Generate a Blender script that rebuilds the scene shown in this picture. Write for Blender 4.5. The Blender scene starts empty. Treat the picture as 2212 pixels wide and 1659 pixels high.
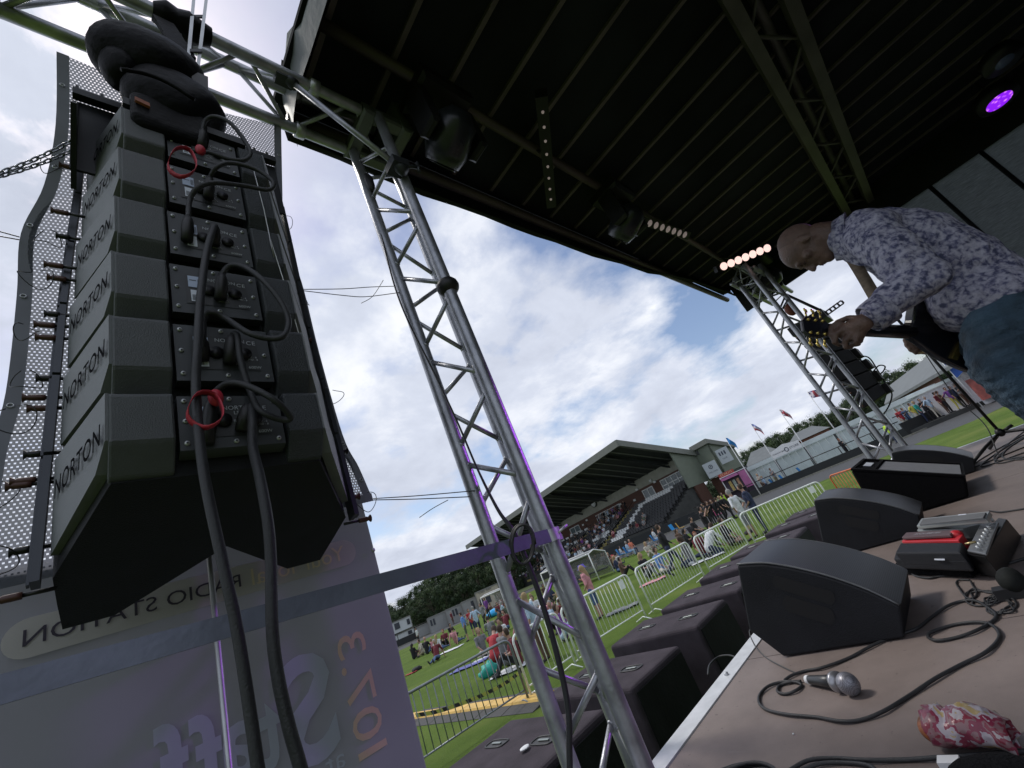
import bpy, bmesh, math, random
from mathutils import Vector, Matrix, noise
R_ = math.radians
rnd = random.Random(7)
SC = bpy.context.scene
COL = SC.collection
# ---------------------------------------------------------------- camera
# world: X along the stage front, Y towards the audience, Z up; eye at the origin,
# stage deck at z = -0.57, pitch (ground) at z = -2.05
FW = Vector((0.7033, 0.5976, 0.3854)); FW.normalize()
_f = 925.94; _pitch = 0.395634; _roll = -0.409901; _yaw = 0.866466
c_, s_ = math.cos, math.sin
FW = Vector((s_(_yaw)*c_(_pitch), c_(_yaw)*c_(_pitch), s_(_pitch)))
_rt = Vector((c_(_yaw), -s_(_yaw), 0)); _up = _rt.cross(FW)
RT = _rt*c_(_roll) + _up*s_(_roll); UP = _rt*(-s_(_roll)) + _up*c_(_roll)
cam = bpy.data.cameras.new('camera'); camo = bpy.data.objects.new('camera', cam); COL.objects.link(camo)
cam.sensor_fit = 'HORIZONTAL'; cam.sensor_width = 36; cam.lens = 36*_f/2212
cam.clip_start = 0.02; cam.clip_end = 3000
camo.matrix_world = Matrix((RT, UP, -FW)).transposed().to_4x4()
SC.camera = camo
DECK = -0.57; GZ = -2.05
def ray(x, y): return RT*((x-1106)/_f) + UP*((829.5-y)/_f) + FW
def at(x, y, X=None, Y=None, z=None, d=None):   # viewing ray of a photo point met with a world plane / distance
    r = ray(x, y)
    if X is not None: return r*(X/r.x)
    if Y is not None: return r*(Y/r.y)
    if z is not None: return r*(z/r.z)
    return r*(d/math.hypot(r.x, r.y))
def pol(az, d, z=0.0): return Vector((math.sin(R_(az))*d, math.cos(R_(az))*d, z))
# ---------------------------------------------------------------- world, sun, exposure
W = bpy.data.worlds.new('World'); SC.world = W; W.use_nodes = True
nt = W.node_tree; nt.nodes.clear()
def N(nt, t, **k):
    n = nt.nodes.new(t)
    for a, b in k.items():
        if a.startswith('i_'): n.inputs[a[2:].replace('_', ' ')].default_value = b
        else: setattr(n, a, b)
    return n
SUN_EL, SUN_AZ = R_(58), R_(-6)
out = N(nt, 'ShaderNodeOutputWorld'); bg = N(nt, 'ShaderNodeBackground'); bg.inputs['Strength'].default_value = 0.1
sky = N(nt, 'ShaderNodeTexSky'); sky.sky_type = 'NISHITA'; sky.sun_disc = False
sky.sun_elevation = SUN_EL; sky.sun_rotation = SUN_AZ; sky.air_density = 1.0; sky.dust_density = 1.2; sky.ozone_density = 1.5
tc = N(nt, 'ShaderNodeTexCoord'); sep = N(nt, 'ShaderNodeSeparateXYZ'); nt.links.new(tc.outputs['Generated'], sep.inputs[0])
ad = N(nt, 'ShaderNodeMath', operation='MAXIMUM'); ad.inputs[1].default_value = 0.0
nt.links.new(sep.outputs['Z'], ad.inputs[0])
ad2 = N(nt, 'ShaderNodeMath', operation='ADD'); ad2.inputs[1].default_value = 0.3; nt.links.new(ad.outputs[0], ad2.inputs[0])
dx = N(nt, 'ShaderNodeMath', operation='DIVIDE'); dy = N(nt, 'ShaderNodeMath', operation='DIVIDE')
for d_, s in ((dx, 'X'), (dy, 'Y')):
    nt.links.new(sep.outputs[s], d_.inputs[0]); nt.links.new(ad2.outputs[0], d_.inputs[1])
cmb = N(nt, 'ShaderNodeCombineXYZ'); nt.links.new(dx.outputs[0], cmb.inputs[0]); nt.links.new(dy.outputs[0], cmb.inputs[1])
def noi(sc, det, ro, dist, off):
    mp = N(nt, 'ShaderNodeMapping'); mp.inputs['Location'].default_value = off; nt.links.new(cmb.outputs[0], mp.inputs[0])
    n = N(nt, 'ShaderNodeTexNoise'); n.inputs['Scale'].default_value = sc; n.inputs['Detail'].default_value = det
    n.inputs['Roughness'].default_value = ro; n.inputs['Distortion'].default_value = dist; nt.links.new(mp.outputs[0], n.inputs['Vector'])
    return n
def ramp(src, pts, cols=None):
    r = N(nt, 'ShaderNodeValToRGB'); e = r.color_ramp.elements
    while len(e) < len(pts): e.new(0.5)
    for i, p in enumerate(pts):
        e[i].position = p[0]; e[i].color = p[1] if len(p) > 1 and not isinstance(p[1], float) else (p[1],)*3 + (1,)
    nt.links.new(src, r.inputs[0]); return r
n1 = noi(1.7, 14, 0.58, 0.15, (3.1, 1.7, 0))
def near(px, py, r):   # 1 at the direction of a photo point, 0 beyond r radians
    v = ray(px, py).normalized(); nv = N(nt, 'ShaderNodeVectorMath', operation='NORMALIZE'); nt.links.new(tc.outputs['Generated'], nv.inputs[0])
    d = N(nt, 'ShaderNodeVectorMath', operation='DISTANCE'); nt.links.new(nv.outputs[0], d.inputs[0]); d.inputs[1].default_value = v
    m_ = N(nt, 'ShaderNodeMapRange'); m_.inputs['From Min'].default_value = 0; m_.inputs['From Max'].default_value = r; m_.inputs['To Min'].default_value = 1; m_.inputs['To Max'].default_value = 0
    m_.interpolation_type = 'SMOOTHSTEP'; nt.links.new(d.outputs['Value'], m_.inputs['Value']); return m_.outputs[0]
fac = n1.outputs['Fac']
for (px, py, r, w) in ((1500, 690, .16, -.13), (1620, 760, .15, -.12), (1560, 700, .12, -.08), (1290, 600, .10, -.05), (780, 1200, .12, -.06), (1130, 470, .12, -.07), (1700, 800, .12, .07), (1700, 680, .1, .06), (1050, 620, .25, .05), (80, 80, .4, .05)):
    m1_ = N(nt, 'ShaderNodeMath', operation='MULTIPLY_ADD'); nt.links.new(near(px, py, r), m1_.inputs[0]); m1_.inputs[1].default_value = w; nt.links.new(fac, m1_.inputs[2]); fac = m1_.outputs[0]
cover = ramp(fac, [(0.36, 0.0), (0.49, 1.0)])
n2 = noi(2.6, 15, 0.6, 0.2, (7.7, 4.2, 2)); shade = ramp(n2.outputs['Fac'], [(0.30, (4.6, 4.95, 5.9, 1)), (0.50, (5.7, 6.1, 7.1, 1)), (0.68, (7.9, 8.1, 8.6, 1))])
mx = N(nt, 'ShaderNodeMix', data_type='RGBA'); nt.links.new(cover.outputs[0], mx.inputs[0])
sks = N(nt, 'ShaderNodeMix', data_type='RGBA', blend_type='MULTIPLY'); sks.inputs[0].default_value = 1.0
sks.inputs[7].default_value = (1.15, 1.1, 1.1, 1); nt.links.new(sky.outputs[0], sks.inputs[6])
nt.links.new(sks.outputs[2], mx.inputs[6]); nt.links.new(shade.outputs[0], mx.inputs[7])
nt.links.new(mx.outputs[2], bg.inputs[0]); nt.links.new(bg.outputs[0], out.inputs[0])
sun = bpy.data.lights.new('sun', 'SUN'); sun.energy = 1.5; sun.angle = R_(12); sun.color = (1, 0.95, 0.88)
suno = bpy.data.objects.new('sun', sun); COL.objects.link(suno)
suno.rotation_euler = (R_(90)-SUN_EL, 0, math.pi - SUN_AZ)
SC.view_settings.view_transform = 'Standard'; SC.view_settings.look = 'None'
SC.view_settings.exposure = 0.32; SC.view_settings.gamma = 1.0
# ---------------------------------------------------------------- materials
_mats = {}
def mat(name, col, rough=0.6, metal=0.0, var=0.12, scale=6.0, bump=0.0, bscale=60.0, emit=None, estr=0.0, spec=0.5, alpha=1.0):
    if name in _mats: return _mats[name]
    m = bpy.data.materials.new(name); m.use_nodes = True; t = m.node_tree; b = t.nodes['Principled BSDF']
    b.inputs['Roughness'].default_value = rough; b.inputs['Metallic'].default_value = metal
    if var > 0:
        tcn = t.nodes.new('ShaderNodeTexCoord'); n = t.nodes.new('ShaderNodeTexNoise'); n.inputs['Scale'].default_value = scale
        n.inputs['Detail'].default_value = 6; t.links.new(tcn.outputs['Object'], n.inputs['Vector'])
        rp = t.nodes.new('ShaderNodeValToRGB'); e = rp.color_ramp.elements
        e[0].position = 0.3; e[1].position = 0.7
        e[0].color = tuple(max(0, c*(1-var)) for c in col) + (1,); e[1].color = tuple(min(1, c*(1+var)) for c in col) + (1,)
        t.links.new(n.outputs['Fac'], rp.inputs[0]); t.links.new(rp.outputs[0], b.inputs['Base Color'])
        rr = t.nodes.new('ShaderNodeMapRange'); rr.inputs['To Min'].default_value = max(0, rough-0.1); rr.inputs['To Max'].default_value = min(1, rough+0.1)
        t.links.new(n.outputs['Fac'], rr.inputs['Value']); t.links.new(rr.outputs[0], b.inputs['Roughness'])
    else: b.inputs['Base Color'].default_value = tuple(col) + (1,)
    if bump > 0:
        tcn = t.nodes.new('ShaderNodeTexCoord'); n = t.nodes.new('ShaderNodeTexNoise'); n.inputs['Scale'].default_value = bscale; n.inputs['Detail'].default_value = 4
        t.links.new(tcn.outputs['Object'], n.inputs['Vector']); bp = t.nodes.new('ShaderNodeBump'); bp.inputs['Strength'].default_value = bump
        bp.inputs['Distance'].default_value = 0.01; t.links.new(n.outputs['Fac'], bp.inputs['Height']); t.links.new(bp.outputs[0], b.inputs['Normal'])
    if emit: b.inputs['Emission Color'].default_value = tuple(emit)+(1,); b.inputs['Emission Strength'].default_value = estr
    if alpha < 1: b.inputs['Alpha'].default_value = alpha
    b.inputs['Specular IOR Level'].default_value = spec
    _mats[name] = m; return m
ALU = mat('aluminium', (0.36, 0.37, 0.40), 0.4, 0.7, 0.25, 14, 0.12, 90)
STEEL = mat('galvanised_steel', (0.5, 0.51, 0.53), 0.45, 0.7, 0.2, 9)
BLK = mat('black_cabinet_paint', (0.016, 0.017, 0.019), 0.55, 0, 0.2, 20, 0.35, 260, spec=0.2)
BLKG = mat('dark_grey_cabinet_paint', (0.055, 0.062, 0.062), 0.6, 0, 0.15, 20, 0.5, 240)
BLKM = mat('black_metal', (0.012, 0.012, 0.013), 0.45, 0.3, 0.2, 12)
BLKR = mat('black_rubber', (0.012, 0.012, 0.013), 0.5, 0, 0.2, 30)
BLKC = mat('black_canvas', (0.012, 0.014, 0.013), 0.8, 0, 0.35, 4, 0.3, 30, spec=0.2)
WHT = mat('white_paint', (0.72, 0.73, 0.74), 0.5, 0, 0.08, 8)
GREY = mat('mid_grey_paint', (0.22, 0.23, 0.24), 0.6, 0, 0.1, 8)
RED = mat('red_plastic', (0.5, 0.02, 0.03), 0.4, 0, 0.1)
# ---------------------------------------------------------------- mesh helpers
class MB:
    def __init__(s): s.v = []; s.f = []; s.m = []; s.mats = []; s.sm = []
    def mi(s, m):
        if m is None: return 0
        if m not in s.mats: s.mats.append(m)
        return s.mats.index(m)
    def add(s, vs, fs, m=None, smooth=False):
        o = len(s.v); k = s.mi(m); s.v += [Vector(v) for v in vs]
        for f in fs: s.f.append([i+o for i in f]); s.m.append(k); s.sm.append(smooth)
        return s
    def hexa(s, p, m=None):  # 8 points: bottom 0-3, top 4-7
        return s.add(p, [(3, 2, 1, 0), (4, 5, 6, 7), (0, 1, 5, 4), (1, 2, 6, 5), (2, 3, 7, 6), (3, 0, 4, 7)], m)
    def box(s, x0, x1, y0, y1, z0, z1, m=None, bev=0.0):
        if bev > 0:
            b = bev; vs = []; 
            for (z, i) in ((z0, b), (z0+b, 0), (z1-b, 0), (z1, b)):
                vs += [(x0+i, y0+i+(0), z), (x1-i, y0+i, z), (x1-i, y1-i, z), (x0+i, y1-i, z)]
            fs = [(3, 2, 1, 0), (12, 13, 14, 15)]
            for k in range(3):
                for j in range(4): a = k*4+j; c = k*4+(j+1) % 4; fs.append((a, c, c+4, a+4))
            return s.add(vs, fs, m)
        return s.hexa([(x0, y0, z0), (x1, y0, z0), (x1, y1, z0), (x0, y1, z0), (x0, y0, z1), (x1, y0, z1), (x1, y1, z1), (x0, y1, z1)], m)
    def obox(s, o, ax, ay, az, m=None):  # centre + half axes
        o, ax, ay, az = map(Vector, (o, ax, ay, az))
        return s.hexa([o-ax-ay-az, o+ax-ay-az, o+ax+ay-az, o-ax+ay-az, o-ax-ay+az, o+ax-ay+az, o+ax+ay+az, o-ax+ay+az], m)
    def prism(s, poly, a, b, m=None):  # poly: list of points, extruded by vector b-a
        a, b = Vector(a), Vector(b); n = len(poly)
        vs = [Vector(p)+a for p in poly] + [Vector(p)+b for p in poly]
        fs = [list(range(n))[::-1], list(range(n, 2*n))] + [(i, (i+1) % n, (i+1) % n+n, i+n) for i in range(n)]
        return s.add(vs, fs, m)
    def tube(s, pts, r, n=8, m=None, cap=True, closed=False):
        pts = [Vector(p) for p in pts]; k = len(pts); rs = r if isinstance(r, (list, tuple)) else [r]*k
        vs = []; prev = None
        for i, p in enumerate(pts):
            if closed: t = pts[(i+1) % k]-pts[i-1]
            else: t = pts[min(i+1, k-1)]-pts[max(i-1, 0)]
            if t.length < 1e-9: t = Vector((0, 0, 1))
            t.normalize()
            if prev is None:
                u = t.cross(Vector((0, 0, 1)))
                if u.length < 0.1: u = t.cross(Vector((1, 0, 0)))
            else: u = prev - t*prev.dot(t)
            if u.length < 1e-6: u = t.cross(Vector((0.3, 1, 0.2)))
            u.normalize(); prev = u; w = t.cross(u)
            for j in range(n):
                a = 2*math.pi*j/n; vs.append(p + (u*math.cos(a)+w*math.sin(a))*rs[i])
        fs = []
        for i in range(k if closed else k-1):
            i2 = (i+1) % k
            for j in range(n): j2 = (j+1) % n; fs.append((i*n+j, i*n+j2, i2*n+j2, i2*n+j))
        if cap and not closed: fs += [list(range(n))[::-1], [(k-1)*n+j for j in range(n)]]
        return s.add(vs, fs, m, True)
    def ball(s, c, r, m=None, nu=12, nv=8, ax=None):
        c = Vector(c); rr = r if isinstance(r, (tuple, list)) else (r, r, r)
        A = ax or (Vector((1, 0, 0)), Vector((0, 1, 0)), Vector((0, 0, 1)))
        vs = []; 
        for i in range(nv+1):
            th = math.pi*i/nv
            for j in range(nu):
                ph = 2*math.pi*j/nu
                vs.append(c + A[0]*(rr[0]*math.sin(th)*math.cos(ph)) + A[1]*(rr[1]*math.sin(th)*math.sin(ph)) + A[2]*(rr[2]*math.cos(th)))
        fs = [(i*nu+j, (i+1)*nu+j, (i+1)*nu+(j+1) % nu, i*nu+(j+1) % nu) for i in range(nv) for j in range(nu)]
        return s.add(vs, fs, m, True)
    def grid(s, P, m=None, smooth=True):  # P[i][j]
        a = len(P); b = len(P[0]); vs = [p for row in P for p in row]
        return s.add(vs, [(i*b+j, i*b+j+1, (i+1)*b+j+1, (i+1)*b+j) for i in range(a-1) for j in range(b-1)], m, smooth)
def spline(pts, k=6):
    pts = [Vector(p) for p in pts]
    if len(pts) < 3: return pts
    o = []
    for i in range(len(pts)-1):
        p0 = pts[max(i-1, 0)]; p1 = pts[i]; p2 = pts[i+1]; p3 = pts[min(i+2, len(pts)-1)]
        for j in range(k):
            t = j/k
            o.append(0.5*((2*p1)+(p2-p0)*t+(2*p0-5*p1+4*p2-p3)*t*t+(3*p1-p0-3*p2+p3)*t**3))
    o.append(pts[-1]); return o
def tag(o, label=None, cat=None, group=None, kind=None):
    if label: o['label'] = label
    if cat: o['category'] = cat
    if group: o['group'] = group
    if kind: o['kind'] = kind
    return o
def thing(name, loc, label, cat, group=None, kind=None, rz=0.0):
    o = bpy.data.objects.new(name, None); o.empty_display_size = 0.1; COL.objects.link(o); o.location = Vector(loc); o.rotation_euler = (0, 0, rz)
    return tag(o, label, cat, group, kind)
def wloc(o):
    p = Vector((0, 0, 0))
    while o is not None: p += o.location; o = o.parent
    return p
def ob(name, mb, m=None, parent=None, label=None, cat=None, group=None, kind=None, weld=True):
    """link the collected geometry (world coordinates) as ONE mesh object"""
    me = bpy.data.meshes.new(name); off = wloc(parent) if parent else Vector((0, 0, 0))
    base = off.copy()
    if not parent and mb.v:
        xs = [v.x for v in mb.v]; ys = [v.y for v in mb.v]; zs = [v.z for v in mb.v]
        base = Vector(((min(xs)+max(xs))/2, (min(ys)+max(ys))/2, min(zs)))
    me.from_pydata([tuple(v-base) for v in mb.v], [], mb.f)
    for mm in (mb.mats or [m]): me.materials.append(mm)
    me.polygons.foreach_set('material_index', mb.m); me.polygons.foreach_set('use_smooth', mb.sm)
    me.validate(); me.update()
    o = bpy.data.objects.new(name, me); COL.objects.link(o)
    if parent: o.parent = parent
    else: o.location = base
    return tag(o, label, cat, group, kind)
def bevel(o, w, seg=2, ang=35):
    md = o.modifiers.new('bevel', 'BEVEL'); md.width = w; md.segments = seg; md.limit_method = 'ANGLE'; md.angle_limit = R_(ang); return o
def copy_tree(o, parent=None):
    c = o.copy(); COL.objects.link(c); c.parent = parent
    for ch in list(o.children): copy_tree(ch, c)
    return c
def text_mesh(s, size=1.0, ext=0.0, bold=False, sp=1.0, off=0.0):
    cu = bpy.data.curves.new('t', 'FONT'); cu.body = s; cu.size = size; cu.extrude = ext; cu.align_x = 'CENTER'; cu.align_y = 'CENTER'
    cu.space_character = sp; cu.offset = off; cu.resolution_u = 3
    o = bpy.data.objects.new('t', cu); me = bpy.data.meshes.new_from_object(o); bpy.data.objects.remove(o); bpy.data.curves.remove(cu)
    vs = [v.co.copy() for v in me.vertices]; fs = [list(p.vertices) for p in me.polygons]; bpy.data.meshes.remove(me); return vs, fs
def put_text(mb, s, o, ax, ay, size, m=None, an=None, ext=0.0, sp=1.0, off=0.0):
    """text in the plane (ax, ay) centred at o"""
    vs, fs = text_mesh(s, 1.0, 0.0, sp=sp, off=off); o = Vector(o); ax = Vector(ax).normalized(); ay = Vector(ay).normalized()
    if ext:
        n = ax.cross(ay)*ext; k = len(vs)
        mb.add([o+ax*v.x*size+ay*v.y*size+n for v in vs], fs, m); return mb
    return mb.add([o+ax*v.x*size+ay*v.y*size for v in vs], fs, m)
# ================================================================ ground
def flat(name, poly, z, m, label=None, cat=None, kind='structure'):
    mb = MB(); mb.add([(p[0], p[1], z) for p in poly], [list(range(len(poly)))]); return ob(name, mb, m, None, label, cat, None, kind)
def grass_mat():
    m = bpy.data.materials.new('mown_grass'); m.use_nodes = True; t = m.node_tree; b = t.nodes['Principled BSDF']; b.inputs['Roughness'].default_value = 0.9; b.inputs['Specular IOR Level'].default_value = 0.1
    tcn = t.nodes.new('ShaderNodeTexCoord'); a = t.nodes.new('ShaderNodeTexNoise'); a.inputs['Scale'].default_value = 0.45; a.inputs['Detail'].default_value = 8; a.inputs['Roughness'].default_value = 0.7
    c = t.nodes.new('ShaderNodeTexNoise'); c.inputs['Scale'].default_value = 38; c.inputs['Detail'].default_value = 6; c.inputs['Roughness'].default_value = 0.75
    mix = t.nodes.new('ShaderNodeMix'); mix.inputs[0].default_value = 0.5
    for n in (a, c): t.links.new(tcn.outputs['Object'], n.inputs['Vector'])
    t.links.new(a.outputs['Fac'], mix.inputs[2]); t.links.new(c.outputs['Fac'], mix.inputs[3])
    r = t.nodes.new('ShaderNodeValToRGB'); e = r.color_ramp.elements; e[0].position = 0.32; e[1].position = 0.62
    e[0].color = (0.042, 0.078, 0.012, 1); e[1].color = (0.115, 0.175, 0.032, 1)
    t.links.new(mix.outputs[0], r.inputs[0])
    w = t.nodes.new('ShaderNodeTexNoise'); w.inputs['Scale'].default_value = .22; w.inputs['Detail'].default_value = 9; w.inputs['Roughness'].default_value = .7; t.links.new(tcn.outputs['Object'], w.inputs['Vector'])
    rw = t.nodes.new('ShaderNodeValToRGB'); ew = rw.color_ramp.elements; ew[0].position = .52; ew[0].color = (0, 0, 0, 1); ew[1].position = .68; ew[1].color = (.55, .55, .55, 1); t.links.new(w.outputs['Fac'], rw.inputs[0])
    mw = t.nodes.new('ShaderNodeMix'); mw.data_type = 'RGBA'; t.links.new(rw.outputs[0], mw.inputs[0]); t.links.new(r.outputs[0], mw.inputs[6]); mw.inputs[7].default_value = (.16, .18, .05, 1); t.links.new(mw.outputs[2], b.inputs['Base Color'])
    bp = t.nodes.new('ShaderNodeBump'); bp.inputs['Strength'].default_value = 0.9; bp.inputs['Distance'].default_value = 0.03
    t.links.new(c.outputs['Fac'], bp.inputs['Height']); t.links.new(bp.outputs[0], b.inputs['Normal']); return m
GRASS = grass_mat()
ASPH = mat('asphalt', (0.055, 0.058, 0.062), 0.9, 0, 0.2, 3, 0.4, 60)
DARKB = mat('black_boards', (0.014, 0.017, 0.018), 0.7, 0, 0.2, 1.5)
mb = MB(); n = 40; S = 900
mb.grid([[Vector((-S+2*S*i/n, -S+2*S*j/n, GZ)) for j in range(n+1)] for i in range(n+1)]); ob('ground', mb, mat('rough_grass_ground', (0.05, 0.075, 0.02), 0.95, 0, 0.3, 0.3), kind='structure')
# outline of the pitch and of the perimeter path
INNER = [(-30, 62), (18, 53.5), (24, 50), (30, 46.3), (38, 41), (37.5, 33), (34, 24.5), (33.2, 18), (34.3, 12), (34.8, 5), (36, 0), (40.5, -3), (46, -8), (52, -20)]
flat('pitch', [(-30, -30)] + INNER + [(52, -30)], GZ+0.004, GRASS)
def offs(pl, d):
    o = []
    for i, p in enumerate(pl):
        a = Vector(pl[max(i-1, 0)]); b = Vector(pl[min(i+1, len(pl)-1)]); t = (b-a).normalized(); o.append((p[0]-t.y*d, p[1]+t.x*d))
    return o
OUTER = [(-30, 72), (20, 63), (27, 58.5), (35, 53.5), (44, 45.5), (43.5, 36), (44.5, 29.5), (46, 23), (47, 12), (47, 7), (47.5, 3.5), (54, -2), (62, -12), (66, -24)]
flat('perimeter_path', [(p[0], p[1]) for p in INNER] + [p for p in OUTER[::-1]], GZ+0.008, ASPH)
mb = MB()
KC = mat('kerb_concrete', (0.2, 0.2, 0.17), 0.9, 0, 0.2, 2)
for a, b in zip(OUTER[:-1], OUTER[1:]):
    a = Vector((a[0], a[1], GZ)); b = Vector((b[0], b[1], GZ)); t = (b-a).normalized(); nn = Vector((-t.y, t.x, 0))
    mb.hexa([a, b, b-nn*0.2, a-nn*0.2] + [v+Vector((0, 0, .12)) for v in (a, b, b-nn*0.2, a-nn*0.2)])
ob('path_kerb', mb, KC, kind='structure')
# low black board wall with a post and rail fence above it, round the outside of the path
BO = offs(OUTER, 0.35)
for seg, (i0, i1, hh, lab) in enumerate([(0, 3, 0.85, 'low black board wall under the railing in front of the far cabins'), (5, 7, 1.0, 'low black board wall below the rows of stand seats'), (7, 10, .72, 'low black board wall in front of the white terrace shelter'), (10, 13, 1.15, 'low black board wall in front of the spectators near the grey roof')]):
    mb = MB(); rl = MB(); posts = []
    t_ = thing('board_wall', (BO[i0][0], BO[i0][1], GZ), lab, 'wall')
    for a, b in zip(BO[i0:i1], BO[i0+1:i1+1]):
        a = Vector((a[0], a[1], GZ)); b = Vector((b[0], b[1], GZ)); t = (b-a).normalized(); nn = Vector((-t.y, t.x, 0))
        q = [a, b, b-nn*-0.1, a-nn*-0.1]
        mb.hexa([v for v in (a, b, b+nn*0.12, a+nn*0.12)] + [v+Vector((0, 0, hh)) for v in (a, b, b+nn*0.12, a+nn*0.12)])
        L = (b-a).length
        if seg != 1:
            top = Vector((0, 0, hh+0.62)); rl.tube([a+nn*0.2+top, b+nn*0.2+top], 0.04, 6)
            for k in range(int(L/2.4)):
                p = a+t*(1.2+2.4*k)+nn*0.2; rl.tube([p+Vector((0, 0, hh-0.1)), p+top], 0.04, 6)
    ob('boards', mb, DARKB, t_)
    if rl.v: ob('railing', rl, BLKM, t_)
# ================================================================ stage
def deck_mat():
    m = bpy.data.materials.new('stage_ply'); m.use_nodes = True; t = m.node_tree; b = t.nodes['Principled BSDF']; b.inputs['Roughness'].default_value = 0.62
    tcn = t.nodes.new('ShaderNodeTexCoord'); a = t.nodes.new('ShaderNodeTexNoise'); a.inputs['Scale'].default_value = 1.6; a.inputs['Detail'].default_value = 10; a.inputs['Roughness'].default_value = 0.65
    c = t.nodes.new('ShaderNodeTexVoronoi'); c.inputs['Scale'].default_value = 520; 
    for n in (a, c): t.links.new(tcn.outputs['Object'], n.inputs['Vector'])
    r = t.nodes.new('ShaderNodeValToRGB'); e = r.color_ramp.elements; e[0].position = 0.36; e[1].position = 0.66
    e[0].color = (0.125, 0.098, 0.088, 1); e[1].color = (0.225, 0.182, 0.165, 1)
    t.links.new(a.outputs['Fac'], r.inputs[0]); t.links.new(r.outputs[0], b.inputs['Base Color'])
    sc1 = t.nodes.new('ShaderNodeTexNoise'); sc1.inputs['Scale'].default_value = 5; sc1.inputs['Detail'].default_value = 12; sc1.inputs['Roughness'].default_value = .8; mp = t.nodes.new('ShaderNodeMapping'); mp.inputs['Scale'].default_value = (9, 1, 1); mp.inputs['Rotation'].default_value = (0, 0, .6)
    t.links.new(tcn.outputs['Object'], mp.inputs[0]); t.links.new(mp.outputs[0], sc1.inputs['Vector']); r2 = t.nodes.new('ShaderNodeValToRGB'); e2 = r2.color_ramp.elements; e2[0].position = .60; e2[0].color = (0, 0, 0, 1); e2[1].position = .74; e2[1].color = (.5, .5, .5, 1); t.links.new(sc1.outputs['Fac'], r2.inputs[0])
    sp1 = t.nodes.new('ShaderNodeTexNoise'); sp1.inputs['Scale'].default_value = 70; sp1.inputs['Detail'].default_value = 2; t.links.new(tcn.outputs['Object'], sp1.inputs['Vector']); r3 = t.nodes.new('ShaderNodeValToRGB'); e3 = r3.color_ramp.elements; e3[0].position = .70; e3[0].color = (0, 0, 0, 1); e3[1].position = .76; e3[1].color = (.6, .6, .6, 1); t.links.new(sp1.outputs['Fac'], r3.inputs[0])
    m1 = t.nodes.new('ShaderNodeMix'); m1.data_type = 'RGBA'; t.links.new(r2.outputs[0], m1.inputs[0]); t.links.new(r.outputs[0], m1.inputs[6]); m1.inputs[7].default_value = (.30, .26, .25, 1)
    m2 = t.nodes.new('ShaderNodeMix'); m2.data_type = 'RGBA'; t.links.new(r3.outputs[0], m2.inputs[0]); t.links.new(m1.outputs[2], m2.inputs[6]); m2.inputs[7].default_value = (.05, .035, .03, 1); t.links.new(m2.outputs[2], b.inputs['Base Color'])
    bp = t.nodes.new('ShaderNodeBump'); bp.inputs['Strength'].default_value = 0.35; bp.inputs['Distance'].default_value = 0.001
    t.links.new(c.outputs['Distance'], bp.inputs['Height']); t.links.new(bp.outputs[0], b.inputs['Normal']); return m
SX0, SX1, SY0, SY1 = 0.35, 6.6, -3.6, 1.03
st = thing('stage_platform', (3.4, -1.2, GZ), 'brown textured plywood stage deck with a white front edge strip', 'stage')
mb = MB(); xs = [SX0, 1.74, 3.9, SX1]
for x0, x1 in zip(xs[:-1], xs[1:]):
    for y0, y1 in ((SY0, -1.4), (-1.4, SY1-0.065)): mb.box(x0+0.002, x1-0.002, y0+0.002, y1-0.002, DECK-0.045, DECK)
ob('deck_boards', mb, deck_mat(), st)
mb = MB(); mb.box(SX0, SX1, SY1-0.062, SY1, DECK-0.05, DECK+0.003); ob('front_edge_strip', mb, mat('white_edge_strip', (0.62, 0.64, 0.66), 0.45, 0.2, 0.12, 20), st)
mb = MB(); mb.box(SX1+0.003, SX1+0.055, SY0, SY1, DECK-0.05, DECK+0.003); ob('side_edge_strip', mb, mat('white_edge_strip', (0.62, 0.64, 0.66)), st)
mb = MB(); mb.box(SX0+0.05, SX1-0.05, SY1-0.16, SY1-0.02, GZ+0.1, DECK-0.055); mb.box(SX0+0.05, SX1-0.03, SY0, SY1-0.17, GZ+0.3, DECK-0.055); ob('skirt', mb, BLKC, st)
mb = MB(); mb.box(SX0, SX1, SY1+0.004, SY1+0.035, DECK-0.11, DECK-0.055); ob('edge_beam', mb, mat('dark_green_trim', (0.03, 0.035, 0.025), 0.6), st)
mb = MB()
for x in (1.62, 3.1): mb.tube([(x, SY1-0.03, DECK), (x, SY1-0.03, DECK+0.012)], 0.008, 8)
ob('screw', mb, STEEL, st)
# ---- roof: fabric ceiling, fascia, ribs, beams
rf = thing('stage_roof', (3.5, 0, 2.2), 'black fabric stage roof with pale ribs seen from below', 'roof')
def fas(x):  # front edge of the roof: (Y, z of lower lip)
    pts = [(0.70, 1.275, 2.215), (1.40, 1.285, 2.2), (3.0, 1.27, 2.2), (4.3, 1.24, 2.25), (5.2, 1.18, 2.31), (6.75, 1.12, 2.33)]
    for a, b in zip(pts[:-1], pts[1:]):
        if x <= b[0]: t = (x-a[0])/(b[0]-a[0]); return a[1]+(b[1]-a[1])*t, a[2]+(b[2]-a[2])*t
    return pts[-1][1:]
ZC = 2.42; mb = MB(); n = 24
P = [[], [], [], []]
for i in range(n+1):
    x = 0.68+(6.8-0.68)*i/n; y, z = fas(x); sag = 0.012*math.sin(i*1.7)
    P[0].append(Vector((x, y-0.03, z+0.004))); P[1].append(Vector((x, y, z+sag))); P[2].append(Vector((x, y+0.02, z+0.3))); P[3].append(Vector((x, y-0.15, z+0.45)))
mb.grid(P); ob('fascia', mb, BLKC, rf)
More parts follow.
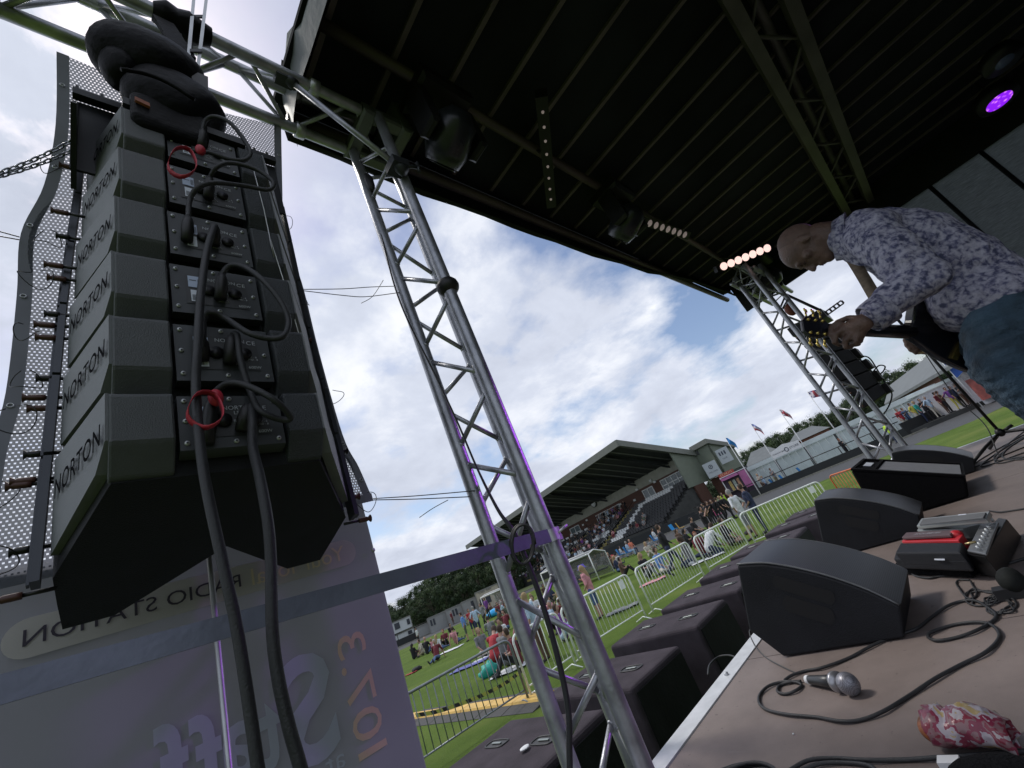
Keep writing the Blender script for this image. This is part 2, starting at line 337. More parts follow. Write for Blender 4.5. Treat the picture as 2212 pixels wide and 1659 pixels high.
mb = MB(); mb.box(0.64, 6.8, -4.0, 1.24, ZC+0.03, ZC+0.06); ob('roof_skin', mb, mat('roof_fabric', (0.016, 0.018, 0.022), 0.85, 0, 0.5, 1.6, spec=0.1), rf)
mb = MB()
pl = [(705, -40), (672, 110), (655, 160), (641, 200), (634, 250), (633, 285), (643, 318)]
low = [at(x, y, z=2.22) for x, y in pl]; up = [Vector((max(p.x, 0.64)+0.02*math.sin(i*2.1), p.y, ZC+0.12)) for i, p in enumerate(low)]
low[0].y = -4.0; up[0].y = -4.0
mb.grid([low, [l.lerp(u, .5)+Vector((-.025*math.sin(i*1.9), 0, 0)) for i, (l, u) in enumerate(zip(low, up))], up]); ob('side_valance', mb, mat('canvas_side', (0.06, 0.072, 0.062), 0.6, 0, 0.4, 5, 0.3, 20), rf)
RIB = mat('roof_rib', (0.10, 0.082, 0.08), 0.6, 0.1, 0.35, 3)
k0 = 0
ribx = [0.30*ZC+0.02, 1.075, 1.40, 1.72] + [1.72+0.335*k for k in range(1, 16)]
for i, x in enumerate(ribx):
    if x > 6.75: break
    mb = MB(); w = 0.013
    y1 = 1.2; mb.box(x-w, x+w, -3.9, y1, ZC-0.012+0.02, ZC+0.028); ob('rib', mb, RIB, rf)
def bar(name, y, z, r, m, x0=0.68, x1=6.7, n=10):
    mb = MB(); mb.tube([(x0, y, z), (x1, y, z)], r, n); return ob(name, mb, m, rf)
PBR = mat('brown_roof_tube', (0.06, 0.042, 0.045), 0.5, 0.2, 0.3, 4)
bar('front_beam', 1.215, 2.32, 0.032, PBR); bar('lamp_beam', 0.78, 2.36, 0.03, PBR)
MBM = mat('roof_main_beam', (0.085, 0.08, 0.075), 0.5, 0.2, 0.35, 3)
for y in (-0.44, -0.68):
    mb = MB(); mb.box(0.68, 6.7, y-0.035, y+0.035, 2.26, 2.36); ob('main_beam', mb, MBM, rf)
mb = MB(); zz = 0
xk = [0.8+0.42*k for k in range(15)]
for a, b in zip(xk[:-1], xk[1:]):
    mb.tube([(a, -0.44 if zz else -0.68, 2.31), (b, -0.68 if zz else -0.44, 2.31)], 0.014, 6); zz = 1-zz
mb.tube([(0.7, -0.56, 2.39), (6.7, -0.56, 2.39)], 0.03, 8)
ob('beam_lattice', mb, MBM, rf)
# back and far side sheets of the stage
mb = MB(); mb.box(0.3, 6.8, -3.75, -3.7, DECK+0.01, ZC+0.02); ob('back_sheet', mb, BLKC, rf)
def sheet_mat():
    m = bpy.data.materials.new('translucent_side_sheet'); m.use_nodes = True; t = m.node_tree; t.nodes.clear()
    o = t.nodes.new('ShaderNodeOutputMaterial'); d = t.nodes.new('ShaderNodeBsdfDiffuse'); tr = t.nodes.new('ShaderNodeBsdfTranslucent'); mx = t.nodes.new('ShaderNodeMixShader')
    tcn = t.nodes.new('ShaderNodeTexCoord'); w = t.nodes.new('ShaderNodeTexNoise'); mp = t.nodes.new('ShaderNodeMapping'); mp.inputs['Scale'].default_value = (1, 3, 30)
    t.links.new(tcn.outputs['Object'], mp.inputs[0]); t.links.new(mp.outputs[0], w.inputs['Vector']); w.inputs['Scale'].default_value = 3; w.inputs['Detail'].default_value = 8; w.inputs['Roughness'].default_value = 0.8
    r = t.nodes.new('ShaderNodeValToRGB'); e = r.color_ramp.elements; e[0].position = 0.3; e[0].color = (0.17, 0.18, 0.19, 1); e[1].position = 0.7; e[1].color = (0.42, 0.44, 0.46, 1)
    t.links.new(w.outputs['Fac'], r.inputs[0]); t.links.new(r.outputs[0], d.inputs[0]); t.links.new(r.outputs[0], tr.inputs[0]); mx.inputs[0].default_value = 0.75
    t.links.new(d.outputs[0], mx.inputs[1]); t.links.new(tr.outputs[0], mx.inputs[2]); t.links.new(mx.outputs[0], o.inputs[0]); return m
XS = 6.72
ss = thing('side_sheet', (XS, -1.5, DECK), 'pale grey translucent sheet closing the far side of the stage behind the guitarist', 'tarpaulin')
pq = [(1940, 470), (1980, 441), (2126, 324), (2150, 320), (2191, 279), (2230, 245)]
mb = MB(); y_front = at(1960, 470, X=XS).y
topz = at(2126, 324, X=XS).z
mb.box(XS-0.004, XS+0.004, -3.69, y_front, DECK+0.02, topz); ob('sheet', mb, sheet_mat(), ss)
mb = MB()
for x, y in ((2016, 410), (2115, 325)):
    p = at(x, y, X=XS-0.03); mb.tube([(p.x, p.y, DECK), (p.x, p.y, topz)], 0.02, 6)
mb.tube([(XS-0.03, -3.65, 0.55), (XS-0.03, y_front, 0.55)], 0.014, 6); ob('sheet_pole', mb, BLKM, ss)
mb = MB(); mb.box(XS-0.02, XS+0.02, -3.69, 1.1, topz+0.002, ZC+0.02); ob('dark_side_valance', mb, BLKC, rf)
# ---- trusses
def truss_tower(name, loc, legs, z0, z1, nodes, label, r=0.025, rb=0.0095, m=ALU, extra=None):
    t_ = thing(name, loc, label, 'truss tower')
    for (x, y) in legs:
        mb = MB(); mb.tube([(x, y, z0+(z1-z0)*k/12) for k in range(13)], r, 20); ob('chord', mb, m, t_)
    A, B, C = [Vector((x, y, 0)) for x, y in legs]
    for (p, q, zp, zq) in nodes:
        P_, Q_ = legs[p], legs[q]
        seq = []
        for i in range(max(len(zp), len(zq))):
            if i < len(zp): seq.append(Vector((P_[0], P_[1], zp[i])))
            if i < len(zq): seq.append(Vector((Q_[0], Q_[1], zq[i])))
        mb = MB()
        for i, (a, b) in enumerate(zip(seq[:-1], seq[1:])):
            d = (b-a).normalized(); up = Vector((0, 0, -1 if b.z < a.z else 1))*0.028
            mb.tube([a+up*0.9+d*0.02, b-up*0.9-d*0.02], rb, 10); 
            for e, s in ((a+up*0.9+d*0.022, 1), (b-up*0.9-d*0.022, -1)): mb.tube([e, e+d*0.008*s], rb*1.35, 10)
        ob('brace', mb, m, t_)
    return t_
RL, LL, ML = (1.012, 0.965), (0.963, 1.176), (1.168, 1.152)
Lz = [2.11, 1.766, 1.33, .888, .442, -.02, -.48, -.92, -1.36, -1.8]; Rz = [1.93, 1.48, 1.07, .64, .24, -.26, -.7, -1.14, -1.58]
Mz = [2.1, 1.77, 1.31, .877, .445, 0.0, -.44, -.88, -1.32, -1.75]; L2 = [1.93, 1.55, 1.1, .66, .22, -.22, -.66, -1.1, -1.54]
tw = truss_tower('truss_tower', (1.05, 1.1, GZ), [LL, RL, ML], GZ+0.02, 2.2, [(0, 1, Lz, Rz), (2, 0, Mz, L2), (2, 1, [z-.02 for z in Mz], [z+.03 for z in Rz])],
    'tall silver triangular lattice truss tower at the near front corner of the stage')
mb = MB(); mb.box(0.7, 1.4, 0.82, 1.4, GZ+0.005, GZ+0.02); ob('base_plate', mb, STEEL, tw)
def htruss(name, label, yl, zl, x0, x1, pitch, r=0.025, sx=1, parent=None):
    t_ = thing(name, ((x0+x1)/2, yl[0], zl[0]), label, 'truss')
    for y, z in zip(yl, zl):
        mb = MB(); mb.tube([(x0+(x1-x0)*k/8, y, z) for k in range(9)], r, 20); ob('chord', mb, ALU, t_)
    n = max(2, int(abs(x1-x0)/pitch))
    for (p, q) in ((0, 1), (0, 2), (1, 2)):
        mb = MB()
        for k in range(n):
            xa = x0+(x1-x0)*k/n; xb = x0+(x1-x0)*(k+.5)/n; xc = x0+(x1-x0)*(k+1)/n
            o = .014*(1 if x1 > x0 else -1)
            mb.tube([(xa+o, yl[p], zl[p]), (xb-o, yl[q], zl[q])], 0.0095, 8); mb.tube([(xb+o, yl[q], zl[q]), (xc-o, yl[p], zl[p])], 0.0095, 8)
        ob('brace', mb, ALU, t_)
    return t_
ht = htruss('hanging_truss', 'horizontal silver truss arm the near speaker array hangs from', (1.195, 0.985, 1.14), (2.2, 2.215, 2.41), -0.24, 1.12, 0.44)
for y, z in ((1.195, 2.2), (0.985, 2.215), (1.14, 2.41)):
    mb = MB(); mb.tube([(-0.245, y, z), (-0.335, y, z)], [0.034, 0.02], 14); ob('coupler', mb, STEEL, ht)
    mb = MB(); mb.tube([(0.69, y, z), (0.73, y, z)], 0.036, 14); ob('coupler', mb, STEEL, ht)
ht2 = thing('end_plate', (-0.4, 1.0, 2.0), 'dark steel end bracket at the outer end of the near truss arm', 'bracket')
mb = MB(); mb.box(-0.36, -0.345, 0.93, 1.25, 2.14, 2.46); mb.box(-0.5, -0.361, 0.95, 0.97, 2.14, 2.46); ob('plate', mb, mat('dark_steel', (0.05, 0.055, 0.06), 0.5, 0.6), ht2)
# corner block joining tower and arm
mb = MB()
for y, z in ((1.195, 2.2), (0.985, 2.215)): mb.box(0.93, 1.21, y-.032, y+.032, z-.032, z+.032, None, 0.01)
mb.box(0.93, 1.0, 0.95, 1.2, 2.17, 2.23, None, .01); mb.box(1.14, 1.2, 0.95, 1.2, 2.17, 2.42, None, .01)
ob('corner_block', mb, mat('dull_steel', (0.16, 0.17, 0.17), 0.5, 0.7), tw)
# raking brace tube from the arm down to the tower, with its clamps
br = thing('raking_tube', (1.0, 0.95, 1.7), 'slim silver scaffold tube raking from the truss arm down to the near tower', 'scaffold tube')
a = at(622, 172, z=2.2); b = at(856, 356, d=1.32)
mb = MB(); mb.tube([a, b], 0.0125, 12); ob('tube', mb, ALU, br)
mb = MB(); d = (b-a).normalized(); mb.tube([b-d*.02, b+d*.05], 0.026, 10); mb.box(b.x-.03, b.x+.05, b.y-.03, b.y+.045, b.z-.02, b.z+.02); mb.tube([b+Vector((0, 0, .0)), b+Vector((.1, -.03, 0.0))], .009, 8)
mb.tube([b+Vector((.09, -.03, -.035)), b+Vector((.1, -.03, .035))], .007, 8); ob('clamp', mb, mat('dark_steel', (0.05, 0.055, 0.06)), br)
mb = MB(); mb.tube([a-d*.03, a+d*.04], 0.024, 10); mb.box(a.x-.05, a.x+.02, a.y-.02, a.y+.03, a.z-.02, a.z+.02); ob('clamp', mb, mat('dark_steel', (0.05, 0.055, 0.06)), br)
# black tape band, dark connector and cable tied to the tower
mb = MB(); p = at(969, 620, d=1.4)
mb.ball((RL[0], RL[1], p.z), (0.046, 0.046, 0.038), None, 16, 10); ob('foam_ring', mb, BLKR, None, 'round black foam band wrapped round the near tower upright', 'foam band')
# far tower
FA, FB, FC = pol(81.8, 5.62), pol(83.5, 5.42), pol(84.75, 5.72)
zs = [2.0-0.42*k for k in range(10)]; zt = [1.79-0.42*k for k in range(9)]
tf = truss_tower('truss_tower', (FA.x, FA.y, GZ), [(FA.x, FA.y), (FB.x, FB.y), (FC.x, FC.y)], GZ, 2.1, [(0, 1, zs, zt), (2, 0, [z+.05 for z in zs], [z-.05 for z in zt]), (1, 2, zt, zs[1:])],
    'silver triangular truss tower at the far front corner of the stage', 0.026, 0.011)
tag(tf, group='stage corner towers'); tag(tw, group='stage corner towers')
arm2 = htruss('hanging_truss', 'horizontal truss arm reaching out from the top of the far tower', (0.84, 0.56, 0.7), (2.0, 2.0, 2.2), 5.4, 7.1, 0.42)
# ================================================================ near speaker array
def Q1(x, y): return (x*.3306, y*.3306)
def Q2(x, y): return (x*.3306, 493.7+y*.3306)
def Q3(x, y): return (x*.4216, 1042.3+y*.4216)
YR = [.955, .945, .93, .912, .893, .872, .852]; ZR = [1.52, 1.322, 1.113, .914, .722, .532, .388]
RF = [1.33, 1.163, .998, .816, .641, .474, .281]; XR = [.063, .057, .047, .038, .033, .028, .021]
ZF = [r*(y+.28) for r, y in zip(RF, YR)]
def zb(k, Y): return ZR[k]+(ZF[k]-ZR[k])/.28*(Y-YR[k])
HULL = mat('speaker_hull', (0.065, 0.071, 0.073), 0.55, 0, 0.15, 15, 0.25, 420)
HULLD = mat('speaker_hull_dark', (0.012, 0.013, 0.015), 0.6, 0, 0.15, 15, 0.3, 400, spec=0.25)
PLATE = mat('control_panel_grey', (0.05, 0.055, 0.06), 0.5, 0.2, 0.1, 20)
INK = mat('pale_print', (0.45, 0.48, 0.5), 0.6, 0, 0); LBL = mat('white_sticker', (0.62, 0.66, 0.74), 0.5, 0, 0.05); LBB = mat('blue_white_sticker', (0.4, 0.47, 0.62), 0.5, 0, 0.05)
SCR = mat('screw_steel', (0.5, 0.52, 0.52), 0.4, 0.5, 0.1)
arr = thing('speaker_array', (0.2, 1.1, 0.38), 'tall hanging array of six black loudspeaker cabinets seen from behind, close on the left', 'line array')
for i in range(6):
    yr = (YR[i]+YR[i+1])/2; xr = (XR[i]+XR[i+1])/2; xc = xr+.172; last = i == 5
    gt, gb = .004, (.004 if last else .010)
    def pt(x, Y, t):  # t 0 bottom .. 1 top of the cabinet
        a = zb(i+1, Y)+gb; b = zb(i, Y)-gt; return Vector((x, Y, a+(b-a)*t))
    xl, xR = xc-.239, xc+.311; yf = yr+.28
    rc = .048
    plan = [(xr+.004, yr+rc), (xl, yf+.03), (xl+.004, yf+.13), (xl+.01, 1.385), (xl+.09, 1.385), (xc+.036, 1.19), (xR-.10, 1.385), (xR-.01, 1.385), (xR-.004, yf+.13), (xR, yf+.03), (xr+.341, yr+rc)]
    mb = MB(); nn = len(plan)
    mb.add([pt(x, y, 0) for x, y in plan]+[pt(x, y, 1) for x, y in plan], [list(range(nn))[::-1], list(range(nn, 2*nn))]+[(j, (j+1) % nn, (j+1) % nn+nn, j+nn) for j in range(nn)])
    cab = ob('cabinet', mb, HULLD, arr)
    # side panels: slanting cheeks, bumper paint lightened to imitate sky light on them
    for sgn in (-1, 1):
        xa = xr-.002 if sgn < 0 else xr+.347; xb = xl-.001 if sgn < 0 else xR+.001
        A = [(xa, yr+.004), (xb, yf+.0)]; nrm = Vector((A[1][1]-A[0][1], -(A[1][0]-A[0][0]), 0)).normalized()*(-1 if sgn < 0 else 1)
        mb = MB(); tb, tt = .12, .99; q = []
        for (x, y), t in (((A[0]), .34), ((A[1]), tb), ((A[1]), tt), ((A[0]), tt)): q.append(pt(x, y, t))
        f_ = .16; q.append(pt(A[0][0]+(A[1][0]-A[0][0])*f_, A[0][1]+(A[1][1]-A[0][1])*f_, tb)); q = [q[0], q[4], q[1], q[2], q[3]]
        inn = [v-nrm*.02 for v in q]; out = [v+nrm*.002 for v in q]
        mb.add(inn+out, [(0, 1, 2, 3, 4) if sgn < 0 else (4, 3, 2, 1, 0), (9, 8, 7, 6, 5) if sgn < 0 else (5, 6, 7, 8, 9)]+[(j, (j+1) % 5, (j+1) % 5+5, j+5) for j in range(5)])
        sp = ob('side_panel', mb, mat('side_panel_skylit', (0.15, 0.158, 0.165), 0.6, 0, 0.12, 15, 0.2, 420), cab)
        if sgn < 0:
            mid = (q[1]+q[2]+q[3]+q[4])/4+nrm*.006; ax = (q[4]-q[3]); ay = (q[3]-q[2]); axn = ax.normalized(); ayn = (ay-axn*ay.dot(axn)).normalized()
            mb = MB(); put_text(mb, 'NORTON', mid+axn*.022+ayn*.004, axn, ayn, .055, sp=1.08, off=.012); ob('lettering', mb, mat('black_print', (0.004, 0.004, 0.005), 0.9, 0, 0, spec=0.02), cab)
    # corner bumpers with a chamfered foot
    for (x0, x1) in ((xr, xr+.088), (xr+.275, xr+.345)):
        mb = MB(); y0 = yr; y1 = yr+rc+.01; P = []
        for (t, yy) in ((.02, y0+.04), (.27, y0+.004), (.31, y0), (.95, y0), (1.0, y0+.008)):
            P.append([pt(x0 if j in (0, 3) else x1, (yy if j < 2 else y1), t) for j in range(4)])
        vs = [p for r in P for p in r]; fs = [(3, 2, 1, 0), (16, 17, 18, 19)]
        for k in range(4):
            for j in range(4): fs.append((k*4+j, k*4+(j+1) % 4, k*4+4+(j+1) % 4, k*4+4+j))
        mb.add(vs, fs); bevel(ob('bumper', mb, HULL if x0 == xr else mat('bumper_grey', (0.04, 0.045, 0.05), 0.6, 0, 0.1, 15, 0.5, 330), cab), .004)
    # connector panel
    px0, px1 = xr+.094, xr+.268; yp = yr+.012
    mb = MB()
    def pp(u, v, dy=0): return pt(px0+(px1-px0)*u, yp+dy, .17+.80*v)
    mb.add([pp(0, 0), pp(1, 0), pp(1, 1), pp(0, 1), pp(0, 0, .03), pp(1, 0, .03), pp(1, 1, .03), pp(0, 1, .03)], [(0, 1, 2, 3), (5, 4, 7, 6), (4, 0, 3, 7), (1, 5, 6, 2), (3, 2, 6, 7), (4, 5, 1, 0)])
    ob('control_panel', mb, PLATE, cab)
    mb = MB(); mb.add([pp(.15, .2, -.0015), pp(.86, .2, -.0015), pp(.86, .82, -.0015), pp(.15, .82, -.0015)], [(0, 1, 2, 3)]); ob('recessed_panel', mb, mat('panel_black', (0.03, 0.033, 0.036), 0.45, 0, 0.1), cab)
    for u, v in ((.06, .9), (.06, .52), (.06, .12), (.48, .93), (.5, .1), (.93, .88), (.93, .5), (.93, .1)):
        p = pp(u, v, -.001); mb = MB(); mb.tube([p+Vector((0, .002, 0)), p+Vector((0, -.0022, 0))], [.0048, .0042], 12, SCR); mb.tube([p+Vector((0, -.002, 0)), p+Vector((0, -.0026, 0))], .0019, 6, BLKR); ob('screw', mb, None, cab)
    mb = MB(); mb.add([pp(.18, .54, -.003), pp(.33, .54, -.003), pp(.33, .78, -.003), pp(.18, .78, -.003)], [(0, 1, 2, 3)], LBB)
    for k in range(5): mb.add([pp(.285+.008*k, .58, -.0035), pp(.289+.008*k, .58, -.0035), pp(.289+.008*k, .72, -.0035), pp(.285+.008*k, .72, -.0035)], [(0, 1, 2, 3)], BLKR)
    mb.add([pp(.195, .68, -.0035), pp(.27, .68, -.0035), pp(.27, .695, -.0035), pp(.195, .695, -.0035)], [(0, 1, 2, 3)], BLKR)
    ob('sticker', mb, None, cab)
    mb = MB(); mb.add([pp(.2, .24, -.003), pp(.315, .24, -.003), pp(.315, .48, -.003), pp(.2, .48, -.003)], [(0, 1, 2, 3)], LBL)
    for k in range(6): mb.add([pp(.215+.009*k, .26, -.0035), pp(.22+.009*k, .26, -.0035), pp(.22+.009*k, .38, -.0035), pp(.215+.009*k, .38, -.0035)], [(0, 1, 2, 3)], BLKR)
    ob('sticker', mb, None, cab)
    mb = MB(); X1 = Vector((1, 0, 0)); Z1 = (pp(.5, 1)-pp(.5, 0)).normalized()
    put_text(mb, 'NORTON', pp(.56, .74, -.003), X1, Z1, .013); put_text(mb, 'LS-3', pp(.56, .64, -.003), X1, Z1, .011); put_text(mb, 'CE', pp(.79, .72, -.003), X1, Z1, .015, sp=1.1)
    put_text(mb, '600W', pp(.8, .25, -.003), X1, Z1, .010); put_text(mb, 'HF - 8\nMID - 8', pp(.79, .42, -.003), X1, Z1, .006)
    for (u0, v0, u1, v1) in ((.5, .5, .62, .5), (.5, .3, .62, .5), (.62, .3, .5, .5), (.5, .3, .62, .3), (.56, .42, .56, .55), (.5, .5, .5, .42), (.62, .5, .62, .42)):
        mb.tube([pp(u0, v0, -.003), pp(u1, v1, -.003)], .0004, 4)
    ob('panel_print', mb, INK, cab)
    for u in (.40, .70):
        p = pp(u, .5, -.002); dn = -Z1
        mb = MB(); mb.tube([p+Vector((0, .0, 0)), p+Vector((0, -.006, 0))], .014, 16); ob('socket', mb, BLKM, cab)
# rigging frame
def rail(xo):
    pts = [Vector((XR[k]+.172+xo, YR[k]+.30, ZF[k]+.01)) for k in range(7)]; pts[-1].z -= .03; return pts
for xo in (-.256, .328):
    for k in range(6):
        pts = rail(xo); a, b = pts[k], pts[k+1]; d = (a-b).normalized(); mb = MB()
        fw = d.cross(Vector((1, 0, 0))).normalized()
        mb.obox((a+b)/2, (.006, 0, 0), fw*.022, d*((a-b).length/2-.004)); mb.obox((a+b)/2+Vector((-.009 if xo < 0 else .009, 0, 0)), (.002, 0, 0), fw*.009, d*((a-b).length/2-.004))
        ob('rigging_rail', mb, mat('rigging_steel', (0.06, 0.065, 0.075), 0.4, 0.6, 0.2), arr)
FR = mat('fly_frame_black', (0.014, 0.016, 0.018), 0.5, 0.3, 0.2)
mb = MB(); mb.box(-.045, .53, 1.125, 1.15, 1.775, 1.805); mb.box(-.045, .09, 1.152, 1.16, 1.45, 1.775); mb.box(.34, .53, 1.152, 1.16, 1.5, 1.775)
mb.add([(-.042, 1.15, 1.77), (-.042, .98, 1.5), (-.042, 1.2, 1.42), (-.03, 1.15, 1.77), (-.03, .98, 1.5), (-.03, 1.2, 1.42)], [(0, 1, 2), (5, 4, 3), (0, 3, 4, 1), (1, 4, 5, 2), (2, 5, 3, 0)])
mb.box(.06, .36, .95, 1.15, 1.53, 1.56)
for x in (-.035, .022, .46, .505): mb.box(x-.004, x+.004, 1.135, 1.143, 1.80, 1.835)
ob('fly_frame', mb, FR, arr)
GRIP = mat('red_brown_grip', (0.075, 0.028, 0.02), 0.5, 0, 0.2); WIRE = mat('green_wire', (0.01, 0.06, 0.03), 0.4, 0, 0.1)
pinsL = [Q1(440, 1090), Q1(390, 1385), Q1(410, 1545), Q2(350, 240), Q2(370, 325), Q2(340, 560), Q2(290, 630), Q2(300, 712), Q2(290, 980), Q2(222, 1105), Q2(252, 1175), Q2(215, 1475), Q2(150, 1650), Q3(95, 15), Q3(100, 350), Q3(40, 595)]
pinsR = [Q1(1800, 1390), Q1(1845, 1630), Q2(1915, 430), Q2(1995, 730), Q2(2085, 1070), (740, 975), (763, 1074), (788, 1122)]
prn = random.Random(3)
for sgn, L in ((-1, pinsL), (1, pinsR)):
    for j, (x, y) in enumerate(L):
        p = at(x, y, Y=1.19); big = (j % 3 != 2); l = .017 if big else .013
        mb = MB(); mb.tube([p+Vector((-sgn*.06, 0, 0)), p-Vector((sgn*l, 0, 0))], .004, 8, BLKM)
        mb.tube([p-Vector((sgn*l, 0, 0)), p-Vector((sgn*l*.6, 0, 0)), p+Vector((sgn*l*.4, 0, 0)), p+Vector((sgn*l*.6, 0, 0)), p+Vector((sgn*l, 0, 0))], [.0065, .007, .007, .005, .011], 10, GRIP if big else BLKM)
        po = ob('locking_pin', mb, None, arr)
        if j % 2 == 0:
            a = p+Vector((sgn*l, 0, 0)); r0 = .018+.014*prn.random(); pts = []
            c = a+Vector((sgn*(-.0+r0*.6), prn.uniform(-.02, .02), -r0*.7))
            for k in range(15):
                th = math.pi*.6+2*math.pi*k/14*.92; pts.append(c+Vector((sgn*-1*math.cos(th)*r0*1.1, .015*math.sin(th*2+j), math.sin(th)*r0)))
            mb = MB(); mb.tube(spline(pts, 2), .0011, 5); ob('wire_loop', mb, WIRE if j % 2 else BLKR, po)
# plugs and cables
CAB = mat('cable_black', (0.018, 0.019, 0.021), 0.55, 0, 0.2, 40, 0.2, 300)
def plug(p0, p1, parent, r=.0125):
    mb = MB(); d = (p1-p0).normalized(); L = (p1-p0).length
    mb.tube([p0, p0+d*L*.35, p0+d*L*.4, p0+d*L*.8, p1], [r, r, r*1.12, r*.95, r*.6], 14); return ob('plug', mb, BLKR, parent)
def yat(x, y, dy=-.03):  # a little in front of the rear of the array at that height
    k = 0
    p = at(x, y, Y=.9)
    for k in range(6):
        if p.z > ZR[k+1]: break
    Yk = YR[k]; return at(x, y, Y=(Yk+dy) if p.z > .38 else (.852+dy))
def cable(name, pts, r, label, m=CAB, plugs=(), k=8, group=None, n=10):
    t_ = thing(name, pts[-1], label, 'cable', group); mb = MB(); mb.tube(spline(pts, k), r, n); ob('lead', mb, m, t_)
    for a, b in plugs: plug(a, b, t_)
    return t_
q = [yat(*Q1(x, y), dy=d) for x, y, d in ((1322, 850, -.02), (1340, 790, -.03), (1400, 762, -.05), (1500, 800, -.07), (1600, 920, -.07), (1638, 1000, -.07), (1600, 1045, -.06), (1500, 1040, -.05), (1380, 1000, -.04), (1250, 985, -.02))]
cable('speaker_link_cable', q, .0062, 'black link cable looping at the very top of the near speaker array', plugs=[(yat(*Q1(1318, 960), dy=-.01), yat(*Q1(1322, 850), dy=-.02))])
q = [yat(*Q1(x, y), dy=d) for x, y, d in ((1372, 1160, -.02), (1420, 1090, -.05), (1520, 1066, -.07), (1680, 1110, -.08), (1785, 1190, -.08), (1755, 1240, -.07), (1600, 1215, -.06), (1400, 1195, -.06), (1290, 1230, -.05), (1240, 1310, -.03), (1230, 1420, -.02))]
cable('speaker_link_cable', q, .0062, 'black link cable looping between the second and third cabinets from the top', plugs=[(yat(*Q1(1360, 1290), dy=-.01), yat(*Q1(1372, 1160), dy=-.02)), (yat(*Q1(1222, 1570), dy=-.01), yat(*Q1(1230, 1420), dy=-.02))])
q = [yat(*Q2(x, y), dy=d) for x, y, d in ((1450, 300, -.02), (1500, 245, -.05), (1590, 250, -.07), (1710, 330, -.08), (1830, 470, -.09), (1885, 600, -.09), (1855, 700, -.08), (1755, 718, -.07), (1620, 680, -.06), (1480, 590, -.05), (1380, 548, -.05), (1333, 590, -.04), (1325, 700, -.03), (1320, 800, -.02))]
cable('speaker_link_cable', q, .0065, 'black link cable making the widest loop, half way down the near speaker array', plugs=[(yat(*Q2(1440, 460), dy=-.01), yat(*Q2(1450, 300), dy=-.02)), (yat(*Q2(1320, 860), dy=-.01), yat(*Q2(1322, 720), dy=-.02))])
q = [yat(*Q2(x, y), dy=d) for x, y, d in ((1395, 1080, -.03), (1480, 1015, -.05), (1600, 1022, -.07), (1780, 1112, -.07), (1895, 1225, -.05), (1850, 1250, -.04), (1700, 1190, -.04), (1630, 1050, -.04), (1570, 850, -.04), (1550, 700, -.03), (1520, 690, -.02))]
cable('speaker_link_cable', q, .0065, 'black link cable bound with a red strap on the lowest cabinet of the near array', plugs=[(yat(*Q2(1350, 1400), dy=-.01), yat(*Q2(1385, 1110), dy=-.03)), (yat(*Q2(1500, 880), dy=-.01), yat(*Q2(1515, 700), dy=-.02))])
q = [yat(*Q1(1400, 1480), dy=-.03)]+[yat(*Q2(x, y), dy=d) for x, y, d in ((1375, 60, -.045), (1345, 180, -.055), (1310, 450, -.06), (1290, 800, -.06), (1280, 1000, -.06), (1292, 1250, -.06), (1340, 1640, -.06))]+[at(*Q3(x, y), Y=.78) for x, y in ((1150, 450), (1205, 700), (1255, 1000), (1292, 1250), (1325, 1480), (1380, 1800), (1450, 2300))]
cable('speaker_cable', q, .0078, 'left of the two long black cables hanging from the near speaker array', plugs=[(yat(*Q1(1400, 1600), dy=-.01), yat(*Q1(1402, 1470), dy=-.025))], group='long cables hanging from the near array')
q = [yat(*Q2(1640, 1160), dy=-.02)]+[yat(*Q2(x, y), dy=d) for x, y, d in ((1650, 1260, -.04), (1650, 1420, -.05), (1700, 1640, -.06))]+[at(*Q3(x, y), Y=.78) for x, y in ((1372, 200), (1388, 400), (1395, 750), (1425, 1000), (1480, 1250), (1540, 1463), (1620, 1800), (1750, 2300))]
cable('speaker_cable', q, .0085, 'right of the two long black cables hanging from the near speaker array', plugs=[(yat(*Q2(1580, 1320), dy=-.01), yat(*Q2(1620, 1150), dy=-.02))], group='long cables hanging from the near array')
REDT = mat('red_strap', (0.42, 0.02, 0.04), 0.5, 0, 0.2, 30)
for (cx, cy, f, lab) in ((1190, 1060, Q1, 'red strap looped on the link cable near the top of the array'), (1340, 1185, Q2, 'red strap looped round the link cable on the lowest cabinet')):
    mb = MB(); pts = []
    for k in range(19):
        a = 2*math.pi*k/18; pts.append((cx+(90 if f is Q1 else 112)*math.cos(a)*(1+.08*math.sin(3*a)), cy+(95 if f is Q1 else 115)*math.sin(a)))
    ring = [yat(*f(x, y), dy=-.075-.01*math.sin(k*.7)) for k, (x, y) in enumerate(pts[:-1])]
    w = Vector((.15, -1, .25)).normalized()*.006; n = len(ring)
    c0 = sum(ring, Vector())/n
    vs = [p-w for p in ring]+[p+w for p in ring]+[p-w+(p-c0).normalized()*.0015 for p in ring]+[p+w+(p-c0).normalized()*.0015 for p in ring]
    fs = []
    for j in range(n):
        k = (j+1) % n; fs += [(j, k, k+n, j+n), (k+2*n, j+2*n, j+3*n, k+3*n), (j, j+2*n, k+2*n, k), (j+n, k+n, k+3*n, j+3*n)]
    mb.add(vs, fs, None, True); s = yat(*f(cx+(120 if f is Q1 else 70), cy-80), dy=-.05); mb.ball(s, (.013, .012, .018))
    ob('cable_strap', mb, REDT, None, lab, 'strap')
# white string along the right side of the array
mb = MB(); mb.tube([yat(*Q1(1660, 1120), dy=-.01), yat(*Q1(1725, 1370), dy=-.02), yat(*Q1(1790, 1680), dy=-.02), yat(*Q2(1760, 50), dy=-.02), yat(*Q2(1850, 330), dy=0), yat(*Q2(2000, 850), dy=0.02)], .0012, 6); ob('cord', mb, WHT, None, 'thin white cord running down the right side of the near array', 'cord')
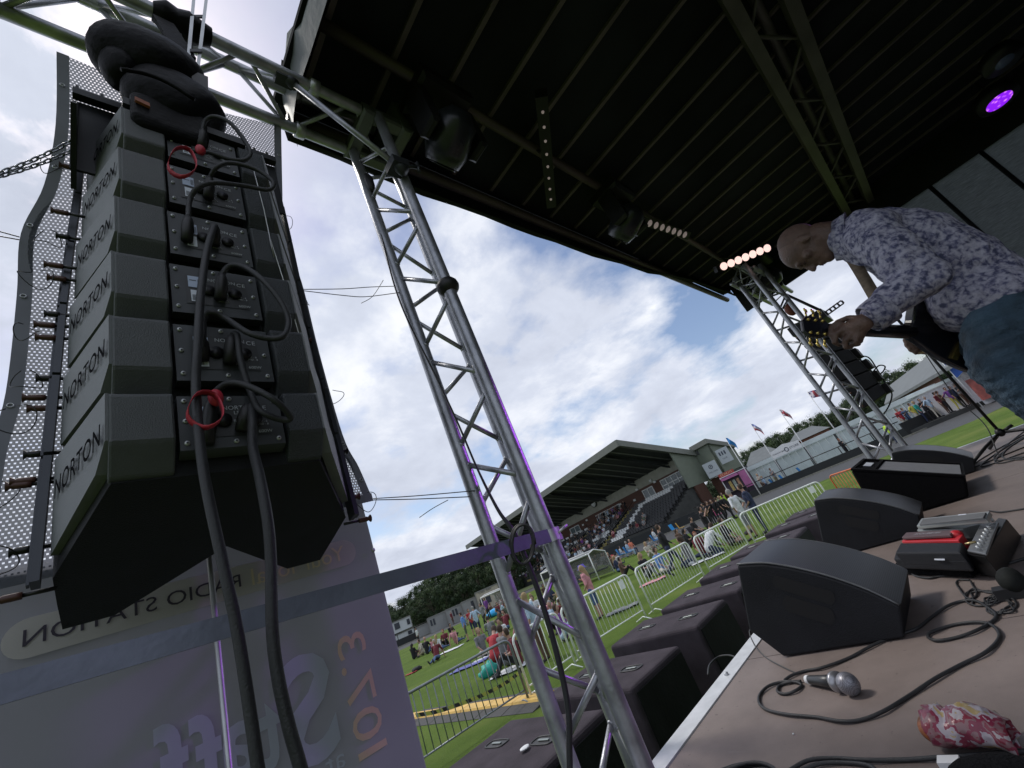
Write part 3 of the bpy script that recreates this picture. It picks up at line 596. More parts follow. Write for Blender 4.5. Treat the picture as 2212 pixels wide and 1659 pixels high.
# hoist in its black cover
ho = thing('chain_hoist', (0.16, .98, 1.55), 'chain hoist wrapped in a lumpy black weather cover above the near array', 'hoist')
def lump(c, r, m, seed, amp=.12, nu=28, nv=18, hf=.5):
    mb = MB(); mb.ball(c, r, None, nu, nv); c = Vector(c); sd = Vector((seed*3.1, seed*1.7, seed))
    for i, v in enumerate(mb.v):
        d = v-c; mb.v[i] = c+d*(1+amp*noise.noise((v+sd)*9)+amp*hf*noise.noise((v+sd)*24))
    return mb
VIN = mat('black_vinyl_cover', (0.005, 0.005, 0.006), 0.5, 0, 0.3, 8, 0.5, 30, spec=0.1)
mb = lump((.135, .985, 1.83), (.15, .11, .112), None, 1, .13, 36, 22, .18)
pl_ = at(262, 150, Y=.98); m2 = lump(pl_, (.05, .06, .07), None, 2, .12, 16, 10); mb.v += m2.v; mb.f += [[i+29*0+len(mb.v)-len(m2.v) for i in f] for f in m2.f]; mb.m += m2.m; mb.sm += m2.sm
ob('cover', mb, VIN, ho)
mb = MB()
for k, (x0, y0, x1, y1) in enumerate(((262, 150, 420, 215),)):
    pts = []
    for j in range(9): 
        t = j/8; pts.append(at(x0+(x1-x0)*t, y0+(y1-y0)*t-14*math.sin(math.pi*t), Y=.868))
    mb.tube(pts, .006, 6)
ob('cover_seam', mb, VIN, ho)
mb = MB(); mb.box(.075, .255, .93, 1.09, 1.44, 1.60, None, .02); bevel(ob('motor_body', mb, VIN, ho), .02, 3)
ob('motor_cover', lump((.185, .985, 1.655), (.135, .10, .12), None, 12, .16, 36, 22, .2), VIN, ho)
mb = MB(); p = at(*Q1(930, 670), Y=.925); mb.obox(p, (.016, 0, -.004), (0, .004, 0), (0, 0, .008)); ob('sticker', mb, mat('worn_orange_sticker', (0.25, 0.07, 0.03)), ho)
sl = thing('truss_sling', (.3, 1.0, 2.2), 'black fabric sleeve and slings wrapped over the upper tube of the truss arm', 'sling')
mb = MB(); pts = [Vector((.15+.035*k, .985, 2.215)) for k in range(6)]; mb.tube(pts, [.035, .05, .045, .052, .045, .035], 12); mb2 = mb
for i, v in enumerate(mb.v): mb.v[i] = v+Vector((0, noise.noise(v*20), noise.noise(v*23+Vector((5, 0, 0)))))*.012
ob('sleeve', mb, VIN, sl)
for (x0, y0, x1, y1, w) in ((375, 70, 392, 190, .022), (400, 95, 422, 215, .02), (352, 45, 400, 120, .03)):
    a = at(x0, y0, Y=.97); b = at(x1, y1, Y=.95); mb = MB(); mb.obox((a+b)/2, (w, 0, 0), (0, .008, 0), (a-b)/2); ob('sling_strap', mb, VIN, sl)
pr = at(430, 190, Y=.945); mb = MB(); mb.obox(pr, (.022, 0, 0), (0, .02, 0), (.004, 0, .055)); mb.obox(at(425, 212, Y=.93), (.03, 0, -.01), (0, .02, 0), (0, 0, .022)); ob('hook_block', mb, BLKM, sl)
lad = thing('steel_strap_ladder', (.27, .94, 1.86), 'narrow bright steel twin strap rising above the black hoist cover', 'strap')
for (x0, y0, x1, y1) in ((421, -30, 403, 168), (449, -30, 428, 142)):
    a = at(x0, y0, Y=.93); b = at(x1, y1, Y=.95); d = (b-a); s = d.normalized().cross(Vector((0, 1, 0)))*.005
    mb = MB(); mb.obox((a+b)/2, s, (0, .004, 0), d/2); ob('strap', mb, STEEL, lad)
for yy in (36, 110):
    a = at(417-(yy-36)*.09, yy, Y=.94); b = at(444-(yy-36)*.1, yy, Y=.94); mb = MB(); mb.obox((a+b)/2, (b-a)/2, (0, .003, 0), Vector((0, 0, .009))); ob('rung', mb, BLKM, lad)
# chain to the left
def chain(a, b, n, label):
    t_ = MB(); d = (b-a)/n; u = d.normalized(); 
    for k in range(n):
        c = a+d*(k+.5)+Vector((0, 0, -.012*math.sin(math.pi*(k+.5)/n))); w = u.cross(Vector((0, 1, 0))).normalized() if k % 2 else Vector((0, 1, 0))
        w = (w+Vector((0, .5, .4))).normalized() if k % 2 else w
        pts = []
        L = d.length*.66
        for j in range(12):
            th = 2*math.pi*j/12; pts.append(c+u*(math.cos(th)*L)+w*(math.sin(th)*L*.42))
        t_.tube(pts, .0022, 6, None, False, True)
    return ob('chain', t_, mat('chain_steel', (0.3, 0.31, 0.33), 0.35, 0.8), None, label, 'chain')
chain(at(-30, 384, Y=1.15), at(163, 300, Y=1.15), 13, 'upper strand of steel chain coming in from the left edge to the near array')
chain(at(-30, 388, Y=1.17), at(163, 322, Y=1.17), 13, 'lower strand of steel chain coming in from the left edge to the near array')
# perforated scrim behind the array
def scrim_mat():
    m = bpy.data.materials.new('perforated_scrim'); m.use_nodes = True; t = m.node_tree; t.nodes.clear()
    o = t.nodes.new('ShaderNodeOutputMaterial'); tcn = t.nodes.new('ShaderNodeTexCoord'); sp = t.nodes.new('ShaderNodeSeparateXYZ'); t.links.new(tcn.outputs['UV'], sp.inputs[0])
    def M(op, a, b=None, v=None):
        n = t.nodes.new('ShaderNodeMath'); n.operation = op; t.links.new(a, n.inputs[0])
        if b is not None: t.links.new(b, n.inputs[1])
        if v is not None: n.inputs[1].default_value = v
        return n.outputs[0]
    row = M('MULTIPLY', sp.outputs[1], v=1.0); fl = M('FLOOR', row); par = M('MULTIPLY', M('MODULO', fl, v=2.0), v=0.5)
    u = M('FRACT', M('ADD', sp.outputs[0], par)); v = M('FRACT', row)
    du = M('ABSOLUTE', M('SUBTRACT', u, v=.5)); dv = M('ABSOLUTE', M('SUBTRACT', v, v=.5))
    hole = M('MULTIPLY', M('LESS_THAN', du, v=.21), M('LESS_THAN', dv, v=.21))
    d = t.nodes.new('ShaderNodeBsdfDiffuse'); tl = t.nodes.new('ShaderNodeBsdfTranslucent'); tp = t.nodes.new('ShaderNodeBsdfTransparent'); m1 = t.nodes.new('ShaderNodeMixShader'); m2 = t.nodes.new('ShaderNodeMixShader')
    d.inputs[0].default_value = (.13, .135, .155, 1); tl.inputs[0].default_value = (.34, .35, .4, 1); m1.inputs[0].default_value = .5
    t.links.new(d.outputs[0], m1.inputs[1]); t.links.new(tl.outputs[0], m1.inputs[2]); t.links.new(hole, m2.inputs[0]); t.links.new(m1.outputs[0], m2.inputs[1]); t.links.new(tp.outputs[0], m2.inputs[2]); t.links.new(m2.outputs[0], o.inputs[0]); return m
Lp = [(122, 112, 1.2), (120, 270, 1.28), (95, 400, 1.36), (45, 505, 1.42), (36, 640, 1.46), (12, 850, 1.48), (-30, 1000, 1.49), (-70, 1290, 1.5)]
Rp = [(607, 272, 1.2), (610, 420, 1.3), (613, 505, 1.36), (652, 612, 1.42), (690, 765, 1.45), (740, 940, 1.47), (775, 1010, 1.47), (806, 1082, 1.46)]
LS = spline([at(x, y, Y=Y_) for x, y, Y_ in Lp], 6); RS = spline([at(x, y, Y=Y_) for x, y, Y_ in Rp], 6)
sc_ = thing('mesh_scrim', (.3, 1.5, .45), 'grey perforated mesh sheet hanging behind the near array with sagging edges', 'banner mesh')
G_ = []; nn = len(LS); nx = 22
for i in range(nn):
    rowp = []
    for j in range(nx+1):
        t = j/nx; p = LS[i].lerp(RS[i], t); sag = -.05*math.sin(math.pi*t)*max(0, 1-i/10) ; p.y += .03*math.sin(t*9+i*.25)*min(1, i/6)*math.sin(math.pi*t); p.z += sag; rowp.append(p)
    G_.append(rowp)
mb = MB(); mb.grid(G_, None, True); so = ob('mesh', mb, scrim_mat(), sc_)
me = so.data; uv = me.uv_layers.new(name='uv'); off = wloc(sc_); GS = .0098
for lp in me.loops:
    v = me.vertices[lp.vertex_index].co+off; uv.data[lp.index].uv = (v.x/GS, v.z/GS*1.0)
HEM = mat('scrim_hem', (0.2, 0.205, 0.24), 0.8, 0, 0.15)
for S_, sg in ((LS, 1), (RS, -1)):
    mb = MB(); mb.grid([[p+Vector((0, -.002, 0)), p+Vector((sg*.03, -.002, 0))] for p in S_]); ob('hem', mb, HEM, sc_)
    for k in range(3, len(S_), 7):
        mb = MB(); p = S_[k]+Vector((sg*.013, -.005, 0)); pts = [p+Vector((math.cos(a)*.006, 0, math.sin(a)*.006)) for a in [2*math.pi*j/10 for j in range(10)]]; mb.tube(pts, .0016, 5, None, False, True); ob('eyelet', mb, STEEL, sc_)
mb = MB(); bt = [LS[-1].lerp(RS[-1], t/10) for t in range(11)]; mb.grid([[p+Vector((0, -.002, 0)), p+Vector((0, -.002, .03))] for p in bt]); ob('hem', mb, HEM, sc_)
def tie(pts, label, r=.0018):
    mb = MB(); mb.tube(spline(pts, 4), r, 6); return ob('tie_cord', mb, BLKR, None, label, 'cord')
Lc = Vector((LL[0], LL[1], 0))
def onL(x, y): p = at(x, y, d=1.5); return p
tie([at(655, 625, Y=1.42), at(740, 624, Y=1.36), at(800, 620, d=1.6), at(862, 618, d=1.5)], 'upper black tie cord from the mesh sheet to the near tower, upper strand')
tie([at(655, 628, Y=1.42), at(740, 638, Y=1.36), at(790, 641, d=1.6), at(862, 632, d=1.5)], 'upper black tie cord from the mesh sheet to the near tower, lower strand')
tie([at(780, 655, d=1.6), at(805, 640, d=1.58), at(828, 605, d=1.56)], 'short loose end of cord knotted above the upper tie', .0014)
tie([at(806, 1077, Y=1.46), at(900, 1071, d=1.6), at(1026, 1060, d=1.49)], 'lower black tie cord from the mesh corner to the near tower, upper strand')
tie([at(806, 1080, Y=1.46), at(900, 1078, d=1.6), at(1015, 1073, d=1.5)], 'lower black tie cord from the mesh corner to the near tower, lower strand')
tie([at(906, 1118, d=1.58), at(935, 1098, d=1.57), at(968, 1080, d=1.56)], 'loose cord end hanging under the lower tie', .0014)
tie([at(-30, 492, Y=1.42), at(42, 512, Y=1.42)], 'black cord from the left edge to the mesh sheet, upper strand'); tie([at(-30, 505, Y=1.42), at(42, 518, Y=1.42)], 'black cord from the left edge to the mesh sheet, lower strand')
# printed banner below
YB = 1.55
bn = thing('printed_banner', (.1, YB, GZ+.9), 'large mauve grey printed banner seen from its back with mirrored radio station lettering', 'banner')
def cloth_mat(name, col, tl=.5):
    m = bpy.data.materials.new(name); m.use_nodes = True; t = m.node_tree; t.nodes.clear()
    o = t.nodes.new('ShaderNodeOutputMaterial'); d = t.nodes.new('ShaderNodeBsdfDiffuse'); b = t.nodes.new('ShaderNodeBsdfTranslucent'); mx = t.nodes.new('ShaderNodeMixShader')
    tcn = t.nodes.new('ShaderNodeTexCoord'); n = t.nodes.new('ShaderNodeTexNoise'); n.inputs['Scale'].default_value = 1.5; n.inputs['Detail'].default_value = 5; t.links.new(tcn.outputs['Object'], n.inputs['Vector'])
    r = t.nodes.new('ShaderNodeValToRGB'); e = r.color_ramp.elements; e[0].position = .3; e[1].position = .7; e[0].color = tuple(c*.9 for c in col)+(1,); e[1].color = tuple(c*1.1 for c in col)+(1,)
    t.links.new(n.outputs['Fac'], r.inputs[0]); t.links.new(r.outputs[0], d.inputs[0]); t.links.new(r.outputs[0], b.inputs[0]); mx.inputs[0].default_value = tl
    t.links.new(d.outputs[0], mx.inputs[1]); t.links.new(b.outputs[0], mx.inputs[2]); t.links.new(mx.outputs[0], o.inputs[0]); return m
BANM = cloth_mat('banner_mauve', (.35, .355, .39)); PILL = cloth_mat('banner_pale', (.62, .60, .57)); TAN = cloth_mat('banner_tan', (.80, .62, .46)); BLUE = cloth_mat('banner_pale_blue', (.56, .60, .68)); DRKT = cloth_mat('banner_dark_print', (.10, .09, .12)); GOLD = cloth_mat('banner_gold', (.85, .75, .55))
mb = MB(); P = []
for i in range(13):
    z = .46-(.46-(GZ+.9))*i/12
    P.append([Vector((-.75+(.75+.742)*j/20, YB+.006*math.sin(j*.8+i*.5), z)) for j in range(21)])
mb.grid(P); mb.grid([[p+Vector((0, .004, 0)) for p in r][::-1] for r in P]); ob('sheet', mb, BANM, bn)
yy = YB-.009
mb = MB(); pl = []; xr_, xl_, zc_, hr = at(770, 1195, Y=yy).x, at(0, 1402, Y=yy).x, .185*YB+.004, .043
for k in range(13): a = -math.pi/2+math.pi*k/12; pl.append((xr_-hr+hr*math.cos(a), yy, zc_+hr*math.sin(a)))
for k in range(13): a = math.pi/2+math.pi*k/12; pl.append((xl_+hr+hr*math.cos(a), yy, zc_+hr*math.sin(a)))
mb.add(pl, [list(range(26))]); ob('pale_strip', mb, PILL, bn)
yt = YB-.012; MXm = (-1, 0, 0); Z0 = (0, 0, 1)
def fit(s, x0, x1, zc, h, m, nm='lettering'):
    vs, fs = text_mesh(s); xs = [v.x for v in vs]; w = max(xs)-min(xs); c = (max(xs)+min(xs))/2; ys = [v.y for v in vs]; k = abs(x1-x0)/w
    kk = h/(max(ys)-min(ys)) if h else k; cy = (max(ys)+min(ys))/2
    mb = MB(); mb.add([((x0+x1)/2-(v.x-c)*k, yt, zc+(v.y-cy)*kk) for v in vs], fs); return ob(nm, mb, m, bn)
fit('Your local', at(748, 1215, Y=yt).x, at(546, 1265, Y=yt).x, zc_, .048, GOLD)
fit('RADIO STATION', at(522, 1270, Y=yt).x, at(48, 1395, Y=yt).x, zc_, .036, DRKT)
def vtext(s, p0, p1, hx, m):   # reads upwards, glyph tops to the right
    vs, fs = text_mesh(s); xs = [v.x for v in vs]; ys = [v.y for v in vs]; cx = (max(xs)+min(xs))/2; cy = (max(ys)+min(ys))/2
    kz = abs(p1.z-p0.z)/(max(xs)-min(xs)); kx = hx/(max(ys)-min(ys)); c = (p0+p1)/2
    mb = MB(); mb.add([(c.x+(v.y-cy)*kx, yt, c.z+(v.x-cx)*kz) for v in vs], [f[::-1] for f in fs]); return ob('lettering', mb, m, bn)
vtext('I07.3', at(810, 1625, Y=yt), at(752, 1370, Y=yt), .088, TAN)
for ch, x, y, w, h in (('S', 668, 1527, .135, .27), ('t', 583, 1588, .06, .15), ('a', 514, 1622, .085, .12), ('f', 447, 1636, .062, .19), ('f', 372, 1660, .062, .19)):
    p = at(x, y, Y=yt); vs, fs = text_mesh(ch, off=.02); xs = [v.x for v in vs]; ys = [v.y for v in vs]; mb = MB()
    mb.add([(p.x-(v.x-(max(xs)+min(xs))/2)/(max(xs)-min(xs))*w, yt, p.z+(v.y-(max(ys)+min(ys))/2)/(max(ys)-min(ys))*h) for v in vs], fs); ob('lettering', mb, BLUE, bn)
fit('at the', at(745, 1640, Y=yt).x, at(600, 1672, Y=yt).x, at(717, 1648, Y=yt).z, .045, BLUE)
mb = MB(); 
p = at(806, 1188, Y=YB-.02); mb.ball(p, (.008, .005, .008), None, 8, 6); ob('eyelet', mb, STEEL, bn)
# flat bar and thin pole in front of the banner
fb = thing('flat_bar', (.4, .97, .1), 'long flat steel bar clamped across the near tower in front of the banner', 'bar')
a = at(-60, 1507, Y=.985); b = at(1186, 1157, Y=.925)
mb = MB(); d = (b-a); u = d.normalized(); n_ = Vector((u.y, -u.x, 0)).normalized(); w_ = u.cross(n_).normalized()
mb.obox((a+b)/2, d/2, n_*.003, w_*.019); ob('bar', mb, mat('bar_steel', (0.15, 0.165, 0.22), 0.45, 0.3, 0.2, 7, 0.1, 60), fb)
mb = MB(); c = Vector((RL[0], RL[1], b.z)); 
ring = [c+Vector((math.cos(t)*.029, math.sin(t)*.029, 0)) for t in [2*math.pi*k/20 for k in range(20)]]
mb.grid([[p+Vector((0, 0, -.018)) for p in ring]+[ring[0]+Vector((0, 0, -.018))], [p+Vector((0, 0, .018)) for p in ring]+[ring[0]+Vector((0, 0, .018))]])
mb.box(c.x+.027, c.x+.045, c.y-.008, c.y+.008, c.z-.02, c.z+.02); mb.tube([c+Vector((.02, -.02, .0)), c+Vector((.055, -.035, .012))], .004, 8); ob('clamp', mb, STEEL, fb)
mb = MB(); tp = at(452, 1200, Y=1.32); mb.tube([(tp.x, 1.32, 1.2), (tp.x, 1.32, GZ)], .0062, 12); ob('thin_pole', mb, STEEL, None, 'thin shiny metal pole standing between the banner and the hanging cables', 'pole')
# black cable running down inside the near tower with its connector and coil
tcx = thing('tower_cable', (1.0, 1.1, GZ), 'black cable running down inside the near tower from a round connector', 'cable')
pts = [at(x, y, d=dd) for x, y, dd in ((797, 415, 1.5), (806, 440, 1.5), (822, 500, 1.5), (850, 610, 1.48), (880, 690, 1.45), (930, 790, 1.42), (985, 905, 1.37), (1030, 1010, 1.33), (1075, 1100, 1.3), (1110, 1150, 1.28), (1145, 1230, 1.27), (1180, 1330, 1.27), (1212, 1450, 1.27), (1228, 1540, 1.27), (1230, 1620, 1.27), (1232, 1720, 1.27))]
mb = MB(); S_ = spline(pts, 6); mb.tube(S_, [.0035 if i < 42 else .0075 if i > 58 else .0035+.004*(i-42)/16 for i in range(len(S_))], 10); ob('lead', mb, CAB, tcx)
mb = MB(); c = at(795, 385, d=1.5); mb.tube([c+Vector((0, 0, .03)), c, c+Vector((0, 0, -.005)), c+Vector((0, 0, -.06)), c+Vector((.002, 0, -.1))], [.01, .02, .022, .02, .008], 14); ob('connector', mb, BLKR, tcx)
mb = MB(); pts = []
for k in range(34):
    a = 2*math.pi*k/11; pts.append(at(1124+24*math.cos(a)+k*.25, 1176+44*math.sin(a)*(1 if k % 3 else .96), d=1.25-.002*k))
mb.tube(spline(pts, 2), .0032, 8); ob('cable_coil', mb, BLKR, tcx)
# ================================================================ things on the deck and in front of it
# floor wedges
def grille_mat():
    m = bpy.data.materials.new('perforated_grille'); m.use_nodes = True; t = m.node_tree; b = t.nodes['Principled BSDF']; b.inputs['Roughness'].default_value = .45; b.inputs['Metallic'].default_value = .3
    tcn = t.nodes.new('ShaderNodeTexCoord'); sp = t.nodes.new('ShaderNodeSeparateXYZ'); t.links.new(tcn.outputs['UV'], sp.inputs[0])
    def M(op, a, b_=None, v=None):
        n = t.nodes.new('ShaderNodeMath'); n.operation = op; t.links.new(a, n.inputs[0])
        if b_ is not None: t.links.new(b_, n.inputs[1])
        if v is not None: n.inputs[1].default_value = v
        return n.outputs[0]
    row = sp.outputs[1]; par = M('MULTIPLY', M('MODULO', M('FLOOR', row), v=2.0), v=.5)
    u = M('SUBTRACT', M('FRACT', M('ADD', sp.outputs[0], par)), v=.5); v = M('SUBTRACT', M('FRACT', row), v=.5)
    d2 = M('ADD', M('MULTIPLY', u, u), M('MULTIPLY', v, v)); h = M('LESS_THAN', d2, v=.11)
    mx = t.nodes.new('ShaderNodeMix'); mx.data_type = 'RGBA'; t.links.new(h, mx.inputs[0]); mx.inputs[6].default_value = (.04, .042, .05, 1); mx.inputs[7].default_value = (.004, .004, .005, 1)
    t.links.new(mx.outputs[2], b.inputs['Base Color']); return m
GRL = grille_mat()
PROF = [(.80, -.262), (.882, -.47), (.815, -.566), (.455, -.566), (.417, -.487)]
CURV = [(.80, -.262), (.713, -.281), (.642, -.312), (.577, -.349), (.52, -.388), (.465, -.434), (.417, -.487)]
def wedge(x0, x1, dy, label, grp='curved floor wedge monitors'):
    t_ = thing('floor_monitor', ((x0+x1)/2, .65+dy, DECK), label, 'stage monitor', grp)
    pl = PROF[1:4]+CURV[::-1]
    mb = MB(); mb.prism([(0, y+dy, z) for y, z in pl], (x0, 0, 0), (x1, 0, 0)); bevel(ob('cabinet', mb, BLKG2, t_), .006, 2, 30)
    mb = MB(); n = Vector((0, 0, 0)); S_ = spline([(0, y+dy, z) for y, z in CURV], 4)
    P = []
    for i, p in enumerate(S_):
        a = S_[min(i+1, len(S_)-1)]-S_[max(i-1, 0)]; nn = Vector((0, a.z, -a.y)).normalized();  nn = nn if nn.z > 0 else -nn
        P.append([Vector((x, p.y, p.z))+nn*.005 for x in (x0+.012, x1-.012)])
    mb.grid(P); g = ob('grille', mb, GRL, t_); me = g.data; uv = me.uv_layers.new(name='uv')
    arc = [0.0]
    for i in range(1, len(S_)): arc.append(arc[-1]+(S_[i]-S_[i-1]).length)
    for lp in me.loops: k = lp.vertex_index; uv.data[lp.index].uv = (((k % 2)*(x1-x0-.024))/.0058, arc[k//2]/.005)
    mb = MB(); mb.tube([Vector((x0+.006, p.y, p.z+.004)) for p in S_], .0035, 6); mb2 = ob('grille_rim', mb, mat('rim_grey', (.13, .135, .14), .5, .3), t_)
    mb = MB(); mb.tube([Vector((x1-.006, p.y, p.z+.004)) for p in S_], .0035, 6); ob('grille_rim', mb, mat('rim_grey', (.13, .135, .14)), t_)
    for (ya, za, yb, zb_, hh) in ((.70, -.345, .575, -.425, .022), (.705, -.415, .61, -.475, .026)):  # flat black plates, colouring in the shade of the hand recesses
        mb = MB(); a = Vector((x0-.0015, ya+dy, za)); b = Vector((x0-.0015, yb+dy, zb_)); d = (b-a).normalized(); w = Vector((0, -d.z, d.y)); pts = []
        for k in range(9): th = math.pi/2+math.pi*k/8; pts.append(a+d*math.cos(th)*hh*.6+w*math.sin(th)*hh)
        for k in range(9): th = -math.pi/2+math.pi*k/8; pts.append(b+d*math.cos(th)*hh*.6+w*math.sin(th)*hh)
        mb.add([p+Vector((.001, 0, 0)) for p in pts]+[p for p in pts], [list(range(18, 36))]+[(j, (j+1) % 18, (j+1) % 18+18, j+18) for j in range(18)]); ob('handle', mb, mat('deep_black', (.004, .004, .005), .7, 0, 0), t_)
    return t_
BLKG2 = mat('monitor_black', (0.012, 0.013, 0.016), 0.6, 0, 0.25, 9, 0.22, 330, spec=0.25)
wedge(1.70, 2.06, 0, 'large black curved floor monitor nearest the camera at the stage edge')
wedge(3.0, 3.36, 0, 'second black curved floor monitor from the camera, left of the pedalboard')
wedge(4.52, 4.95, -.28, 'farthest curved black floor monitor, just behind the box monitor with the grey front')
# box monitor with grey foam front
def M_(x, y): return (1810.4+x*.18155, 932.6+y*.18155)
bx = thing('floor_monitor', (3.9, .5, DECK), 'black carpeted box monitor with a flat grey front panel and white label', 'stage monitor')
Xn, Xf = 3.60, 4.22
p1, p4 = at(*M_(150, 465), X=Xn), at(*M_(1520, 548), X=Xn); bl, brr = at(*M_(185, 720), X=Xn), at(*M_(1580, 805), X=Xn)
pr = [(p1.y, p1.z), (bl.y-.02, DECK+.004), (brr.y, DECK+.004), (p4.y, p4.z)]
mb = MB(); mb.prism([(0, y, z) for y, z in pr], (Xn, 0, 0), (Xf, 0, 0)); bevel(ob('cabinet', mb, mat('black_carpet', (.006, .006, .007), .95, 0, .3, 60, .8, 200, spec=0.1), bx), .012, 3)
e1 = Vector((0, p4.y-p1.y, p4.z-p1.z)); up = Vector((0, -e1.z, e1.y)).normalized(); up = up if up.z > 0 else -up
def bxp(u, v, h=.006): return Vector((Xn+(Xf-Xn)*v, p1.y, p1.z))+e1*u+up*h
mb = MB(); mb.hexa([bxp(.25, .1, .002), bxp(.97, .1, .002), bxp(.97, .9, .002), bxp(.25, .9, .002), bxp(.25, .1), bxp(.97, .1), bxp(.97, .9), bxp(.25, .9)]); ob('front_panel', mb, mat('grey_foam', (.2, .21, .23), .85, 0, .1, 30, .3, 200), bx)
mb = MB(); mb.hexa([bxp(.07, .42, .002), bxp(.15, .42, .002), bxp(.15, .72, .002), bxp(.07, .72, .002), bxp(.07, .42), bxp(.15, .42), bxp(.15, .72), bxp(.07, .72)]); ob('sticker', mb, LBL, bx)
mb = MB()
for (u0, u1, v0, v1) in ((0, 1, 0, .07), (0, 1, .93, 1), (0, .03, .07, .93), (.98, 1, .07, .93), (.2, .23, .07, .93)): mb.hexa([bxp(u0, v0, .001), bxp(u1, v0, .001), bxp(u1, v1, .001), bxp(u0, v1, .001), bxp(u0, v0, .014), bxp(u1, v0, .014), bxp(u1, v1, .014), bxp(u0, v1, .014)])
ob('edge_trim', mb, mat('black_carpet', (.012, .012, .014)), bx)
# pedalboard
def Pq(x, y): return (1865.2+x*.16534, 1069.8+y*.16534)
def slab(name, q4, z, dz, m, parent, bv=.003, z2=None):
    pts = [at(*Pq(x, y), z=(z if not z2 else z2[i])) for i, (x, y) in enumerate(q4)]
    mb = MB(); mb.hexa([p-Vector((0, 0, dz)) for p in pts]+pts); o = ob(name, mb, m, parent); 
    return bevel(o, bv, 2)
pb = thing('pedalboard', tuple(at(*Pq(1150, 700), z=DECK)), 'black guitar pedalboard crowded with foot pedals on the stage floor', 'pedalboard')
slab('board', [(385, 930), (1350, 960), (1950, 480), (760, 430)], DECK+.035, .03, mat('black_carpet', (.012, .012, .014)), pb)
slab('side_case', [(1330, 770), (1590, 800), (1870, 310), (1760, 290)], DECK+.075, .07, BLKM, pb)
slab('mixer_plate', [(1350, 722), (1595, 765), (1760, 345), (1525, 372)], DECK+.087, .008, mat('brushed_grey_metal', (.2, .21, .22), .4, .5, .15), pb)
mb = MB()
for k in range(9):
    p = at(*Pq(1520+(1700-1520)*k/8, 715-(715-345)*k/8), z=DECK+.09)
    mk = MB(); mk.tube([p, p+Vector((0, 0, .014))], [.0052, .004], 10); ob('knob', mk, SCR, pb)
tp = thing('treadle_pedal', tuple(at(*Pq(1100, 400), z=DECK+.05)), 'long silver treadle pedal with a pale label, rearmost on the pedalboard', 'foot pedal', 'pedals on the board')
slab('base', [(695, 455), (1300, 440), (1560, 360), (760, 380)], DECK+.075, .04, mat('silver_pedal', (.32, .34, .33), .4, .4, .1), tp)
slab('treadle', [(690, 400), (1600, 300), (1645, 205), (755, 300)], DECK+.105, .018, mat('silver_pedal', (.32, .34, .33)), tp, .004, [DECK+.10, DECK+.135, DECK+.135, DECK+.10])
slab('rubber_pad', [(730, 385), (1560, 290), (1600, 222), (775, 312)], DECK+.11, .005, mat('grey_rubber', (.11, .115, .12), .8), tp, .001, [DECK+.106, DECK+.141, DECK+.141, DECK+.106])
slab('sticker', [(1200, 322), (1295, 314), (1345, 240), (1240, 250)], DECK+.13, .003, LBL, tp, .0005, [DECK+.127, DECK+.131, DECK+.131, DECK+.127])
rp = thing('treadle_pedal', tuple(at(*Pq(850, 540), z=DECK+.05)), 'bright red treadle pedal in the middle of the pedalboard', 'foot pedal', 'pedals on the board')
slab('body', [(495, 600), (1240, 590), (1300, 510), (560, 520)], DECK+.085, .045, RED, rp)
slab('treadle', [(497, 550), (1130, 515), (1185, 448), (555, 485)], DECK+.10, .012, mat('dark_red_grey', (.10, .06, .065), .6), rp)
mb = MB(); mb.ball(at(*Pq(1215, 520), z=DECK+.085), (.022, .022, .018), None, 12, 8); ob('heel', mb, RED, rp)
ctr = at(*Pq(830, 498), z=DECK+.1012); ax = (at(*Pq(1080, 480), z=DECK+.1)-at(*Pq(580, 515), z=DECK+.1)).normalized(); ay = Vector((0, 0, 1)).cross(ax); mb = MB(); put_text(mb, 'PITCH SHIFTER', ctr, ax, ay, .02); ob('lettering', mb, INK, rp)
for i, (q4, z, dz, lab) in enumerate((([(410, 750), (1260, 745), (1290, 612), (480, 620)], DECK+.10, .05, 'flat black pedal in front of the red pedal'), ([(390, 830), (1330, 845), (1340, 742), (420, 735)], DECK+.075, .04, 'wide black pedal nearest the camera on the board'))):
    pp_ = thing('foot_pedal', tuple(at(*Pq(850, 700+100*i), z=DECK+.04)), lab, 'foot pedal', 'pedals on the board'); slab('body', q4, z, dz, BLKG2, pp_, .006)
    if i: slab('sticker', [(925, 842), (1060, 845), (1060, 812), (928, 808)], z+.003, .002, LBL, pp_, .0003)
    p = at(*Pq(1330-i*530, 640+i*180), z=z-.01); mb = MB(); mb.tube([p, p+Vector((.0, -.03, 0))], .004, 8); ob('jack', mb, mat('brass_jack', (.5, .4, .2), .35, .8), pp_)
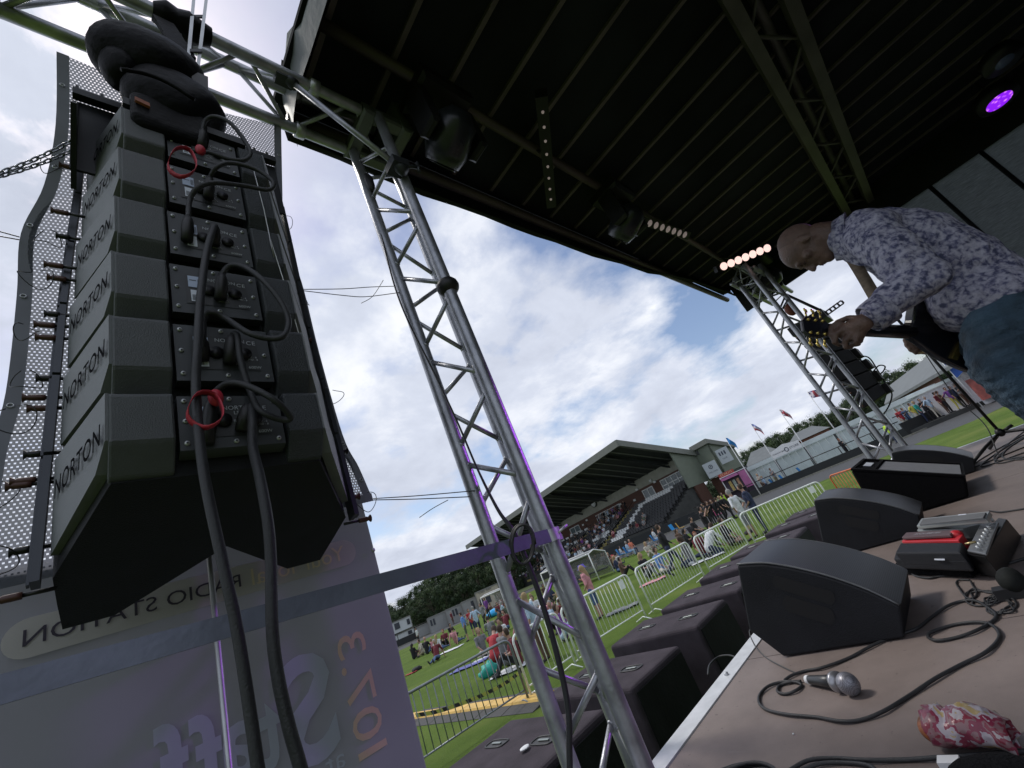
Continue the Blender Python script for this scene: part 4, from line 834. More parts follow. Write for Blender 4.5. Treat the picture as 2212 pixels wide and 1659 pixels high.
# microphone
mi = thing('microphone', tuple(at(1790, 1478, z=DECK)), 'grey handheld microphone with a steel mesh ball head lying on the stage floor', 'microphone')
a = at(1742, 1468, z=DECK+.014); b = at(1807, 1473, z=DECK+.024); c = at(1832, 1477, z=DECK+.027); d = (b-a).normalized()
mb = MB(); mb.tube([a, a+d*.004, a+(b-a)*.55, b], [.009, .0105, .0135, .0175], 18); ob('body', mb, mat('mic_grey', (.05, .052, .055), .4, .4, .1), mi)
mb = MB(); mb.tube([a+d*.004, a+d*.016], [.0112, .0114], 16); ob('tape_band', mb, WHT, mi)
mb = MB(); mb.tube([b-d*.002, b+d*.008], .0245, 20); ob('collar', mb, mat('mic_silver', (.4, .4, .42), .35, .7), mi)
mb = MB(); mb.ball(c, .0262, None, 20, 14); hd = ob('mesh_head', mb, None, mi)
def mesh_mat():
    m = bpy.data.materials.new('mic_mesh'); m.use_nodes = True; t = m.node_tree; b_ = t.nodes['Principled BSDF']; b_.inputs['Metallic'].default_value = .5; b_.inputs['Roughness'].default_value = .4
    w = t.nodes.new('ShaderNodeTexChecker'); w.inputs['Scale'].default_value = 420; w.inputs['Color1'].default_value = (.3, .3, .33, 1); w.inputs['Color2'].default_value = (.12, .12, .14, 1)
    tcn = t.nodes.new('ShaderNodeTexCoord'); t.links.new(tcn.outputs['Object'], w.inputs['Vector']); t.links.new(w.outputs['Color'], b_.inputs['Base Color']); return m
hd.data.materials.clear(); hd.data.materials.append(mesh_mat())
def K5(x, y): return (1481+.3717*x, 1042+.3717*y)
def floor_cable(pts, r, label, name='floor_cable', m=CAB, z=DECK, cat='cable', k=6, group=None, n=8):
    mb = MB(); mb.tube(spline([at(x, y, z=z+r+(0.002*(i % 2))) for i, (x, y) in enumerate(pts)], k), r, n); return ob(name, mb, m, None, label, cat, group)
floor_cable([K5(*p) for p in ((672, 1155), (610, 1160), (550, 1180), (535, 1215), (580, 1230), (640, 1210), (675, 1180), (640, 1160), (560, 1160), (480, 1185), (432, 1235), (430, 1285), (480, 1325), (600, 1350), (760, 1365), (900, 1388), (1020, 1380), (1150, 1330), (1300, 1240), (1450, 1140), (1600, 1060), (1740, 990), (1815, 920), (1820, 870), (1770, 825), (1680, 812), (1550, 830), (1430, 870), (1410, 900), (1460, 918), (1560, 905), (1680, 865), (1780, 810), (1805, 770), (1760, 730), (1690, 690), (1610, 690), (1520, 720), (1420, 790), (1340, 850), (1200, 900), (1080, 950), (950, 1020), (800, 1075), (700, 1095), (620, 1120), (575, 1150))], .0042, 'long black microphone lead looping across the stage floor', k=8)
floor_cable([K5(*p) for p in ((645, 1110), (560, 1070), (470, 1020), (410, 960), (375, 890), (372, 860), (385, 855))], .0022, 'thin grey lead running over the stage edge from the microphone', m=mat('grey_lead', (.06, .06, .06), .6))
floor_cable([K5(*p) for p in ((130, 1120), (140, 1060), (190, 1015), (250, 1005), (300, 1020))], .004, 'black cable end curling up in the gap in front of the stage', z=DECK-.1)
floor_cable([Pq(*p) for p in ((2300, 760), (2090, 830), (1900, 890), (1600, 980), (1430, 1020), (1200, 1040), (1000, 1060), (850, 1080), (700, 1060), (640, 1030))], .0042, 'black lead passing in front of the pedalboard to the right edge')
floor_cable([Pq(*p) for p in ((1650, 205), (1780, 220), (1950, 200), (2200, 160))], .0036, 'black lead leaving the silver pedal to the right')
rn = random.Random(5)
for k, (cx, cy) in enumerate(((1560, 1330), (1760, 1440))):
    pts = []
    for j in range(26):
        a = 2*math.pi*j/7.5+k; R1 = 170*rn.uniform(.5, 1.1); pts.append(Pq(cx+R1*1.35*math.cos(a), cy+R1*.72*math.sin(a)))
    floor_cable(pts, .0026, ('left' if k == 0 else 'right')+' tangle of thin black leads on the floor below the pedalboard')
floor_cable([Pq(*p) for p in ((1390, 1110), (1260, 1105), (1215, 1150), (1260, 1230), (1320, 1310), (1380, 1350), (1460, 1330), (1480, 1260), (1430, 1180), (1400, 1120))], .003, 'small loop of thin black lead just below the pedalboard')
ct = thing('adapter', tuple(at(*Pq(1950, 1200), z=DECK)), 'black crumpled cable bag and adapter at the right edge', 'adapter')
mb = lump(at(*Pq(1960, 1130), z=DECK+.035), (.05, .03, .035), None, 6, .35, 16, 10); ob('bag', mb, BLKC, ct)
mb = MB(); p = at(*Pq(1900, 1270), z=DECK+.015); mb.box(p.x-.02, p.x+.02, p.y-.08, p.y+.03, DECK+.002, DECK+.03); ob('adapter_body', mb, BLKR, ct)
# coils of cable at the bottom
def coil(cx, cy, rx, ry, n, r, label, a0=0, a1=2*math.pi):
    t_ = MB(); rr = random.Random(int(cx)); c = at(cx, cy, z=DECK)
    for k in range(n):
        f = 1-.07*k+rr.uniform(-.02, .02); pts = []
        for j in range(30):
            a = 2*math.pi*j/30; pts.append(Vector((c.x+rx*f*math.cos(a+.1*k), c.y+ry*f*math.sin(a), DECK+r+.004*(k % 3)+.004*math.sin(a*2+k))))
        t_.tube(pts, r, 7, None, False, True)
    return ob('cable_coil', t_, CAB, None, label, 'cable coil')
coil(1600, 1712, .085, .10, 9, .0042, 'thick coil of black cable at the bottom edge, nearest the white stage edge')
floor_cable([(1700, 1668), (1745, 1643), (1800, 1638), (1870, 1642), (1960, 1641), (2030, 1636), (2120, 1630), (2230, 1622)], .0042, 'black cable running along the bottom edge towards the snack bag')
floor_cable([(1720, 1672), (1770, 1650), (1830, 1648), (1880, 1655), (1900, 1675)], .004, 'second black cable loop half hidden by the bottom edge')
mb = MB(); p = at(2052, 1648, z=DECK+.006); mb.obox(p, (.012, .0, 0), (0, .016, 0), (0, 0, .006)); ob('tape_tag', mb, WHT, None, 'white tape tag wrapped round the cable at the bottom right', 'tape')
mb = lump(at(2160, 1690, z=DECK+.03), (.05, .07, .03), None, 8, .15, 20, 12); ob('black_bag', mb, mat('black_carpet', (.012, .012, .014)), None, 'black woolly bag cut off by the bottom right corner', 'bag')
# snack packet
def packet_mat():
    m = bpy.data.materials.new('printed_foil_packet'); m.use_nodes = True; t = m.node_tree; b_ = t.nodes['Principled BSDF']; b_.inputs['Roughness'].default_value = .3
    tcn = t.nodes.new('ShaderNodeTexCoord'); n = t.nodes.new('ShaderNodeTexNoise'); n.inputs['Scale'].default_value = 22; n.inputs['Detail'].default_value = 4; n.inputs['Distortion'].default_value = .4
    t.links.new(tcn.outputs['Object'], n.inputs['Vector']); r = t.nodes.new('ShaderNodeValToRGB'); r.color_ramp.interpolation = 'CONSTANT'; e = r.color_ramp.elements
    for _ in range(5): e.new(.5)
    for i, (p, c) in enumerate(((0, (.36, .27, .12)), (.36, (.36, .32, .35)), (.44, (.20, .03, .06)), (.50, (.22, .12, .13)), (.55, (.20, .03, .05)), (.60, (.36, .32, .33)), (.66, (.34, .25, .12)))): e[i].position = p; e[i].color = c+(1,)
    t.links.new(n.outputs['Fac'], r.inputs[0]); t.links.new(r.outputs[0], b_.inputs['Base Color'])
    n2_ = t.nodes.new('ShaderNodeTexNoise'); n2_.inputs['Scale'].default_value = 45; t.links.new(tcn.outputs['Object'], n2_.inputs['Vector']); bp = t.nodes.new('ShaderNodeBump'); bp.inputs['Strength'].default_value = .8; bp.inputs['Distance'].default_value = .006; t.links.new(n2_.outputs['Fac'], bp.inputs['Height']); t.links.new(bp.outputs[0], b_.inputs['Normal']); return m
sp = thing('snack_packet', tuple(at(2110, 1600, z=DECK)), 'crumpled red and white foil snack packet torn open at the bottom right', 'food packet')
P = []; cF = at(2031, 1625, z=DECK+.02)
o0 = at(2030, 1636, z=DECK+.004); o1 = at(2212, 1640, z=DECK+.004); b0 = at(2040, 1560, z=DECK+.004)
xa = (o1-o0).normalized(); ya = Vector((0, 0, 1)).cross(xa); ya = ya if ya.x > 0 else -ya; L = .115
for i in range(19):
    th = 2*math.pi*i/18; row = []
    for j in range(17):
        s = j/16; h = .029*(1-.45*max(0, (s-.6)/.4)**2)*(1+.12*noise.noise(Vector((i*.6, j*.5, 1)))); w = .042
        q = o0+xa*(L*s)+ya*(w*1.0+w*math.cos(th))+Vector((0, 0, h+h*math.sin(th)*(1 if math.sin(th) > 0 else .95)))
        q += Vector((noise.noise(q*60), noise.noise(q*60+Vector((9, 0, 0))), noise.noise(q*55+Vector((0, 7, 0)))))*.008; q.z = max(q.z, DECK+.002); row.append(q)
    P.append(row)
mb = MB(); mb.grid(P); po = ob('packet', mb, packet_mat(), sp); md = po.modifiers.new('s', 'SOLIDIFY'); md.thickness = .0006
mb = lump(o0+xa*.015+ya*.042+Vector((0, 0, .024)), (.03, .032, .022), None, 3, .4, 18, 12); ob('snack', mb, mat('orange_brown_crisps', (.22, .07, .02), .5, 0, .5, 60), sp)
mb = MB(); p = at(1714, 1586, z=DECK+.001); mb.tube([p, p+Vector((0, 0, .002))], .0022, 8); ob('litter', mb, WHT, None, 'tiny white speck of litter on the stage floor', 'litter')
# microphone stand behind the guitarist
ms = thing('microphone_stand', (5.2, -.085, DECK), 'black microphone stand with folding legs at the far side of the stage', 'microphone stand')
hub = at(2160, 934, X=5.2)
mb = MB(); mb.tube([hub-Vector((0, 0, .03)), Vector((hub.x, hub.y, 1.0))], .011, 10); ob('pole', mb, BLKM, ms)
for (dx_, dy_) in ((-.25, .26), (.3, .12), (-.1, -.36)):
    mb = MB(); mb.tube([hub, hub+Vector((dx_*.5, dy_*.5, (DECK+.012-hub.z)*.45)), Vector((hub.x+dx_, hub.y+dy_, DECK+.012))], .012, 8); ob('leg', mb, BLKM, ms)
mb = MB(); mb.ball(hub, (.03, .03, .035), None, 10, 8); mb.tube([hub+Vector((0, -.02, .0)), hub+Vector((0, -.09, .02))], .012, 8); ob('hub', mb, BLKM, ms)
mb = MB(); mb.tube(spline([Vector((hub.x-.02, hub.y+.01, .4)), Vector((hub.x-.02, hub.y+.06, -.05)), Vector((hub.x-.1, hub.y+.04, -.35)), Vector((hub.x-.3, hub.y+.1, DECK+.006)), Vector((hub.x-.7, hub.y+.02, DECK+.006)), Vector((hub.x-1.1, hub.y-.2, DECK+.006))], 8), .004, 6); ob('lead', mb, CAB, ms)
for k in range(5):
    a = at(2175, 962+k*14, X=4.6); a.z = DECK+.006; y0_ = .15-.1*k
    mb = MB(); mb.tube(spline([Vector((3.4+.5*k, -.9, DECK+.005)), Vector((3.9+.25*k, -.3+.05*k, DECK+.005)), Vector((4.4+.1*k, -.1+.08*k, DECK+.005)), Vector((4.9+.25*k, .05-.1*k, DECK+.005)), Vector((6.2, -.3-.2*k, DECK+.005))], 6), .0045, 6)
    ob('floor_cable', mb, CAB, None, ['nearest', 'second nearest', 'middle', 'second farthest', 'farthest'][k]+' of the black cables crossing the back of the stage floor', 'cable', 'cables crossing the back of the stage floor')
# ---- lamps hanging in the roof
def led_bar(a, b, n, rad, on, label, drop=0.0):
    a, b = Vector(a), Vector(b); t_ = thing('stage_light_bar', (a+b)/2, label, 'stage light'); d = (b-a); u = d.normalized(); dn = (-(a+b)/2).normalized()
    up_ = (Vector((0, 0, 1))-u*u.z).normalized(); s = u.cross(up_)
    mb = MB(); face = dn-u*dn.dot(u); face.normalize(); s = u.cross(face).normalized()
    mb.obox((a+b)/2-face*.04, u*(d.length/2+.04), s*.035, face*.035); ob('housing', mb, BLKM, t_)
    for k in range(n):
        p = a+d*((k+.5)/n)-face*.002; mk = MB(); mk.tube([p-face*.003, p+face*.004], [rad, rad*.8], 14)
        ob('lens', mk, LENS_ON if on else LENS_OFF, t_)
    mb = MB(); mb.tube([(a+b)/2-face*.07, Vector((((a+b)/2).x, .78, 2.36))], .01, 6); ob('bracket', mb, BLKM, t_)
    return t_
LENS_ON = mat('lit_warm_lens', (.8, .7, .65), .3, 0, 0, emit=(1, .68, .62), estr=.95); LENS_OFF = mat('lamp_lens', (.5, .42, .42), .25, 0, .1, emit=(1, .8, .78), estr=.10)
C5 = lambda x, y: (1316.7+x*.4048, y*.4048)
led_bar(at(*C5(200, 1187), z=2.18), at(*C5(418, 1258), z=2.18), 7, .03, False, 'dim bar of seven round lamps under the front of the roof')
led_bar(at(*C5(592, 1428), z=2.14), at(*C5(862, 1316), z=2.14), 7, .045, True, 'lit bar of seven glowing warm lamps near the far tower')
led_bar(at(1171, 226, z=2.2), at(1191, 442, z=2.2), 8, .009, False, 'long thin bar of lamps seen edge on under the middle of the roof')
def moving_head(p, label, s=1.0):
    t_ = thing('moving_light', (p[0], p[1], 2.3), label, 'stage light', 'moving lights hung under the roof'); p = Vector(p)
    mb = MB(); mb.box(p.x-.16*s, p.x+.16*s, p.y-.12*s, p.y+.12*s, p.z+.12, p.z+.22, None, .02); ob('base', mb, BLKM, t_)
    for sg in (-1, 1):
        mb = MB(); mb.box(p.x+sg*.15*s-.025, p.x+sg*.15*s+.025, p.y-.06*s, p.y+.06*s, p.z-.16*s, p.z+.13, None, .015); ob('arm', mb, BLKM, t_)
    mb = MB(); mb.tube([p+Vector((0, -.11*s, -.05)), p+Vector((0, -.06*s, -.07)), p+Vector((0, .08*s, -.12)), p+Vector((0, .14*s, -.15))], [.05*s, .105*s, .115*s, .09*s], 18); ob('head', mb, mat('lamp_head_black', (.02, .022, .028), .3, .2), t_)
    mb = MB(); mb.tube([p+Vector((0, .14*s, -.15)), p+Vector((0, .145*s, -.152))], .08*s, 16); ob('lens', mb, LENS_OFF2, t_)
LENS_OFF2 = mat('dark_glass_lens', (.03, .03, .04), .1, 0, 0)
moving_head(at(965, 265, z=2.12), 'large black moving light nearest the near tower', 1.0)
moving_head(at(1345, 458, z=2.12), 'black moving light beside the dim lamp bar', 1.0)
moving_head(at(1650, 590, z=2.1), 'black moving light at the far front corner of the roof', 1.3)
pl = thing('round_stage_lamp', tuple(at(2159, 219, z=2.12)), 'round stage lamp glowing bright purple at the back of the roof', 'stage light')
p = at(2159, 219, z=2.12); dd = (Vector((1.0, 1.0, .05))-p).normalized()
fc = (-p).normalized().lerp(Vector((0, 0, -1)), .8).normalized()
mb = MB(); mb.tube([p-fc*.16, p-fc*.12, p-fc*.004], [.08, .14, .15], 20); ob('housing', mb, BLKM, pl)
def purple_mat():
    m = bpy.data.materials.new('purple_led_face'); m.use_nodes = True; t = m.node_tree; b_ = t.nodes['Principled BSDF']; tcn = t.nodes.new('ShaderNodeTexCoord'); v = t.nodes.new('ShaderNodeTexVoronoi'); v.inputs['Scale'].default_value = 26
    t.links.new(tcn.outputs['Object'], v.inputs['Vector']); r = t.nodes.new('ShaderNodeValToRGB'); e = r.color_ramp.elements; e[0].color = (.75, .2, 1, 1); e[0].position = .1; e[1].color = (.22, .01, .75, 1); e[1].position = .45
    t.links.new(v.outputs['Distance'], r.inputs[0]); t.links.new(r.outputs[0], b_.inputs['Emission Color']); b_.inputs['Emission Strength'].default_value = 1.0; b_.inputs['Base Color'].default_value = (.05, .02, .1, 1); return m
mb = MB(); mb.tube([p-fc*.003, p+fc*.002], .095, 24); ob('lens', mb, purple_mat(), pl)
mb = MB(); mb.tube([p-fc*.12, Vector((p.x, p.y, ZC))], .012, 6); ob('bracket', mb, BLKM, pl)
li = bpy.data.lights.new('purple_beam', 'SPOT'); li.energy = 330; li.color = (.5, .1, 1); li.spot_size = R_(13); li.spot_blend = .8; li.shadow_soft_size = .12
lo = bpy.data.objects.new('purple_beam', li); COL.objects.link(lo); lo.location = p+dd*.2+fc*.05; lo.rotation_euler = (dd).to_track_quat('-Z', 'Y').to_euler(); lo.parent = None
pc = thing('round_stage_lamp', tuple(at(2165, 135, z=2.1)), 'unlit round stage lamp with a pale blue glint, above the purple one', 'stage light')
p = at(2170, 133, z=2.1); mb = MB(); mb.tube([p-fc*.14, p-fc*.1, p], [.07, .12, .13], 18); ob('housing', mb, BLKM, pc); mb = MB(); mb.tube([p, p+fc*.003], .06, 16); ob('lens', mb, mat('blue_glass', (.1, .13, .25), .15, 0, .1), pc)
# ---- subwoofers in front of the stage
CARP = mat('subwoofer_carpet', (.056, .047, .056), .9, 0, .25, 5, .5, 120, spec=0.15)
def sub(label):
    t_ = thing('subwoofer', (0, 0, 0), label, 'subwoofer', 'subwoofers in a row in front of the stage'); w, d, h = .87, 1.22, .9
    mb = MB(); mb.box(-w/2, w/2, -d/2, d/2, 0, h); bevel(ob('cabinet', mb, CARP, t_), .035, 3)
    for sy in (-.3, .3):
        mb = MB(); pts = []
        for k in range(16):
            a = 2*math.pi*k/16; pts.append(Vector((.0+.062*math.copysign(abs(math.cos(a))**.5, math.cos(a)), sy+.12*math.copysign(abs(math.sin(a))**.5, math.sin(a)), h+.002)))
        mb.add(pts, [list(range(16))], BLKR); mb.tube([p+Vector((0, 0, .001)) for p in pts], .007, 6, BLKR, False, True); hd_ = ob('handle', mb, None, t_)
        mb = MB(); mb.box(-.011, .011, sy-.06, sy+.06, h+.004, h+.012, None, .003); ob('grip_bar', mb, mat('pale_handle_bar', (.25, .28, .27), .45, .5), hd_)
    mb = MB(); mb.box(-w/2+.04, w/2-.04, -d/2-.012, -d/2+.0, .05, h-.05); ob('rear_panel', mb, BLKC, t_)
    return t_
sb0 = None
names = ['nearest subwoofer, with a torn scrap of white tissue on its top', 'second subwoofer from the near tower', 'third subwoofer from the near tower', 'fourth subwoofer from the near tower', 'fifth subwoofer from the near tower, behind the largest wedge', 'sixth subwoofer from the near tower', 'seventh subwoofer from the near tower, beside the second wedge', 'farthest subwoofer in the row']
for i, x in enumerate([2.47, 3.72, 4.96, 6.2, 7.5, 8.85, 10.2, 11.6]):
    s_o = sub(names[i]) if i == 0 else copy_tree(sb0)
    if i == 0: sb0 = s_o
    s_o.location = (x, 3.52-.02*i-(.25 if i > 5 else 0), GZ+.01+(0 if i % 2 else .02)); s_o['label'] = names[i]; s_o.rotation_euler = (0, 0, R_([1, -2, 1.5, -1, 2, 0, -2, 1][i]))
mb = lump((2.35, 3.3, GZ+.95), (.05, .04, .012), None, 9, .5, 14, 8); ob('tissue', mb, WHT, None, 'scrunched scrap of white tissue on the nearest subwoofer', 'litter')
# ---- crowd barriers
WB = mat('white_barrier_paint', (.8, .84, .8), .4, 0, .1, 12); GB = mat('galvanised_barrier', (.22, .24, .26), .45, .6, .2, 9); OB = mat('orange_barrier_paint', (.55, .14, .05), .45, 0, .1)
def barrier(a, b, m, label, plate=False):
    a = Vector((a[0], a[1], 0)); b = Vector((b[0], b[1], 0)); t_ = thing('crowd_barrier', (a+b)/2+Vector((0, 0, GZ)), label, 'barrier', 'crowd barriers along the front of the stage'); d = (b-a).normalized(); L = (b-a).length
    z1 = GZ+1.1; r = .14; pts = [a+Vector((0, 0, GZ+.06)), a+Vector((0, 0, z1-r))]
    for k in range(1, 6): th = math.pi/2*k/6; pts.append(a+d*(r-r*math.cos(th))+Vector((0, 0, z1-r+r*math.sin(th))))
    pts.append(a+d*r+Vector((0, 0, z1)));  pts.append(b-d*r+Vector((0, 0, z1)))
    for k in range(1, 6): th = math.pi/2*k/6; pts.append(b-d*(r-r*math.sin(th))+Vector((0, 0, z1-r+r*math.cos(th))))
    pts += [b+Vector((0, 0, z1-r)), b+Vector((0, 0, GZ+.06))]
    mb = MB(); mb.tube(pts, .024, 10); ob('frame', mb, m, t_)
    mb = MB(); mb.tube([a+Vector((0, 0, GZ+.22)), b+Vector((0, 0, GZ+.22))], .015, 8); ob('bottom_rail', mb, m, t_)
    n = int(L/.125)
    for k in range(1, n):
        p = a+d*(L*k/n); mb = MB(); mb.tube([p+Vector((0, 0, GZ+.22)), p+Vector((0, 0, z1-.01))], .0085, 6); ob('bar', mb, m, t_)
    for e in (a+d*.1, b-d*.1):
        nn = Vector((-d.y, d.x, 0)); mb = MB(); mb.tube([e-nn*.28+Vector((0, 0, GZ+.012)), e+Vector((0, 0, GZ+.1)), e+nn*.28+Vector((0, 0, GZ+.012))], .014, 6); ob('foot', mb, m, t_)
    if plate:
        p = b-d*.3+Vector((0, 0, GZ+.93)); mb = MB(); mb.obox(p, d*.09, Vector((-d.y, d.x, 0))*.004, (0, 0, .1)); ob('name_plate', mb, m, t_)
    return t_
barrier((3.55, 7.85), (5.85, 7.65), GB, 'dull galvanised barrier beside the printed banner, leftmost of the row')
barrier((5.98, 7.7), (7.3, 7.66), WB, 'white barrier seen through the lower part of the near tower')
barrier((7.5, 7.72), (9.8, 7.35), WB, 'white barrier just right of the near tower with a small plate', True)
barrier((10.1, 7.3), (12.6, 6.95), WB, 'white barrier in front of the man in the black jacket')
barrier((12.95, 6.9), (15.1, 6.4), WB, 'white barrier in front of the kneeling people')
barrier((15.4, 6.3), (16.9, 4.05), WB, 'white barrier in front of the embracing couple with a plate by its far end', True)
barrier((17.15, 3.75), (15.7, 2.1), OB, 'orange painted barrier at the far end beside the box monitor')
# hazard tape
def haz_mat():
    m = bpy.data.materials.new('hazard_tape'); m.use_nodes = True; t = m.node_tree; b_ = t.nodes['Principled BSDF']; tcn = t.nodes.new('ShaderNodeTexCoord'); sp_ = t.nodes.new('ShaderNodeSeparateXYZ'); t.links.new(tcn.outputs['UV'], sp_.inputs[0])
    f = t.nodes.new('ShaderNodeMath'); f.operation = 'FRACT'; t.links.new(sp_.outputs[0], f.inputs[0]); g = t.nodes.new('ShaderNodeMath'); g.operation = 'GREATER_THAN'; g.inputs[1].default_value = .55; t.links.new(f.outputs[0], g.inputs[0])
    mx_ = t.nodes.new('ShaderNodeMix'); mx_.data_type = 'RGBA'; t.links.new(g.outputs[0], mx_.inputs[0]); mx_.inputs[6].default_value = (.42, .45, .08, 1); mx_.inputs[7].default_value = (.015, .015, .015, 1); t.links.new(mx_.outputs[2], b_.inputs['Base Color']); return m
S_ = spline([at(x, y, Y=7.95) for x, y in ((898, 1545), (940, 1538), (985, 1524), (1030, 1507), (1070, 1488), (1100, 1470), (1127, 1449))], 5)
mb = MB(); mb.grid([[p+Vector((0, 0, -.03)), p+Vector((0, .005, .03))] for p in S_], None, True); tpo = ob('hazard_tape', mb, haz_mat(), None, 'sagging yellow and black hazard tape behind the leftmost barrier', 'tape')
uv = tpo.data.uv_layers.new(name='uv')
for lp in tpo.data.loops: k = lp.vertex_index; uv.data[lp.index].uv = ((k//2)*.36+(.12 if k % 2 else 0), k % 2)
# yellow and black cable ramp
cr = thing('cable_ramp', (5.9, 9.8, GZ), 'yellow topped cable ramp with black ribbed sides lying on the grass', 'cable ramp')
for k in range(6):
    y0 = 7.1+.92*k; mb = MB(); mb.hexa([(5.72, y0, GZ+.05), (6.05, y0, GZ+.05), (6.05, y0+.9, GZ+.05), (5.72, y0+.9, GZ+.05), (5.74, y0, GZ+.085), (6.03, y0, GZ+.085), (6.03, y0+.9, GZ+.085), (5.74, y0+.9, GZ+.085)]); ob('lid', mb, mat('yellow_ramp', (.62, .4, .1), .6, 0, .15, 6, .8, 25), cr)
    for sg in (-1, 1):
        xa_, xb_ = (5.72, 5.42) if sg < 0 else (6.05, 6.35); mb = MB(); q = sorted((xa_, xb_))
        pts = [(q[0], y0, GZ+.006), (q[1], y0, GZ+.006), (q[1], y0+.9, GZ+.006), (q[0], y0+.9, GZ+.006)]; zt_ = [GZ+.05 if abs(p[0]-xa_) < 1e-6 else GZ+.012 for p in pts]
        mb.hexa(pts+[(p[0], p[1], z) for p, z in zip(pts, zt_)]); ob('ramp_side', mb, mat('ramp_black', (.05, .05, .05), .8, 0, .2, 4, 1, 18), cr)
# ---- far speaker array beside the far tower, seen from its side
fa = thing('speaker_array', (6.5, .5, .2), 'distant black hanging speaker array beside the far tower, seen from its side', 'line array')
XA0, XA1 = 6.25, 6.7
fr_ = spline([at(x, y, X=XA0) for x, y in ((1716, 728), (1760, 772), (1812, 826), (1866, 884))], 4); bk_ = spline([at(x, y, X=XA0) for x, y in ((1790, 706), (1830, 752), (1876, 800), (1914, 850))], 4)
def pick(S_, t): f = t*(len(S_)-1); k = min(int(f), len(S_)-2); return S_[k].lerp(S_[k+1], f-k)
for k in range(6):
    a, b = k/6+.006, (k+1)/6-.006; q = [pick(fr_, a), pick(bk_, a), pick(bk_, b), pick(fr_, b)]
    mb = MB(); mb.prism([(0, p.y, p.z) for p in q], (XA0, 0, 0), (XA1, 0, 0)); cb_ = ob('cabinet', mb, BLKG2, fa); bevel(cb_, .008)
    m0 = pick(bk_, (a+b)/2); m0.y -= .02; mb = MB(); mb.box(XA0+.08, XA1-.08, m0.y-.03, m0.y+.03, m0.z-.055, m0.z+.055); ob('rear_panel', mb, mat('deep_black', (.004, .004, .005)), cb_)
    for s in (.2, .8):
        p = q[0].lerp(q[3], s); mb = MB(); mb.tube([(XA0-.02, p.y-.02, p.z), (XA0-.055, p.y-.02, p.z)], .012, 6); ob('locking_pin', mb, mat('red_brown_grip', (0.13, 0.045, 0.03)), fa)
mb = MB(); p0, p1 = at(1718, 728, X=XA0), at(1795, 700, X=XA0); mb.box(XA0, XA1, p1.y-.02, p0.y+.02, p0.z+.02, p0.z+.14); ob('fly_frame', mb, BLKM, fa)
pb_ = MB(); a, b = at(1770, 688, X=6.4), at(1820, 652, X=6.4); u = (b-a); w = u.cross(Vector((1, 0, 0))).normalized()*.028
for s in (-1, 1): pb_.obox((a+b)/2+w*s*.8, u/2, w*.25, (.006, 0, 0))
for k in range(7): pb_.obox(a+u*(k/6), u*.035, w*.7, (.0055, 0, 0))
ob('perforated_bar', pb_, BLKM, None, 'black bar punched with round holes sticking out above the far speaker array', 'bar')
mb = MB(); mb.tube([at(1680, 628, X=6.6), at(1784, 676, X=6.4)], .018, 8); ob('stay_tube', mb, DRKS if 'DRKS' in globals() else BLKM, None, 'thin dark tube sloping from the far tower top to the punched bar', 'tube')
for k, pts in enumerate((((1810, 704), (1832, 722), (1858, 742), (1846, 748), (1826, 746), (1815, 742)), ((1826, 748), (1848, 758), (1866, 790), (1890, 806), (1904, 806), (1912, 792), (1898, 790), (1882, 806), (1858, 815)), ((1850, 770), (1876, 772), (1896, 800), (1915, 830), (1921, 826), (1905, 836), (1926, 848), (1921, 875), (1905, 900)))):
    mb = MB(); mb.tube(spline([at(x, y, X=6.5) for x, y in pts], 5), .008, 6); ob('speaker_link_cable', mb, CAB, None, ['top', 'middle', 'lowest'][k]+' black cable looping out behind the far speaker array', 'cable', 'cables behind the far array')
mb = MB(); mb.ball(at(1707, 668, X=6.1), (.07, .06, .09), None, 12, 8); ob('rigging_bag', mb, mat('orange_brown_bag', (.16, .04, .02), .7), None, 'orange brown bag hanging at the top of the far tower', 'bag')
# ================================================================ figures: bodies grown from tapered limbs, remeshed to one surface
def capsule(mb, a, b, ra, rb, n=12):
    a, b = Vector(a), Vector(b); d = b-a; L = d.length
    if L < 1e-5: mb.ball(a, ra, None, n, n//2+2); return
    u = d/L; pts = []; rs = []
    for k in range(1, 5): th = math.pi/2*(1-k/4); pts.append(a-u*ra*math.sin(th)); rs.append(max(ra*math.cos(th), 1e-4))
    for k in range(4): th = math.pi/2*(k/4); pts.append(b+u*rb*math.sin(th)); rs.append(rb*math.cos(th))
    pts.insert(0, a-u*ra); rs.insert(0, 1e-4); pts.append(b+u*rb); rs.append(1e-4); mb.tube(pts, rs, n)
def remesh(mb, vox, smooth=2):
    me = bpy.data.meshes.new('tmp'); me.from_pydata([tuple(v) for v in mb.v], [], mb.f); o = bpy.data.objects.new('tmp', me); COL.objects.link(o)
    md = o.modifiers.new('r', 'REMESH'); md.mode = 'VOXEL'; md.voxel_size = vox; md.use_smooth_shade = True
    if smooth: sm = o.modifiers.new('s', 'SMOOTH'); sm.factor = .5; sm.iterations = smooth
    dg = bpy.context.evaluated_depsgraph_get(); dg.update(); ev = o.evaluated_get(dg); r = bpy.data.meshes.new_from_object(ev)
    bpy.data.objects.remove(o); bpy.data.meshes.remove(me); return r
def link_mesh(name, me, m, parent=None, **k):
    off = wloc(parent) if parent else Vector((0, 0, 0))
    if parent: me.transform(Matrix.Translation(-off))
    me.materials.clear()
    for mm in (m if isinstance(m, list) else [m]): me.materials.append(mm)
    o = bpy.data.objects.new(name, me); COL.objects.link(o); o.parent = parent; return tag(o, **k)
